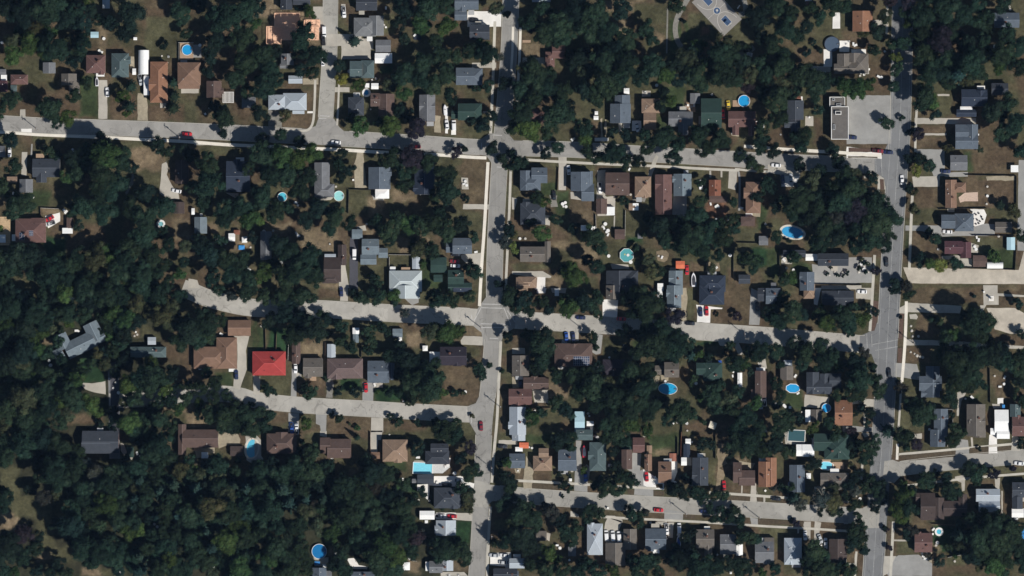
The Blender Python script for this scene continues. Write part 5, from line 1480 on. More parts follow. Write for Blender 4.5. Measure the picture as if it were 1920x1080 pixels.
def roof_wing(root, typ, cx, cy, w, d, ang, eave, mk, idx, pitch, small=False, wallm=None, posts=False):
    """one wing: wall, roof and ridge cap, all children of the house"""
    base = Matrix.Translation((cx, cy, 0)) @ Matrix.Rotation(ang, 4, 'Z')
    ee = eave + idx * .023; ov = .12 if small else .38
    rt, fall = typ[0], typ[1:] or 'x'
    sw = fall == 'y'
    if sw: base = base @ Matrix.Rotation(math.pi/2, 4, 'Z'); w, d = d, w
    W, D = w/2, d/2
    b = MB()
    if posts:
        for sx in (-1, 1):
            for sy in (-1, 1): b.box(sx*(W-.2)-.06, sy*(D-.2)-.06, 0, sx*(W-.2)+.06, sy*(D-.2)+.06, ee)
    else:
        b.box(-W+ov, -D+ov, 0, W-ov, D-ov, ee-.005)
        if rt == 'g':
            h = pitch * (D - ov); v = len(b.v)
            for sx in (-1, 1):
                x = sx*(W-ov)
                b.v += [(x, -D+ov, ee), (x, D-ov, ee), (x, 0, ee+h)]
            b.f += [(v, v+2, v+1), (v+3, v+4, v+5), (v, v+3, v+5, v+2), (v+1, v+2, v+5, v+4)]; b.m += [0]*4
    wo = b.obj("post_frame" if posts else "wall", wallm); 
    b = MB(); t = .16; cap = None; apex = ee + t
    if rt == 'f':
        b.box(-W, -D, ee, W, D, ee+.22, 0)
        if not small:                                # parapet rim
            for a in ((-W, -D, W, -D+.3), (-W, D-.3, W, D), (-W, -D+.3, -W+.3, D-.3), (W-.3, -D+.3, W, D-.3)): b.box(a[0], a[1], ee+.22, a[2], a[3], ee+.5, 1)
        apex = ee + .22
    elif rt == 'q':                                  # arched metal vault
        n = 8; v = len(b.v)
        for s_ in (-1, 1):
            for i in range(n+1):
                a = math.pi*i/n; b.v.append((s_*W, -D*math.cos(a), ee + .9*D*math.sin(a)))
        for i in range(n): b.f.append((v+i, v+n+1+i, v+n+2+i, v+i+1)); b.m.append(0)
        b.f.append(tuple(range(v+n, v-1, -1))); b.f.append(tuple(range(v+n+1, v+2*n+2))); b.m += [1, 1]
        apex = ee + .9*D
    else:
        h = pitch * D; rl = W if rt == 'g' else max(W - D, 0.02)
        v = 0; b.v += [(-W,-D,ee),(W,-D,ee),(W,D,ee),(-W,D,ee),(-W,-D,ee+t),(W,-D,ee+t),(W,D,ee+t),(-W,D,ee+t)]
        b.f += [(0,3,2,1),(0,1,5,4),(1,2,6,5),(2,3,7,6),(3,0,4,7)]; b.m += [1]*5
        if rt == 'h' and D > W: rl = .02; h = pitch * W
        b.v += [(-rl,0,ee+t+h),(rl,0,ee+t+h)]
        b.f += [(4,5,9,8),(6,7,8,9),(5,6,9),(7,4,8)]; b.m += [0,0,0 if rt=='h' else 2,0 if rt=='h' else 2]
        apex = ee + t + h
        cap = MB(); cw = .13
        if rl > .3: cap.box(-rl+.02, -cw, apex-.03, rl-.02, cw, apex+.05)
        if rt == 'h':
            for sx in (-1, 1):
                for sy in (-1, 1):
                    p = Vector((sx*W, sy*D, ee+t)); q = Vector((sx*rl, 0, apex)); cap.tube(p*.97+q*.03, q, .09, .09, 4)
    ro = b.obj("roof", [roofmat(mk), M_TRIM, wallm])
    for o in (wo, ro):
        o.data.transform(base); o.parent = root
    if cap and cap.v and not small:
        o = cap.obj("ridge_cap", capmat(mk)); o.data.transform(base); o.parent = root
    return base, W, D, ee, apex, rt, ov
def parse_wings(c, r, parts):
    out = []
    for p in parts:
        for q in p.split(','):
            t = q.split(); ang = 0.0
            if '@' in t[-1]: a, b = t[-1].split('@'); t[-1] = a; ang = -R(float(b))
            x0, y0, x1, y1 = rect(c, r, *[float(v) for v in t[1:5]])
            out.append((t[0], (x0+x1)/2, (y0+y1)/2, x1-x0, y1-y0, ang, float(t[5]) if len(t) > 5 and t[5] else None))
    return out
LAND = []                                   # landmarks: (x, y, radius, label)
SHEDKIND = [('trailer', 'trailer', 'trailer'), ('trampoline', 'trampoline', 'trampoline'), ('umbrella', 'garden_umbrella', 'umbrella'), ('garden table', 'garden_table', 'garden table'), ('round table', 'garden_table', 'garden table'),
    ('bench', 'garden_bench', 'bench'), ('pool cover', 'pool_cover', 'pool cover'), ('paddling', 'paddling_pool', 'paddling pool'), ('timber deck', 'raised_deck', 'deck'), ('tent', 'garden_tent', 'tent'), ('greenhouse', 'greenhouse', 'greenhouse'),
    ('tarpaulin', 'tarpaulin', 'tarpaulin'), ('awning', 'awning', 'awning'), ('canopy', 'canopy', 'canopy'), ('carport', 'carport', 'carport'), ('cover', 'canopy', 'canopy'), ('porch', 'porch', 'porch'),
    ('garden frame', 'cold_frame', 'garden frame'), ('glazed frame', 'cold_frame', 'garden frame'), ('garage', 'garage', 'garage'), ('bin', 'storage_bin', 'bin'), ('locker', 'storage_locker', 'locker'), ('box', 'storage_box', 'storage box'), ('camper', 'camper_trailer', 'trailer')]
OPENK = {'canopy', 'awning', 'carport', 'tarpaulin', 'porch', 'garden_table', 'garden_bench'}
rnd = random.Random(3)
HOUSES = []
for c, r, ln in LINES:
    if ln[0] not in 'HSGL': continue
    seg = ln[2:].split(';'); mk = seg[0].strip(); label = seg[-1].strip(); W_ = parse_wings(c, r, seg[1:-1])
    kind = ln[0]; ax = sum(w[1]*w[3]*w[4] for w in W_)/sum(w[3]*w[4] for w in W_); ay = sum(w[2]*w[3]*w[4] for w in W_)/sum(w[3]*w[4] for w in W_)
    first = label.split(' beside ')[0].split(' behind ')[0].split(' above ')[0].split(' below ')[0].split(' on ')[0]
    if kind == 'S':
        name, cat = 'shed', 'shed'
        for kw, nm, ct in SHEDKIND:
            if kw in first and not (' shed' in first and kw in ('box', 'cover', 'garage', 'locker')): name, cat = nm, ct; break
        if name == 'shed' and ' shed' not in first and ('roof' in first or 'wing' in first): name, cat = 'annex', 'annex'
    elif kind == 'G': name, cat = 'garage', 'garage'
    elif kind == 'L': name, cat = 'commercial_building', 'building'
    else: name, cat = 'house', 'house'
    root = thing(name, label, cat, (ax, ay, 0), 0, {'house': 'houses of the neighbourhood', 'shed': 'garden sheds', 'garage': 'garages', 'canopy': 'garden canopies'}.get(name))
    small_ = kind == 'S'
    wm = M_TRIM if (small_ and mk in ('white', 'lgy')) else wallmat(rnd.randrange(6))
    infos = []
    if kind == 'H' and len(W_) == 1 and W_[0][3]*W_[0][4] > 55 and W_[0][5] == 0 and W_[0][0] in ('gx', 'gy', 'hx', 'hy') and mk != 'red':
        typ, cx, cy, w, d, ang, h = W_[0]; al = typ[1] == 'x'; ln_, wd = (w, d) if al else (d, w); q = rnd.random()
        sgn = (-1 if q < .6 else 1); off = rnd.uniform(-.28, .28)*ln_; ww = ln_*rnd.uniform(.26, .36); out = rnd.uniform(.0, 1.0)
        if q < .8:                                    # a cross gable or dormer over the front rooms
            dep = wd*.5 + out
            if al: W_.append(('gy', cx+off, cy+sgn*dep/2, ww, dep, 0.0, 3.0))
            else: W_.append(('gx', cx+sgn*dep/2, cy+off, dep, ww, 0.0, 3.0))
    for i, (typ, cx, cy, w, d, ang, h) in enumerate(W_):
        e = h if h else (2.2 if small_ else 2.7 if kind == 'G' else rnd.choice((3.3, 3.8, 4.4)))
        if i == 0: e0 = e
        elif kind == 'H' and not h: e = e0 - .15
        elif kind == 'H' and h == 3.0: e = e0 - .1
        if w*d > 180 and kind == 'H' and not h: e = e0 = 3.3
        pitch = (.25 if small_ else .44 + .04*((i*3 + int(abs(cx))) % 4)) if mk != 'red' else .5
        infos.append(roof_wing(root, typ, cx-ax, cy-ay, w, d, ang, e, mk, i, pitch, small_, wm, posts=name in OPENK))
    if kind == 'H' and W_[0][3]*W_[0][4] > 60 and rnd.random() < .55:
        typ, cx, cy, w, d, ang, h = W_[0]; sw_, sd_ = rnd.uniform(2.2, 4.2), rnd.uniform(1.3, 2.4); sg = rnd.choice((-1, 1)); x0_ = cx-ax+rnd.uniform(-.3, .3)*w-sw_/2; y0_ = cy-ay+sg*(d/2) - (sd_ if sg < 0 else 0)
        if ang == 0:
            zt = rnd.choice((.25, 2.5)); b_ = MB(); b_.box(x0_, y0_+sg*.03, zt-.12, x0_+sw_, y0_+sd_+sg*.03, zt)
            for px_ in (x0_+.1, x0_+sw_-.2):
                for py_ in (y0_+.1, y0_+sd_-.2): b_.box(px_, py_+sg*.03, 0, px_+.1, py_+.1+sg*.03, zt-.12)
            b_.obj("porch", [rnd.choice((M_TRIM, M_WOOD, M_CONC, M_METAL))], root)
    LAND.append((ax, ay, max(W_[0][3], W_[0][4])/2, label, kind)); HOUSES.append((root, ax, ay, W_, infos, kind))
    if kind in 'HG':
        for i, (base, W, D, ee, apex, rt, ov) in enumerate(infos):
            if W*D < 9: continue
            if i == 0 or W*D > 22:
                for sy in (-1, 1):
                    for k, fx in enumerate((-.55, .1, .6)):
                        if kind == 'G' and k: continue
                        if k == 1 and sy < 0 and i == 0:
                            o = inst("door", DOOR_ME, root); o.matrix_local = base @ Matrix.Translation((fx*W, sy*(D-ov)-.01, .15)) ; continue
                        o = inst("window", WIN_ME, root)
                        o.matrix_local = base @ Matrix.Translation((fx*W, sy*(D-ov), 1.1)) @ Matrix.Rotation(0 if sy < 0 else math.pi, 4, 'Z')
                        p = inst("pane", PANE_ME, o)
        base, W, D, ee, apex, rt, ov = infos[0]
        if kind == 'H' and rt in 'gh':
            for k in range(rnd.choice((1, 2, 2, 3))):
                fx, fy = rnd.uniform(-.5, .5), rnd.choice((-1, 1))*rnd.uniform(.2, .6)
                z = ee + .16 + (apex-ee-.16)*(1-abs(fy)) - .12
                o = inst("vent_pipe" if k != 1 else "roof_vent", VENT_ME if k != 1 else VENTD_ME, root); o.matrix_local = base @ Matrix.Translation((fx*W, fy*D, z))
            if rnd.random() < .45:
                fx = rnd.uniform(-.4, .4); o = inst("chimney", CHIM_ME, root); o.matrix_local = base @ Matrix.Translation((fx*W, rnd.choice((-.3, .3))*D, apex-1.1))
    if kind == 'L':
        for x0, y0, x1, y1, hh, nm in ((508,778,545,795,1.0,'rooftop_unit'),(500,835,545,862,1.3,'rooftop_unit'),(482,935,500,975,.9,'rooftop_unit'),(478,738,498,758,.6,'rooftop_unit')):
            a = rect(c, r, x0, y0, x1, y1); b = MB(); z = 3.82 if y0 < 800 else 4.75
            b.box(a[0]-ax, a[1]-ay, z, a[2]-ax, a[3]-ay, z+hh); b.box(a[0]-ax+.3, a[1]-ay+.3, z+hh, a[2]-ax-.3, a[3]-ay-.3, z+hh+.12, 1)
            b.obj(nm, [M_TRIM if x0 == 500 else M_METAL, M_BLACK], root)
# solar panels on their roofs
M_SOLAR = mat("solar_cells", (.022, .035, .075), .35, .05, spec=.3); M_SOLF = mat("panel_frame", (.55, .60, .68), .4, .0)
for c, r, ln in LINES:
    if ln[0] != 'Q': continue
    for q in ln[2:].split(';'):
        v = [float(a) for a in q.split()]
        if v[2] < 100: v = [v[0], v[1], v[0]+v[2], v[1]+v[3]]
        x0, y0, x1, y1 = rect(c, r, *v); mx, my = (x0+x1)/2, (y0+y1)/2
        root, ax, ay, W_, infos, _k = min((h for h in HOUSES if h[5] == 'H'), key=lambda h: math.hypot(h[1]-mx, h[2]-my))
        dg = bpy.context.evaluated_depsgraph_get()
        def top(x, y):
            best = 3.2
            for base, W, D, ee, apex, rt, ov in infos:
                p = base.inverted() @ Vector((x-ax, y-ay, 0))
                if abs(p.x) < W and abs(p.y) < D:
                    z = ee+.16+(apex-ee-.16)*(1-abs(p.y)/D)
                    if rt == 'h': z = min(z, ee+.16+(apex-ee-.16)*(W-abs(p.x))/D)
                    best = max(best, z)
            return best
        big = (x1-x0) > 5; nx, ny = (8, 4) if big else (2, 3)
        for i in range(nx):
            for j in range(ny):
                a0 = x0+(x1-x0)*i/nx+.025; a1 = x0+(x1-x0)*(i+1)/nx-.025; b0 = y0+(y1-y0)*j/ny+.05; b1 = y0+(y1-y0)*(j+1)/ny-.05
                zs = [top(*p)+.10 for p in ((a0,b0),(a1,b0),(a1,b1),(a0,b1))]; v = [(a0-ax,b0-ay,zs[0]),(a1-ax,b0-ay,zs[1]),(a1-ax,b1-ay,zs[2]),(a0-ax,b1-ay,zs[3])]
                e = .05; ii = [(a0+e-ax,b0+e-ay,zs[0]+.02),(a1-e-ax,b0+e-ay,zs[1]+.02),(a1-e-ax,b1-e-ay,zs[2]+.02),(a0+e-ax,b1-e-ay,zs[3]+.02)]
                lo = [(p[0],p[1],p[2]-.06) for p in v]
                obj("solar_panel", v+ii+lo, [(0,1,5,4),(1,2,6,5),(2,3,7,6),(3,0,4,7),(4,5,6,7),(0,8,9,1),(1,9,10,2),(2,10,11,3),(3,11,8,0)], [M_SOLF, M_SOLAR], root, [0,0,0,0,1,0,0,0,0])
# timber framed house under construction, pergolas
for c, r, ln in LINES:
    if ln[0] == 'N':
        seg = ln[2:].split(';'); x0, y0, x1, y1 = rect(c, r, *[float(v) for v in seg[0].split()]); root = thing('unfinished_house', seg[1], 'house', (x0, y0, 0), 0, 'houses of the neighbourhood')
        LAND.append(((x0+x1)/2, (y0+y1)/2, 10, seg[1], 'H'))
        def L(a, b): return wx(c, a)-x0, wy(r, b)-y0
        for (a, b_, cc, d, z) in ((140,100,330,205,.5),(80,200,190,330,.55),(190,205,470,300,.6),(360,150,480,205,.65)):
            p, q = L(a, d), L(cc, b_); m = MB(); m.box(p[0], p[1], 0, q[0], q[1], z); m.obj("floor_deck", M_PINEW, root)
            for (u, v) in (((p[0],p[1]),(q[0],p[1])),((q[0],p[1]),(q[0],q[1])),((q[0],q[1]),(p[0],q[1])),((p[0],q[1]),(p[0],p[1]))):
                m = MB(); n = max(2, int(math.dist(u, v)/1.2))
                m.bar(u, v, .22, z+.02, z+.12); m.bar(u, v, .22, z+2.4, z+2.55)
                for k in range(n): t = k/n; X, Y = u[0]+(v[0]-u[0])*t, u[1]+(v[1]-u[1])*t; m.box(X-.06, Y-.06, z+.1, X+.06, Y+.06, z+2.4)
                m.obj("stud_wall", M_PINEW, root)
            n = int((q[0]-p[0])/3)
            for k in range(1, n+1):
                X = p[0]+(q[0]-p[0])*k/(n+1); m = MB(); m.bar((X, p[1]), (X, q[1]), .18, z+2.3, z+2.5); m.obj("roof_beam", M_PINEW, root)
    if ln[0] == 'Y':
        seg = ln[2:].split(';') if ';' in ln else [ln[2:], 'long timber terrace with a pale frame at the western edge']
        t = seg[0].split(); x0, y0, x1, y1 = rect(c, r, *[float(v) for v in t[1:5]]); big = y1-y0 > 8
        root = thing('timber_terrace' if big else 'pergola', seg[1], 'terrace' if big else 'pergola', ((x0+x1)/2, (y0+y1)/2, 0)); w, d = (x1-x0)/2, (y1-y0)/2
        pm = mat("terrace_wood", (.50, .36, .22), .85, .12) if big else M_TRIM
        if big:
            n = 14
            for k in range(n): b = MB(); b.box(-w, -d+2*d*k/n+.02, 0, w, -d+2*d*(k+1)/n-.02, .4); b.obj("plank", pm, root)
        else:
            for sx in (-1, 1):
                for sy in (-1, 1): b = MB(); b.box(sx*(w-.1)-.08, sy*(d-.1)-.08, 0, sx*(w-.1)+.08, sy*(d-.1)+.08, 2.4); b.obj("post", pm, root)
            for sy in (-1, 1): b = MB(); b.box(-w, sy*(d-.1)-.1, 2.4, w, sy*(d-.1)+.1, 2.6); b.obj("beam", pm, root)
            for k in range(9): b = MB(); x = -w+.15+(2*w-.3)*k/8; b.box(x-.14, -d, 2.6, x+.14, d, 2.7); b.obj("rafter", pm, root)
# ---------------------------------------------------------------- pools
WC = dict(blue=(.02,.30,.62), blue2=(.03,.33,.68), bigblue=(.02,.33,.60), cyan=(.10,.50,.66), mint=(.30,.62,.62), slateblue=(.075,.105,.15), tealoct=(.10,.36,.38), bluestone=(.05,.33,.62), teal=(.2,.45,.5),
          kidney=(.12,.50,.68), deep=(.015,.17,.42), pale=(.22,.66,.80), darkteal=(.045,.105,.12))
def ring(n, rx, ry, shape=None):
    out = []
    for i in range(n):
        t = 2*math.pi*i/n + math.pi/n; k = 1.0
        if shape == 'kid': k = 1 + .13*math.cos(2*t) - .10*math.cos(t)
        out.append((rx*k*math.cos(t), ry*k*math.sin(t)))
    return out
def pool(x, y, rx, ry, col, label, raised=True, n=28, shape=None, rot=0, rimm=None):
    root = thing('swimming_pool', label, 'pool', (x, y, 0), rot, 'garden swimming pools'); LAND.append((x, y, rx, label, 'P'))
    P = ring(n, rx, ry, shape); Q = [(a*(1+.22/rx), b*(1+.22/ry)) for a, b in P]; h = 1.15 if raised else .12
    rimm = rimm or M_TRIM
    def band(nm, A, B, z0, z1, m):
        vs = [(a, b, z1) for a, b in A]+[(a, b, z1) for a, b in B]+[(a, b, z0) for a, b in B]+[(a, b, z0-.25) for a, b in A]; k = len(A)
        fs = []
        for i in range(k): j = (i+1) % k; fs += [(i, k+i, k+j, j), (k+i, 2*k+i, 2*k+j, k+j), (3*k+i, i, j, 3*k+j)]
        return obj(nm, vs, fs, m, root)
    if raised:
        O = [(a*(1+.10/rx), b*(1+.10/ry)) for a, b in P]
        vs = [(a, b, 0) for a, b in O]+[(a, b, h-.05) for a, b in O]; k = len(O)
        obj("pool_wall", vs, [(i, (i+1) % k, k+(i+1) % k, k+i) for i in range(k)], mat("pool_wall", (.35,.45,.52), .6, .05), root)
    else: Q = [(a*(1+.9/rx), b*(1+.9/ry)) for a, b in P]
    band("pool_rim" if raised else "coping", P, Q, h-.06, h, rimm)
    wv = [(a, b, h-(.18 if raised else .06)) for a, b in P]; obj("water", wv, [tuple(range(len(P)))], watermat(col, WC[col]), root)
    b = MB(); b.bar((rx*.75, .2), (rx*1.05, .2), .06, h, h+.5); b.bar((rx*.75, -.2), (rx*1.05, -.2), .06, h, h+.5); b.box(rx*.7, -.2, h+.05, rx*.78, .2, h+.12); b.obj("ladder", M_METAL, root)
    return root
for c, r, ln in LINES:
    if ln[0] == 'P':
        seg = ln[2:].split(';'); t = seg[0].split(); x, y, rad = wx(c, float(t[0])), wy(r, float(t[1])), float(t[2])/16; k = t[3]
        if k == 'kidney2': continue
        if k == 'kidney': pool(x, y, 2.3, 4.8, k, seg[1], False, 32, 'kid', R(-10), mat("pool_stone", (.62,.58,.50), .9, .08)); continue
        if k == 'bluestone': pool(x+.2, y, 4.6, 2.9, k, seg[1], False, 32, 'kid', R(-12), mat("pool_stone", (.62,.58,.50), .9, .08)); continue
        if k == 'bigblue': pool(x, y, 4.3, 2.6, k, 'large oval bright blue pool below the grey brown house', True, 32, None, R(-4)); continue
        o = pool(x, y, rad, rad, k, seg[1], rad > 1.4, 8 if k == 'tealoct' else 28, rimm=mat("dark_pool_rim", (.03,.035,.05), .7, .05) if k == 'slateblue' else M_TRIM)
        if k == 'tealoct':
            b = MB(); b.tube((.6, .1, 1.0), (.6, .1, 1.15), .7, .7, 10); f = b.obj("pool_float", M_TRIM, o)
            b = MB(); b.tube((-.9, .4, 1.0), (-.9, .4, 1.12), .4, .4, 10); f = b.obj("pool_float", mat("yellow_float", (.5, .48, .2), .6, .02), o)
    if ln[0] == 'Z':
        seg = ln[2:].split(';'); x0, y0, x1, y1 = rect(c, r, *[float(v) for v in seg[0].split()]); w, d = (x1-x0)/2, (y1-y0)/2
        root = thing('swimming_pool', seg[1], 'pool', ((x0+x1)/2, (y0+y1)/2, 0), R(-3), 'garden swimming pools'); LAND.append(((x0+x1)/2, (y0+y1)/2, w, seg[1], 'P'))
        up = 0.45; zc = 'blue2' if 'rounded' in seg[1] else 'darkteal' if 'dark teal' in seg[1] else 'pale'
        pts = ring(8, w*1.08, d*1.08) if w < 3.6 else [(-w,-d),(w,-d),(w,d),(-w,d)]
        b = MB(); n = len(pts); Q = [(a*(1+.3/w), q*(1+.3/d)) for a, q in pts]
        b.v = [(a, q, up) for a, q in pts]+[(a, q, up) for a, q in Q]+[(a, q, 0) for a, q in Q]+[(a, q, 0) for a, q in pts]
        for i in range(n): j = (i+1) % n; b.f += [(i, n+i, n+j, j), (n+i, 2*n+i, 2*n+j, n+j), (3*n+i, i, j, 3*n+j)]; b.m += [0]*3
        b.obj("pool_rim", M_TRIM, root); obj("water", [(a, q, up-.15) for a, q in pts], [tuple(range(n))], watermat(zc, WC[zc]), root)
# ---------------------------------------------------------------- vehicles
def loft(stations, name, m):
    vs, fs = [], []
    for (x, hw, z0, z1) in stations: vs += [(x,-hw*.96,z0),(x,-hw,z0+.3*(z1-z0)),(x,-hw*.90,z1),(x,0,z1+.03),(x,hw*.90,z1),(x,hw,z0+.3*(z1-z0)),(x,hw*.96,z0)]
    k = 7
    for i in range(len(stations)-1):
        for j in range(k-1): a = i*k+j; fs.append((a, a+1, a+k+1, a+k))
        fs.append((i*k+6, i*k, (i+1)*k, (i+1)*k+6))
    fs += [tuple(range(k)), tuple(range(len(vs)-1, len(vs)-k-1, -1))]
    o = obj(name, vs, fs, m); 
    bm = bmesh.new(); bm.from_mesh(o.data); bmesh.ops.recalc_face_normals(bm, faces=bm.faces); bm.to_mesh(o.data); bm.free()
    me = o.data; bpy.data.objects.remove(o); return me
def keep(b, name, m):
    o = b.obj(name, m); me = o.data; bpy.data.objects.remove(o); return me
CARM = {}
CARM['car'] = dict(body=loft([(-2.25,.62,.35,.72),(-2.15,.80,.28,.86),(-1.5,.90,.25,.92),(0,.91,.25,.93),(1.2,.90,.25,.90),(1.9,.82,.28,.78),(2.25,.60,.35,.62)], "body", M_CARP),
    glass=loft([(-1.75,.70,.86,.90),(-1.15,.68,.88,1.36),(.25,.68,.88,1.38),(1.05,.74,.86,.90)], "cabin_glass", M_GLASS),
    roof=loft([(-1.15,.60,1.36,1.42),(-.9,.62,1.38,1.46),(.05,.62,1.38,1.46),(.28,.60,1.36,1.40)], "roof_panel", M_CARP))
CARM['van'] = dict(body=loft([(-2.5,.88,.35,1.9),(-2.4,.95,.3,2.0),(.9,.95,.3,2.0),(1.1,.94,.3,1.15),(2.2,.85,.3,.95),(2.45,.7,.35,.75)], "body", M_CARP),
    glass=loft([(.85,.80,1.2,1.9),(1.05,.82,1.15,1.85),(1.6,.80,1.0,1.1)], "windscreen", M_GLASS),
    roof=loft([(-2.3,.8,1.95,2.03),(-2.2,.82,1.98,2.08),(.6,.82,1.98,2.08),(.8,.8,1.95,2.02)], "roof_panel", M_CARP))
CARM['pickup'] = dict(body=loft([(-2.6,.80,.4,.80),(-2.55,.92,.35,.82),(-.3,.93,.35,.84),(-.2,.93,.35,1.05),(1.3,.93,.35,1.05),(2.3,.86,.35,.95),(2.6,.7,.4,.8)], "body", M_CARP),
    glass=loft([(-.35,.72,1.0,1.08),(-.15,.72,1.0,1.55),(.75,.72,1.0,1.56),(1.35,.76,1.0,1.06)], "cabin_glass", M_GLASS),
    roof=loft([(-.15,.64,1.54,1.60),(0,.66,1.55,1.64),(.6,.66,1.55,1.64),(.78,.64,1.54,1.58)], "roof_panel", M_CARP))
b = MB(); b.box(-2.45, -.72, .83, -.42, .72, .86); BED_ME = keep(b, "load_bed", M_BLACK)
b = MB(); b.tube((0, -.1, 0), (0, .1, 0), .32, .32, 12); b.f.append(tuple(range(11, -1, -1))); b.m.append(0); WHEEL_ME = keep(b, "wheel", M_BLACK)
b = MB(); b.box(-.06, -.16, 0, .02, .16, .12); LAMP_ME = keep(b, "headlight", M_TRIM)
CC = dict(white=(.82,.82,.82), silver=(.48,.50,.52), black=(.018,.018,.022), red=(.48,.02,.03), maroon=(.20,.02,.03), navy=(.02,.03,.09), blue=(.03,.09,.35), yellow=(.7,.5,.05), rust=(.38,.08,.04))
for c, r, ln in LINES:
    if ln[0] != 'C': continue
    seg = ln[2:].split(';'); t = seg[0].split(); label = seg[1]; x, y = wx(c, float(t[0])), wy(r, float(t[1]))
    k = 'van' if ' van' in label else 'pickup' if ('pickup' in label or 'truck' in label) else 'car'
    ang = -R(float(t[2])) + (math.pi if rnd.random() < .5 else 0)
    root = thing(k, label, k if k != 'pickup' else 'pickup truck', (x, y, .09), ang, {'car': 'parked and driving cars', 'van': 'parked vans', 'pickup': 'pickup trucks'}[k])
    for nm, kk in (('body', 'body'), ('windscreen' if k == 'van' else 'cabin', 'glass'), ('roof', 'roof')): inst(nm, CARM[k][kk], root, color=CC[t[3]])
    for sx in (-1.45, 1.4):
        for sy in (-.80, .80): inst("wheel", WHEEL_ME, root, (sx, sy, .32))
    for sy in (-.55, .55): inst("headlight", LAMP_ME, root, (2.22 if k == 'car' else 2.44, sy, .5))
    if k == 'pickup': inst("load_bed", BED_ME, root)
for c, r, ln in LINES:
    if ln[0] == 'O':
        seg = ln[2:].split(';'); t = seg[0].split(); label = seg[1]; x, y = wx(c, float(t[0])), wy(r, float(t[1])); Lh = float(t[3])/32; col = (.85,.85,.85)
        root = thing('boat', label, 'boat', (x, y, 0), R(90) - R(float(t[2])-90), 'boats on trailers')
        sec = [(-1,.85),(-.6,1),(0,1),(.45,.85),(.75,.55),(1,.05)]; W = Lh*.36
        me = loft([(a*Lh, W*bb, .5+max(0,a)*.25, 1.25+max(0,a)*.15) for a, bb in sec], "hull", M_CARP)
        cc = (.75,.75,.78)
        if 'red and white' in label: cc = (.55,.03,.06)
        inst("hull", me, root, color=cc)
        dm = mat("boat_white", (.82,.82,.8), .4, .02) if 'red and white' in label or 'covered' in label else mat("boat_blue_cover", (.03,.10,.40), .6, .05) if 'blue' in label else mat("boat_interior", (.05,.05,.06), .7, .05)
        me2 = loft([(a*Lh*.74-.1, W*bb*.70, 1.2, 1.36) for a, bb in sec[:-1]+[(1,.15)]], "cockpit", dm); inst("cockpit_cover" if 'cover' in label or 'blue' in label else "cockpit", me2, root)
        b = MB(); b.box(.1, -W*.5, 1.3, .2, W*.5, 1.75); b.obj("windshield", M_GLASS, root)
        b = MB(); b.bar((-Lh*.8, -.4), (Lh*1.1, 0), .1, .35, .5); b.bar((-Lh*.8, .4), (Lh*1.1, 0), .1, .35, .5); b.obj("trailer_frame", M_METAL, root)
        for sy in (-1, 1): inst("wheel", WHEEL_ME, root, (-Lh*.3, sy*W*.9, .32))
    if ln[0] == 'R':
        seg = ln[2:].split(';'); t = [float(v) for v in seg[0].split()]; x, y = wx(c, t[0]), wy(r, t[1]); w, l = t[-2]/16, t[-1]/16
        rz = 0 if t[2] == 2 else R(90)
        root = thing('camper_trailer', seg[1], 'trailer', (x, y, 0), rz, 'camper trailers')
        me = loft([(-l/2, w*.42, .5, 2.2), (-l/2+.2, w*.48, .45, 2.5), (l/2-.9, w*.48, .45, 2.5), (l/2-.2, w*.42, .5, 2.1), (l/2, w*.3, .6, 1.2)], "body", M_CARP); inst("body", me, root, color=(.8,.8,.8))
        b = MB(); b.box(-.35, -.35, 2.5, .35, .35, 2.66); b.obj("roof_hatch", M_METAL, root)
        b = MB(); b.bar((l/2, 0), (l/2+1.1, 0), .1, .45, .55); b.obj("tow_bar", M_METAL, root)
        for sy in (-1, 1): inst("wheel", WHEEL_ME, root, (0, sy*w*.46, .32))
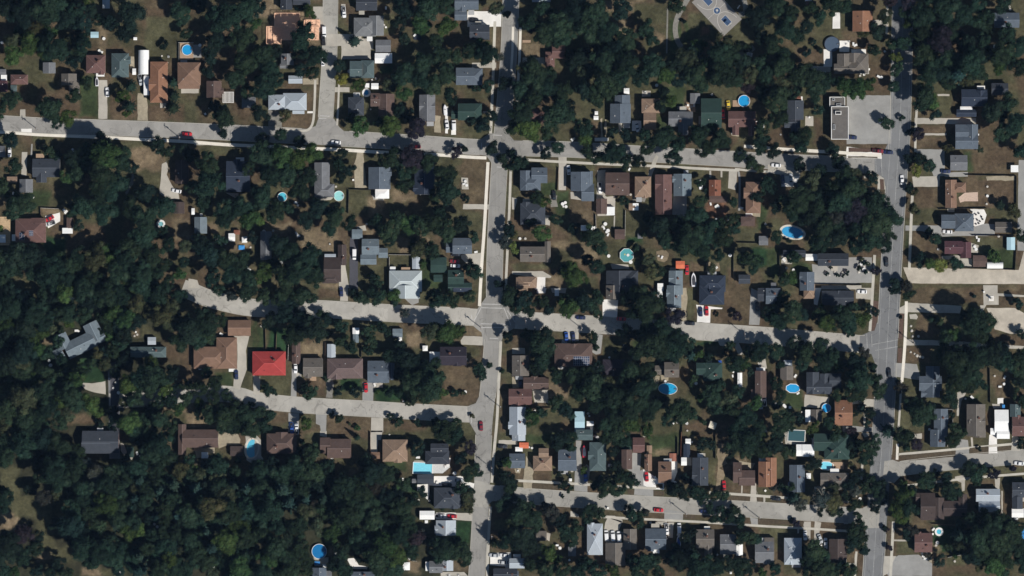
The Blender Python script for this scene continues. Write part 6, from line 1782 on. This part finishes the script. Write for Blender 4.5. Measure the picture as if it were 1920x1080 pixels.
# ---------------------------------------------------------------- basketball court, bench, picnic table
def court():
    c0 = Vector((wx(2, 1537), wy(0, 80))); ang = math.atan2(wy(0, 155)-wy(0, 5), wx(2, 1608)-wx(2, 1468))      # along the court
    root = bpy.data.objects.new("basketball_court", None); COL.objects.link(root); root.location = (c0.x, c0.y, 0); root.rotation_euler = (0, 0, ang)
    root['label'] = 'grey tarmac basketball court with blue keys and a round emblem'; root['category'] = 'sports court'
    surf = mat("court_grey", (.27, .255, .235), .9, .05, .4, stain=.1); blue = mat("court_blue", (.05, .09, .17), .85, .05); wl_ = mat("court_line", (.50,.48,.44), .8, .05)
    hx, hy = 10.9, 5.9
    def flat(nm, P, z, m): o = obj(nm, [(a, b, z) for a, b in P], [tuple(range(len(P)))], m, root); return o
    b = MB(); b.box(-hx, -hy, 0, hx, hy, .06); b.obj("court_surface", surf, root)
    for s in (-1, 1):
        x0, x1 = (4.2, 8.6) if s > 0 else (-8.6, -4.2)
        flat("key", [(x0,-1.45),(x1,-1.45),(x1,1.45),(x0,1.45)], .066, blue)
        b = MB()
        for p, q in (((x0,-1.5),(x1,-1.5)),((x0,1.5),(x1,1.5)),((x0,-1.5),(x0,1.5)),((x1,-1.5),(x1,1.5))): b.bar(p, q, .16, .06, .072)
        b.obj("key_line", wl_, root)
        b = MB(); n = 20; cx = s*8.6
        pts = [(cx - s*4.6*math.sin(math.pi*i/n)*1.45, 4.6*math.cos(math.pi*i/n)) for i in range(n+1)]
        for p, q in zip(pts, pts[1:]): b.bar(p, q, .2, .06, .074)
        b.obj("three_point_line", wl_, root)
        hoop = thing('basketball_hoop', 'white backboard hoop at the %s end of the grey court' % ('south eastern' if s > 0 else 'north western'), 'basketball hoop', (c0.x + math.cos(ang)*s*9.9, c0.y + math.sin(ang)*s*9.9, 0), ang + (math.pi if s > 0 else 0), 'basketball hoops')
        b = MB(); b.tube((0,0,0), (0,0,3.2), .09, .08); b.bar((0,0),(1.0,0),.1,3.0,3.12); b.obj("pole", M_METAL, hoop)
        b = MB(); b.box(1.0, -.9, 2.8, 1.12, .9, 3.9); b.obj("backboard", M_TRIM, hoop)
        b = MB(); n = 12
        for i in range(n): b.bar((1.4+.25*math.cos(6.2832*i/n), .25*math.sin(6.2832*i/n)), (1.4+.25*math.cos(6.2832*(i+1)/n), .25*math.sin(6.2832*(i+1)/n)), .04, 3.02, 3.06)
        b.obj("rim", mat("hoop_orange", (.6,.15,.04), .5, 0), hoop)
    n = 28; C1 = [(1.75*math.cos(6.2832*i/n), 1.75*math.sin(6.2832*i/n)) for i in range(n)]; C2 = [(a*.86, b*.86) for a, b in C1]
    flat("centre_circle", C1, .067, wl_); flat("emblem_disc", C2, .073, blue)
    b = MB()                                         # pale bird-like mark inside the disc
    b.v = [(.1,.85,.08),(-.35,.4,.08),(-.75,.3,.08),(-.2,-.05,.08),(-.1,-.7,.08),(.2,-.75,.08),(.3,-.1,.08),(.75,.05,.08),(.45,.35,.08)]; b.f = [tuple(range(9))]; b.m = [0]
    o = b.obj("emblem_mark", wl_, root); o.rotation_euler = (0, 0, -ang)
    b = MB(); b.bar((0, -hy+.1), (0, -1.8), .14, .06, .07); b.bar((0, 1.8), (0, hy-.1), .14, .06, .07); b.obj("half_line", wl_, root)
court()
def bench_obj(x, y, rz, label):
    t = thing('park_bench', label, 'bench', (x, y, .03), rz)
    for k in range(3): b = MB(); b.box(-1, -.25+k*.17, .42, 1, -.12+k*.17, .46); b.obj("plank", M_TRIM, t)
    b = MB(); b.box(-1, .3, .5, 1, .36, .9); b.obj("backrest", M_TRIM, t)
    for s in (-1, 1): b = MB(); b.box(s*.8-.04, -.25, 0, s*.8+.04, .3, .42); b.obj("leg", M_METAL, t)
bench_obj(wx(2, 1700), wy(0, 52), R(55), 'white bench at the corner of the basketball court')
b = MB(); x, y = wx(2, 1780), wy(0, 410)
o = struct(poly_obj("picnic_pad", [(x-1.5,y-.6),(x+1.2,y-1.2),(x+1.6,y+.7),(x-1.1,y+1.3)], .08, M_WHITE))
t = thing('picnic_table', 'pale picnic table on a white slab beside the curved park path', 'picnic table', (x, y, .08), R(15))
for k in range(5): b = MB(); b.box(-.9, -.38+k*.155, .72, .9, -.25+k*.155, .76); b.obj("plank", M_METAL, t)
for s in (-1, 1):
    b = MB(); b.box(-.9, s*.7-.13, .42, .9, s*.7+.13, .46); b.obj("bench_seat", M_METAL, t); b = MB(); b.box(s*.7-.04, -.65, 0, s*.7+.04, .65, .42); b.obj("leg", M_METAL, t)
    b = MB(); b.box(s*.7-.04, -.05, .42, s*.7+.04, .05, .72); b.obj("leg", M_METAL, t)
# concrete marker slab with a dark monument at the eastern side
b = MB(); x, y = wx(3, 1672), wy(2, 78); o = struct(poly_obj("plaza", [(x-2.6,y-3.0),(x+3.6,y-3.0),(x+3.6,y+2.4),(x-2.6,y+2.4)], .09, M_CONC))
t = thing('monument', 'small stone monument standing on its own pale square slab', 'monument', (x+.1, y, .09))
b = MB(); b.box(-1.2, -1.2, 0, 1.2, 1.2, .3); b.obj("plinth", M_WHITE, t); b = MB(); b.box(-.35, -.35, .3, .35, .35, 2.6); b.box(-.45, -.45, 2.6, .45, .45, 2.8); b.obj("column", M_STONE, t)
# ---------------------------------------------------------------- label helper: nearest landmark not yet used
USED = set()
DIRS = ['east', 'north-east', 'north', 'north-west', 'west', 'south-west', 'south', 'south-east']
def place_label(prefixes, x, y, maxw=16):
    cand = sorted(((math.hypot(x-l[0], y-l[1]) - .5*l[2], l) for l in LAND), key=lambda a: a[0])[:14]
    for pf in prefixes:
        for d, l in cand:
            dx, dy = x-l[0], y-l[1]
            rel = DIRS[int(round(math.atan2(dy, dx)/(math.pi/4))) % 8]
            how = "just %s of" % rel if d < 9 else "%s of" % rel if d < 24 else "well %s of" % rel
            for s in ("%s %s the %s" % (pf, how, l[3]),):
                if len(s.split()) <= maxw and s not in USED: USED.add(s); return s
    print("NOLABEL", prefixes[0], x, y); return prefixes[0]
# ---------------------------------------------------------------- fences, utility poles, boulders
nf = 0
for c, r, ln in LINES:
    if ln[0] == 'F':
        for q in ln[2:].split(';'):
            t = q.split(); p0 = Vector((wx(c, float(t[0])), wy(r, float(t[1])))); p1 = Vector((wx(c, float(t[2])), wy(r, float(t[3])))); L_ = (p1-p0).length
            if L_ < 1: continue
            word = {'black': 'dark', 'rust': 'rust red'}.get(t[4], t[4])
            mid = (p0+p1)/2; root = thing('garden_fence', place_label([word + ' garden fence'], mid.x, mid.y), 'fence', (p0.x, p0.y, 0), math.atan2(p1.y-p0.y, p1.x-p0.x), 'garden fences')
            n = max(1, round(L_/2.4)); me = None; st = L_/n
            b = MB(); b.box(0, -.04, .1, st-.1, .04, 1.5); pm_ = keep(b, "panel", M_FENCE[t[4]]); b = MB(); b.box(-.07, -.07, 0, .07, .07, 1.7); po = keep(b, "post", M_FENCE[t[4]])
            for k in range(n): inst("panel", pm_, root, (k*st+.05, 0, 0))
            for k in range(n+1): inst("post", po, root, (k*st, 0, 0))
    if ln[0] == 'U':
        for q in ln[2:].split(';'):
            t = q.split(); x, y = wx(c, float(t[0])), wy(r, float(t[1]))
            root = thing('utility_pole', place_label(['wooden utility pole', 'tall wooden utility pole'], x, y), 'utility pole', (x, y, 0), R(8), 'utility poles')
            b = MB(); b.tube((0,0,0), (0,0,10.5), .17, .12, 8); b.obj("pole", M_POLE, root)
            b = MB(); b.box(-.07, -1.2, 9.6, .07, 1.2, 9.8); b.obj("crossarm", M_POLE, root)
            b = MB(); b.tube((.3,0,8.0), (.3,0,9.0), .25, .25, 8); b.obj("transformer", M_METAL, root)
            for s in (-1, 0, 1): b = MB(); b.tube((0, s*1.05, 9.8), (0, s*1.05, 10.05), .06, .05, 6); b.obj("insulator", M_TRIM, root)
    if ln[0] == 'J':
        for q in ln[2:].split(';'):
            x, y = (float(v) for v in q.split()); x, y = wx(c, x), wy(r, y); s = rnd.uniform(.45, .8)
            bm = bmesh.new(); bmesh.ops.create_icosphere(bm, subdivisions=2, radius=s)
            for v in bm.verts: v.co *= 1+.3*(noise.noise(v.co*2.3+Vector((x, y, 0)))); v.co.z = v.co.z*.6+.15
            me = bpy.data.meshes.new("boulder"); bm.to_mesh(me); bm.free(); me.materials.append(M_STONE)
            o = inst("boulder", me, None, (x, y, 0), rnd.random()*6); o['category'] = 'boulder'; o['group'] = 'garden boulders'; o['label'] = place_label(['pale garden boulder', 'rounded pale boulder', 'weathered stone boulder'], x, y)
# ---------------------------------------------------------------- small things standing about in the yards
def yard_meshes():
    out = {}
    b = MB(); b.box(-.32,-.32,.38,.32,.32,.44); b.box(-.32,.28,.44,.32,.34,.95); 
    for sx in (-.28,.24):
        for sy in (-.28,.24): b.box(sx,sy,0,sx+.05,sy+.05,.38)
    out['garden_chair'] = keep(b, 'garden_chair', M_TRIM)
    b = MB(); b.tube((0,0,0),(0,0,.45),.28,.42,10); out['planter'] = keep(b, 'planter', M_STONE)
    b = MB(); b.tube((0,0,.68),(0,0,.72),.62,.62,12); b.tube((0,0,0),(0,0,.7),.05,.05,6); b.tube((0,0,0),(0,0,.05),.3,.3,8); out['garden_table'] = keep(b, 'garden_table', M_TRIM)
    b = MB(); b.box(-.6,-.32,0,.6,.32,.5); b.box(-.64,-.36,.5,.64,.36,.58); out['storage_box'] = keep(b, 'storage_box', M_TRIM)
    b = MB(); b.box(-.3,-.3,.38,.3,.3,.44); b.box(-.3,.26,.44,.3,.32,.9); b.box(-.28,-.28,0,-.23,-.23,.38); b.box(.23,-.28,0,.28,-.23,.38); b.box(-.28,.23,0,-.23,.28,.38); b.box(.23,.23,0,.28,.28,.38)
    out['patio_chair'] = keep(b, 'patio_chair', M_BLACK)
    return out
YM = yard_meshes(); YK = ['garden_chair', 'garden_table', 'storage_box', 'planter']
YW = dict(garden_chair=['white garden chair', 'small white plastic chair'], planter=['pale stone planter', 'round pale planter'], garden_table=['round white garden table', 'small round white table'], storage_box=['low white storage box', 'small white garden box'], patio_chair=['black patio chair', 'dark patio chair'])
for c, r, ln in LINES:
    if ln[0] not in 'Xx': continue
    for q in ln[2:].split(';'):
        x, y = (float(v) for v in q.split()); x, y = wx(c, x), wy(r, y)
        k = rnd.choice(YK) if ln[0] == 'X' else 'patio_chair'
        s = rnd.uniform(1.0, 1.5) if ln[0] == 'X' else 1.1
        o = inst(k, YM[k], None, (x, y, .07), rnd.random()*6.28, (s, s, s)); o['category'] = k.replace('_', ' '); o['group'] = 'yard furniture'; o['label'] = ('%s' % place_label(YW[k], x, y))
# ---------------------------------------------------------------- trees
def crown_mesh(seed, nl, leaves, lsize, kind='broad'):
    """leaf clumps on many lobes; unit crown radius 1, base at z=0"""
    rg = np.random.RandomState(seed); V = []; F = []; C = []
    def leaf(p, nrm, s, col):
        nrm = nrm/np.linalg.norm(nrm); a = np.cross(nrm, rg.normal(size=3)); a /= np.linalg.norm(a)+1e-9; b_ = np.cross(nrm, a); k = len(V)
        e = s*(.7+.6*rg.rand()); f = s*(.5+.5*rg.rand())
        V.extend([p-a*e-b_*f*.3, p+b_*f*-1, p+a*e, p+b_*f]); F.append((k, k+1, k+2, k+3)); C.extend([col]*4)
    def tint(t): return (t*(1+.10*rg.randn()), t, t*(1+.08*rg.randn()))
    if kind == 'broad':
        lobes = []; H = rg.uniform(1.25, 1.6)
        ph = rg.rand(4)*6.28
        for i in range(nl):
            a = rg.rand()*6.2832; q = math.sqrt(rg.rand()); edge = .70*(1+.16*math.sin(2*a+ph[0])+.12*math.sin(3*a+ph[1])+.08*math.sin(5*a+ph[2])); rad = rg.uniform(.20, .36)
            zc = .35 + (H-.6)*(math.sqrt(max(0, 1-q*q*.95)))*rg.uniform(.72, 1.08)
            lobes.append((np.array([q*edge*math.cos(a), q*edge*math.sin(a), zc]), rad, rg.uniform(.58, 1.38)))
        for (c_, rad, tn) in lobes:                   # opaque inner mass of each lobe
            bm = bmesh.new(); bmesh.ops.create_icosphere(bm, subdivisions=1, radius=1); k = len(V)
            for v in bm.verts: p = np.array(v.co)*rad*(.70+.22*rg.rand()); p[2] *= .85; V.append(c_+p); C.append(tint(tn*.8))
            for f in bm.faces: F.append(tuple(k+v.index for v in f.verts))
            bm.free()
        per = leaves//nl
        for (c_, rad, tn) in lobes:
            for i in range(per):
                d = rg.normal(size=3); d[2] = abs(d[2])*.9 - .22; d /= np.linalg.norm(d); p = c_+d*rad*rg.uniform(.86, 1.16)*np.array([1,1,.9])
                if any(np.linalg.norm((p-o[0])) < o[1]*.62 for o in lobes if o[0] is not c_): continue
                leaf(p, d+rg.normal(size=3)*.38, lsize, tint(tn*rg.uniform(.8, 1.25)))
    elif kind == 'conifer':
        H = 2.6; nb = 9
        for lv in range(9):
            z = .15+H*lv/9.5; rr = 1.0*(1-lv/9.6)
            for k in range(nb):
                a = 6.2832*k/nb+lv*.5+rg.normal()*.12; L_ = rr*rg.uniform(.72, 1.12)
                n = max(3, int(leaves/(9*nb)*(rr+.3)))
                for j in range(n):
                    t = (j+.5)/n; w_ = .16*(1-t)*rg.normal(); p = np.array([L_*t*math.cos(a)-w_*math.sin(a), L_*t*math.sin(a)+w_*math.cos(a), z+.25*(1-t)])
                    leaf(p, np.array([math.cos(a)*.5, math.sin(a)*.5, 1])+rg.normal(size=3)*.3, lsize, tint(rg.uniform(.7, 1.25)))
        k = len(V); n = 10
        for i in range(n): V.append(np.array([.62*math.cos(6.2832*i/n), .62*math.sin(6.2832*i/n), .15])); C.append((.6,.6,.6))
        V.append(np.array([0,0,H+.1])); C.append((.7,.7,.7))
        for i in range(n): F.append((k+i, k+(i+1)%n, k+n))
    me = bpy.data.meshes.new("crown"); me.from_pydata([tuple(v) for v in V], [], F)
    at = me.color_attributes.new("tint", 'FLOAT_COLOR', 'POINT'); c4 = np.ones((len(V), 4), np.float32); c4[:, :3] = np.clip(np.array(C), .2, 2); at.data.foreach_set('color', c4.ravel())
    me.materials.append(M_LEAF); me.update(); return me
def branch_mesh(seed, pale, n=11):
    rg = random.Random(seed); b = MB()
    for i in range(n):
        a = i*2.4+rg.uniform(-.3, .3); L_ = rg.uniform(.55, .95); z = rg.uniform(.25, .8); p = Vector((0, 0, z)); q = Vector((L_*.5*math.cos(a), L_*.5*math.sin(a), z+.35)); e = Vector((L_*math.cos(a+.15), L_*math.sin(a+.15), z+.5))
        b.tube(p, q, .035, .022, 5); b.tube(q, e, .022, .006, 4)
        for k in range(3):
            t = rg.uniform(.2, .9); s = q.lerp(e, t); aa = a+rg.choice((-.8, .8)); b.tube(s, s+Vector((.25*math.cos(aa), .25*math.sin(aa), .12)), .012, .004, 3)
    o = b.obj("branches", M_TWIG if pale else M_BARK); me = o.data; bpy.data.objects.remove(o); return me
b = MB(); b.tube((0,0,0), (0,0,.5), .06, .045, 8); b.tube((0,0,.5), (.02,0,1.0), .045, .03, 8)
for i in range(4): a = i*1.6; b.tube((0,0,.45), (.35*math.cos(a), .35*math.sin(a), .95), .03, .012, 5)
TRUNK_ME = keep(b, "trunk", M_BARK)
BIG = [crown_mesh(10+i, 34, 2600, .040) for i in range(5)]
MID = [crown_mesh(30+i, 20, 1500, .058) for i in range(6)]
SML = [crown_mesh(50+i, 11, 700, .085) for i in range(4)]
SPA = [crown_mesh(70+i, 15, 1300, .055) for i in range(2)]
CON = [crown_mesh(90+i, 0, 1100, .085, 'conifer') for i in range(3)]
BR = [branch_mesh(1, True, 16), branch_mesh(2, True, 14)]
for me in SPA: pass
TC = dict(m=(.0175,.032,.0185), d=(.0115,.0215,.0155), g=(.036,.060,.019), y=(.115,.12,.03), o=(.047,.051,.025), b=(.022,.042,.033), p=(.020,.016,.021), r=(.038,.035,.026), s=(.036,.044,.038), c=(.020,.033,.019))  # d paints shadowed trees dark; some d crowns stand in for cast shadow
WORDS = dict(m=['mid green', 'leafy green', 'full green'], d=['dark', 'deep green', 'dense dark'], g=['bright green', 'fresh green', 'light green'], y=['yellow green', 'yellowing'], o=['olive', 'dull olive', 'grey olive'],
             b=['blue green', 'bluish'], p=['maroon', 'dark purple'], r=['thin brownish', 'sparse brown'], s=['half bare', 'thin crowned'], c=['narrow green', 'slim green'])
TREES = []
for c, r, ln in LINES:
    if ln[0] == 'T':
        for q in ln[2:].split(','):
            x, y, rad, tn = q.split(); TREES.append((wx(c, float(x)), wy(r, float(y)), float(rad)/16, tn))
WOODS = [[(165,872),(330,868),(440,885),(560,868),(640,880),(700,905),(760,900),(775,985),(770,1080),(270,1080),(235,1060),(150,985),(135,935),(150,905)],
 [(0,560),(100,545),(330,560),(345,600),(235,640),(200,690),(130,720),(140,760),(120,850),(140,870),(0,850)], [(230,700),(340,690),(450,740),(500,780),(470,820),(340,790),(290,830),(230,810)],
 [(0,470),(110,480),(200,455),(340,480),(345,540),(0,540)], [(30,0),(200,0),(190,60),(150,110),(20,110)], [(990,20),(1100,30),(1150,60),(1180,120),(1240,130),(1300,85),(1340,75),(1400,100),(1480,130),(1480,165),(1330,170),(1130,160),(1000,200),(980,130)],
 [(1720,0),(1920,60),(1920,150),(1750,160),(1700,60)], [(1560,330),(1640,330),(1690,420),(1660,470),(1540,470),(1500,380)], [(980,780),(1200,720),(1220,800),(1180,840),(1080,800)],[(1790,990),(1920,970),(1920,1060),(1800,1060)]]
def inside(p, poly):
    k = False
    for i in range(len(poly)):
        (x1, y1), (x2, y2) = poly[i], poly[i-1]
        if (y1 > p[1]) != (y2 > p[1]) and p[0] < (x2-x1)*(p[1]-y1)/(y2-y1)+x1: k = not k
    return k
frng = random.Random(11)
solid = [(h[1]+0, h[2]+0, max(h[3][0][3], h[3][0][4])/2) for h in HOUSES]
BR_ = []
for c, r, ln in LINES:
    if ln[0] == 'B' and ln.split()[1] != 'lush': BR_.append(rect(c, r, *[float(v) for v in ln.split()[2:6]]))
    if ln[0] == 'D': BR_.append(rect(c, r, *[float(v) for v in ln.split()[2:6]]))
for poly in WOODS:
    xs = [p[0] for p in poly]; ys = [p[1] for p in poly]
    for k in range(int((max(xs)-min(xs))*(max(ys)-min(ys))/140)):
        p = (frng.uniform(min(xs), max(xs)), frng.uniform(min(ys), max(ys)))
        if not inside(p, poly): continue
        x, y = px(p); rad = frng.uniform(3.6, 5.6)
        if min(math.hypot(x-t[0], y-t[1]) - t[2]*.62 for t in TREES) < 1.0: continue
        if any(math.hypot(x-s[0], y-s[1]) < s[2]+rad*.8 for s in solid): continue
        if any(math.hypot(x-l[0], y-l[1]) < l[2]+rad for l in LAND if l[4] == 'P'): continue
        if any(q[0] < x < q[2] and q[1] < y < q[3] for q in BR_): continue
        TREES.append((x, y, rad, frng.choice('mmmmdoogbr' if y < -80 else 'mmmdog')))
HR = [(cx, cy, w/2, d/2, ang) for hh in HOUSES for (typ, cx, cy, w, d, ang, e) in hh[3] if w*d > 5]
RPTS = [(q.x, q.y, w/2) for k, (P, w) in RP.items() if k != 'shaded_lane' for q in P]
def trim(t):
    x, y, rad, tn = t; r0 = rad
    for cx, cy, a, d, ang in HR:
        if abs(cx-x) > 25 or abs(cy-y) > 25: continue
        dx, dy = x-cx, y-cy; c_, s_ = math.cos(-ang), math.sin(-ang); dx, dy = dx*c_-dy*s_, dx*s_+dy*c_
        qx, qy = abs(dx)-a, abs(dy)-d
        if qx <= 0 and qy <= 0:
            if min(-qx, -qy) > .3*r0: rad = min(rad, r0*.72)
            continue
        dist = math.hypot(max(qx, 0), max(qy, 0)); rad = min(rad, max(dist + .30*r0, .62*r0))
    for (qx, qy, hw) in RPTS:
        dist = math.hypot(x-qx, y-qy) - hw
        if 0 < dist < r0: rad = min(rad, max(dist*1.05 + .36*r0, .7*r0))
    for l in LAND:
        if l[4] == 'P':
            dist = math.hypot(x-l[0], y-l[1]) - l[2]
            if dist < r0: rad = min(rad, max(dist + .15*r0, .5*r0))
    return (x, y, rad, tn)
TREES = [trim(t) for t in TREES]
def in_woods(x, y): return x < -12 and y < -88 or x < -165 and y < -10
def covered(t):
    """share of a crown that lies under larger neighbours"""
    return sum(1 for u in TREES if u[2] > t[2] and math.hypot(u[0]-t[0], u[1]-t[1]) < (u[2])*.75)
big = [t for t in TREES if t[3] not in 'bc' and t[2] > 3.2]; shr = [t for t in TREES if t[3] not in 'bc' and t[2] <= 3.2]; con = [t for t in TREES if t[3] in 'bc']
big.sort(key=lambda t: -(t[2] - (3.0 if in_woods(t[0], t[1]) else 0) - .9*covered(t)))
single, mass = big[:298], big[298:]
def tree_parts(t, i):
    x, y, rad, tn = t; rg = random.Random(int(x*31+y*17)); v = rg.uniform(.72, 1.38); w_ = rg.uniform(-.26, .12)
    col = tuple(k*v*q for k, q in zip(TC[tn], (1+w_, 1+w_*.25, 1-w_*.5)))
    H = rad*(.50 + .11*rad)*(rg.uniform(.6, 1.75) if rad > 4.2 and i < 0 else rg.uniform(.8, 1.15))                 # height of the crown's base
    if rad < 2.6: H = .35*rad
    ms = CON if tn in 'bc' else SPA if tn == 's' else BIG if rad > 5.2 else MID if rad > 3.2 else SML
    gk = 1.18 if rad < 3.6 else 1.02; sx = rad*gk*rg.uniform(.9, 1.1); sy = rad*gk*rg.uniform(.9, 1.1); sz = rad*(rg.uniform(.85, 1.05))
    if tn in 'bc': H = .4; sz = rad*(1.3 if tn == 'b' else 1.7)
    if tn == 'd': H *= .85
    return ms[rg.randrange(len(ms))], H, (sx, sy, sz), rg.uniform(0, 6.28), col
def region(x, y):
    if in_woods(x, y): return 'trees of the south western woods'
    if abs(y - 70) < 14: return 'trees along the upper street'
    if abs(y + 20) < 14: return 'trees along the middle street'
    if abs(y + 102) < 14 and x > 0: return 'trees along the lower street'
    if x > 165 and x < 200: return 'trees along the wide avenue'
    if abs(x) < 22: return 'trees along the centre avenue'
    return 'back garden trees'
def plant(t, i, name, cat, noun):
    me, H, sc, rz, col = tree_parts(t, i); x, y, rad, tn = t
    size = 'large ' if rad > 5.8 else 'small ' if rad < 2.2 else ''
    root = thing(name, place_label([size + w + ' ' + noun for w in WORDS[tn]] + [w + ' ' + noun for w in WORDS[tn]], x, y), cat, (x, y, 0), 0, region(x, y) if cat != 'shrub' else 'garden shrubs and small trees')
    inst("crown", me, root, (0, 0, H), rz, sc, col)
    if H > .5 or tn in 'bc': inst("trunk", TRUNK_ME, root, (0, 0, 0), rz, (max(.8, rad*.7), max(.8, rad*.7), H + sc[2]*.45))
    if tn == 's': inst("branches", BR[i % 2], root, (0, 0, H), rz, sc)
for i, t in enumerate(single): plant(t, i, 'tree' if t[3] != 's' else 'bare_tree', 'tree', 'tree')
for i, t in enumerate(con): plant(t, i, 'conifer', 'conifer', 'conifer')
shr.sort(key=lambda t: -t[2])
for i, t in enumerate(shr[:290]): plant(t, i, 'shrub', 'shrub', 'shrub')
mass += shr[290:]
# the canopy that nobody could count tree by tree: one object, crowns placed by geometry nodes
def canopy(items):
    pool_ = BIG + MID + SML + SPA
    coll = bpy.data.collections.new("canopy_crowns")
    for k, me in enumerate(pool_):
        m2 = me.copy(); m2.name = "canopy_leaf_clump"; m2.materials.clear(); m2.materials.append(M_CAN)
        o = bpy.data.objects.new("canopy_%02d" % k, m2); coll.objects.link(o)
    n = len(items); me = bpy.data.meshes.new("woodland_canopy"); pts, idx, rot, scl, colr = [], [], [], [], []
    for i, t in enumerate(items):
        m, H, sc, rz, col = tree_parts(t, -1); pts.append((t[0], t[1], H)); idx.append(pool_.index(m) if m in pool_ else 0); rot.append(rz); scl.append(sc); colr.append(col)
    me.from_pydata(pts, [], [])
    a = me.attributes.new("pick", 'INT', 'POINT'); a.data.foreach_set('value', idx)
    a = me.attributes.new("turn", 'FLOAT_VECTOR', 'POINT'); a.data.foreach_set('vector', [v for q in rot for v in (0, 0, q)])
    a = me.attributes.new("size", 'FLOAT_VECTOR', 'POINT'); a.data.foreach_set('vector', [v for q in scl for v in q])
    a = me.attributes.new("hue", 'FLOAT_COLOR', 'POINT'); a.data.foreach_set('color', [v for q in colr for v in (*q, 1)])
    o = bpy.data.objects.new("woodland_canopy", me); COL.objects.link(o); o['kind'] = 'stuff'; o['label'] = 'dense mass of overlapping green tree crowns filling woods and back gardens'
    ng = bpy.data.node_groups.new("canopy", 'GeometryNodeTree'); ng.interface.new_socket("Geometry", in_out='INPUT', socket_type='NodeSocketGeometry'); ng.interface.new_socket("Geometry", in_out='OUTPUT', socket_type='NodeSocketGeometry')
    N, L = ng.nodes, ng.links; gi = N.new('NodeGroupInput'); go = N.new('NodeGroupOutput'); ip = N.new('GeometryNodeInstanceOnPoints'); ci = N.new('GeometryNodeCollectionInfo')
    ci.inputs['Collection'].default_value = coll; ci.inputs['Separate Children'].default_value = True
    def att(nm, ty): a = N.new('GeometryNodeInputNamedAttribute'); a.data_type = ty; a.inputs['Name'].default_value = nm; return a.outputs[0]
    L.new(gi.outputs[0], ip.inputs['Points']); L.new(ci.outputs[0], ip.inputs['Instance']); ip.inputs['Pick Instance'].default_value = True
    L.new(att('pick', 'INT'), ip.inputs['Instance Index'])
    er = N.new('FunctionNodeEulerToRotation'); L.new(att('turn', 'FLOAT_VECTOR'), er.inputs[0]); L.new(er.outputs[0], ip.inputs['Rotation']); L.new(att('size', 'FLOAT_VECTOR'), ip.inputs['Scale'])
    L.new(ip.outputs[0], go.inputs[0]); md = o.modifiers.new("crowns", 'NODES'); md.node_group = ng
def canopy_mat():
    """leaf material for the canopy: colour comes from each crown's own hue attribute"""
    m = M_LEAF.copy(); m.name = "canopy_leaves"; nt = m.node_tree
    oi = next(n for n in nt.nodes if n.type == 'OBJECT_INFO'); at = nt.nodes.new('ShaderNodeAttribute'); at.attribute_type = 'INSTANCER'; at.attribute_name = 'hue'
    for l in list(oi.outputs['Color'].links): s = l.to_socket; nt.links.remove(l); nt.links.new(at.outputs['Color'], s)
    return m
M_CAN = canopy_mat()
canopy(mass)
print("TREES single", len(single), "conifer", len(con), "shrub", len(shr[:290]), "mass", len(mass))

# ---------------------------------------------------------------- thin blue air between the ground and the camera
hz = MB(); hz.box(-3900, -3800, -1, 3900, 3800, CAM_H + 40)
hm = bpy.data.materials.new("air"); hm.use_nodes = True; nt = hm.node_tree; nt.nodes.clear()
vo = nt.nodes.new("ShaderNodeVolumePrincipled"); vo.inputs['Color'].default_value = (.36, .58, 1.0, 1); vo.inputs['Density'].default_value = HAZE; vo.inputs['Anisotropy'].default_value = 0.0
mo = nt.nodes.new("ShaderNodeOutputMaterial"); nt.links.new(vo.outputs[0], mo.inputs['Volume'])
o = hz.obj("haze", hm); o['kind'] = 'stuff'; o['label'] = 'thin blue haze between the ground and the sky'
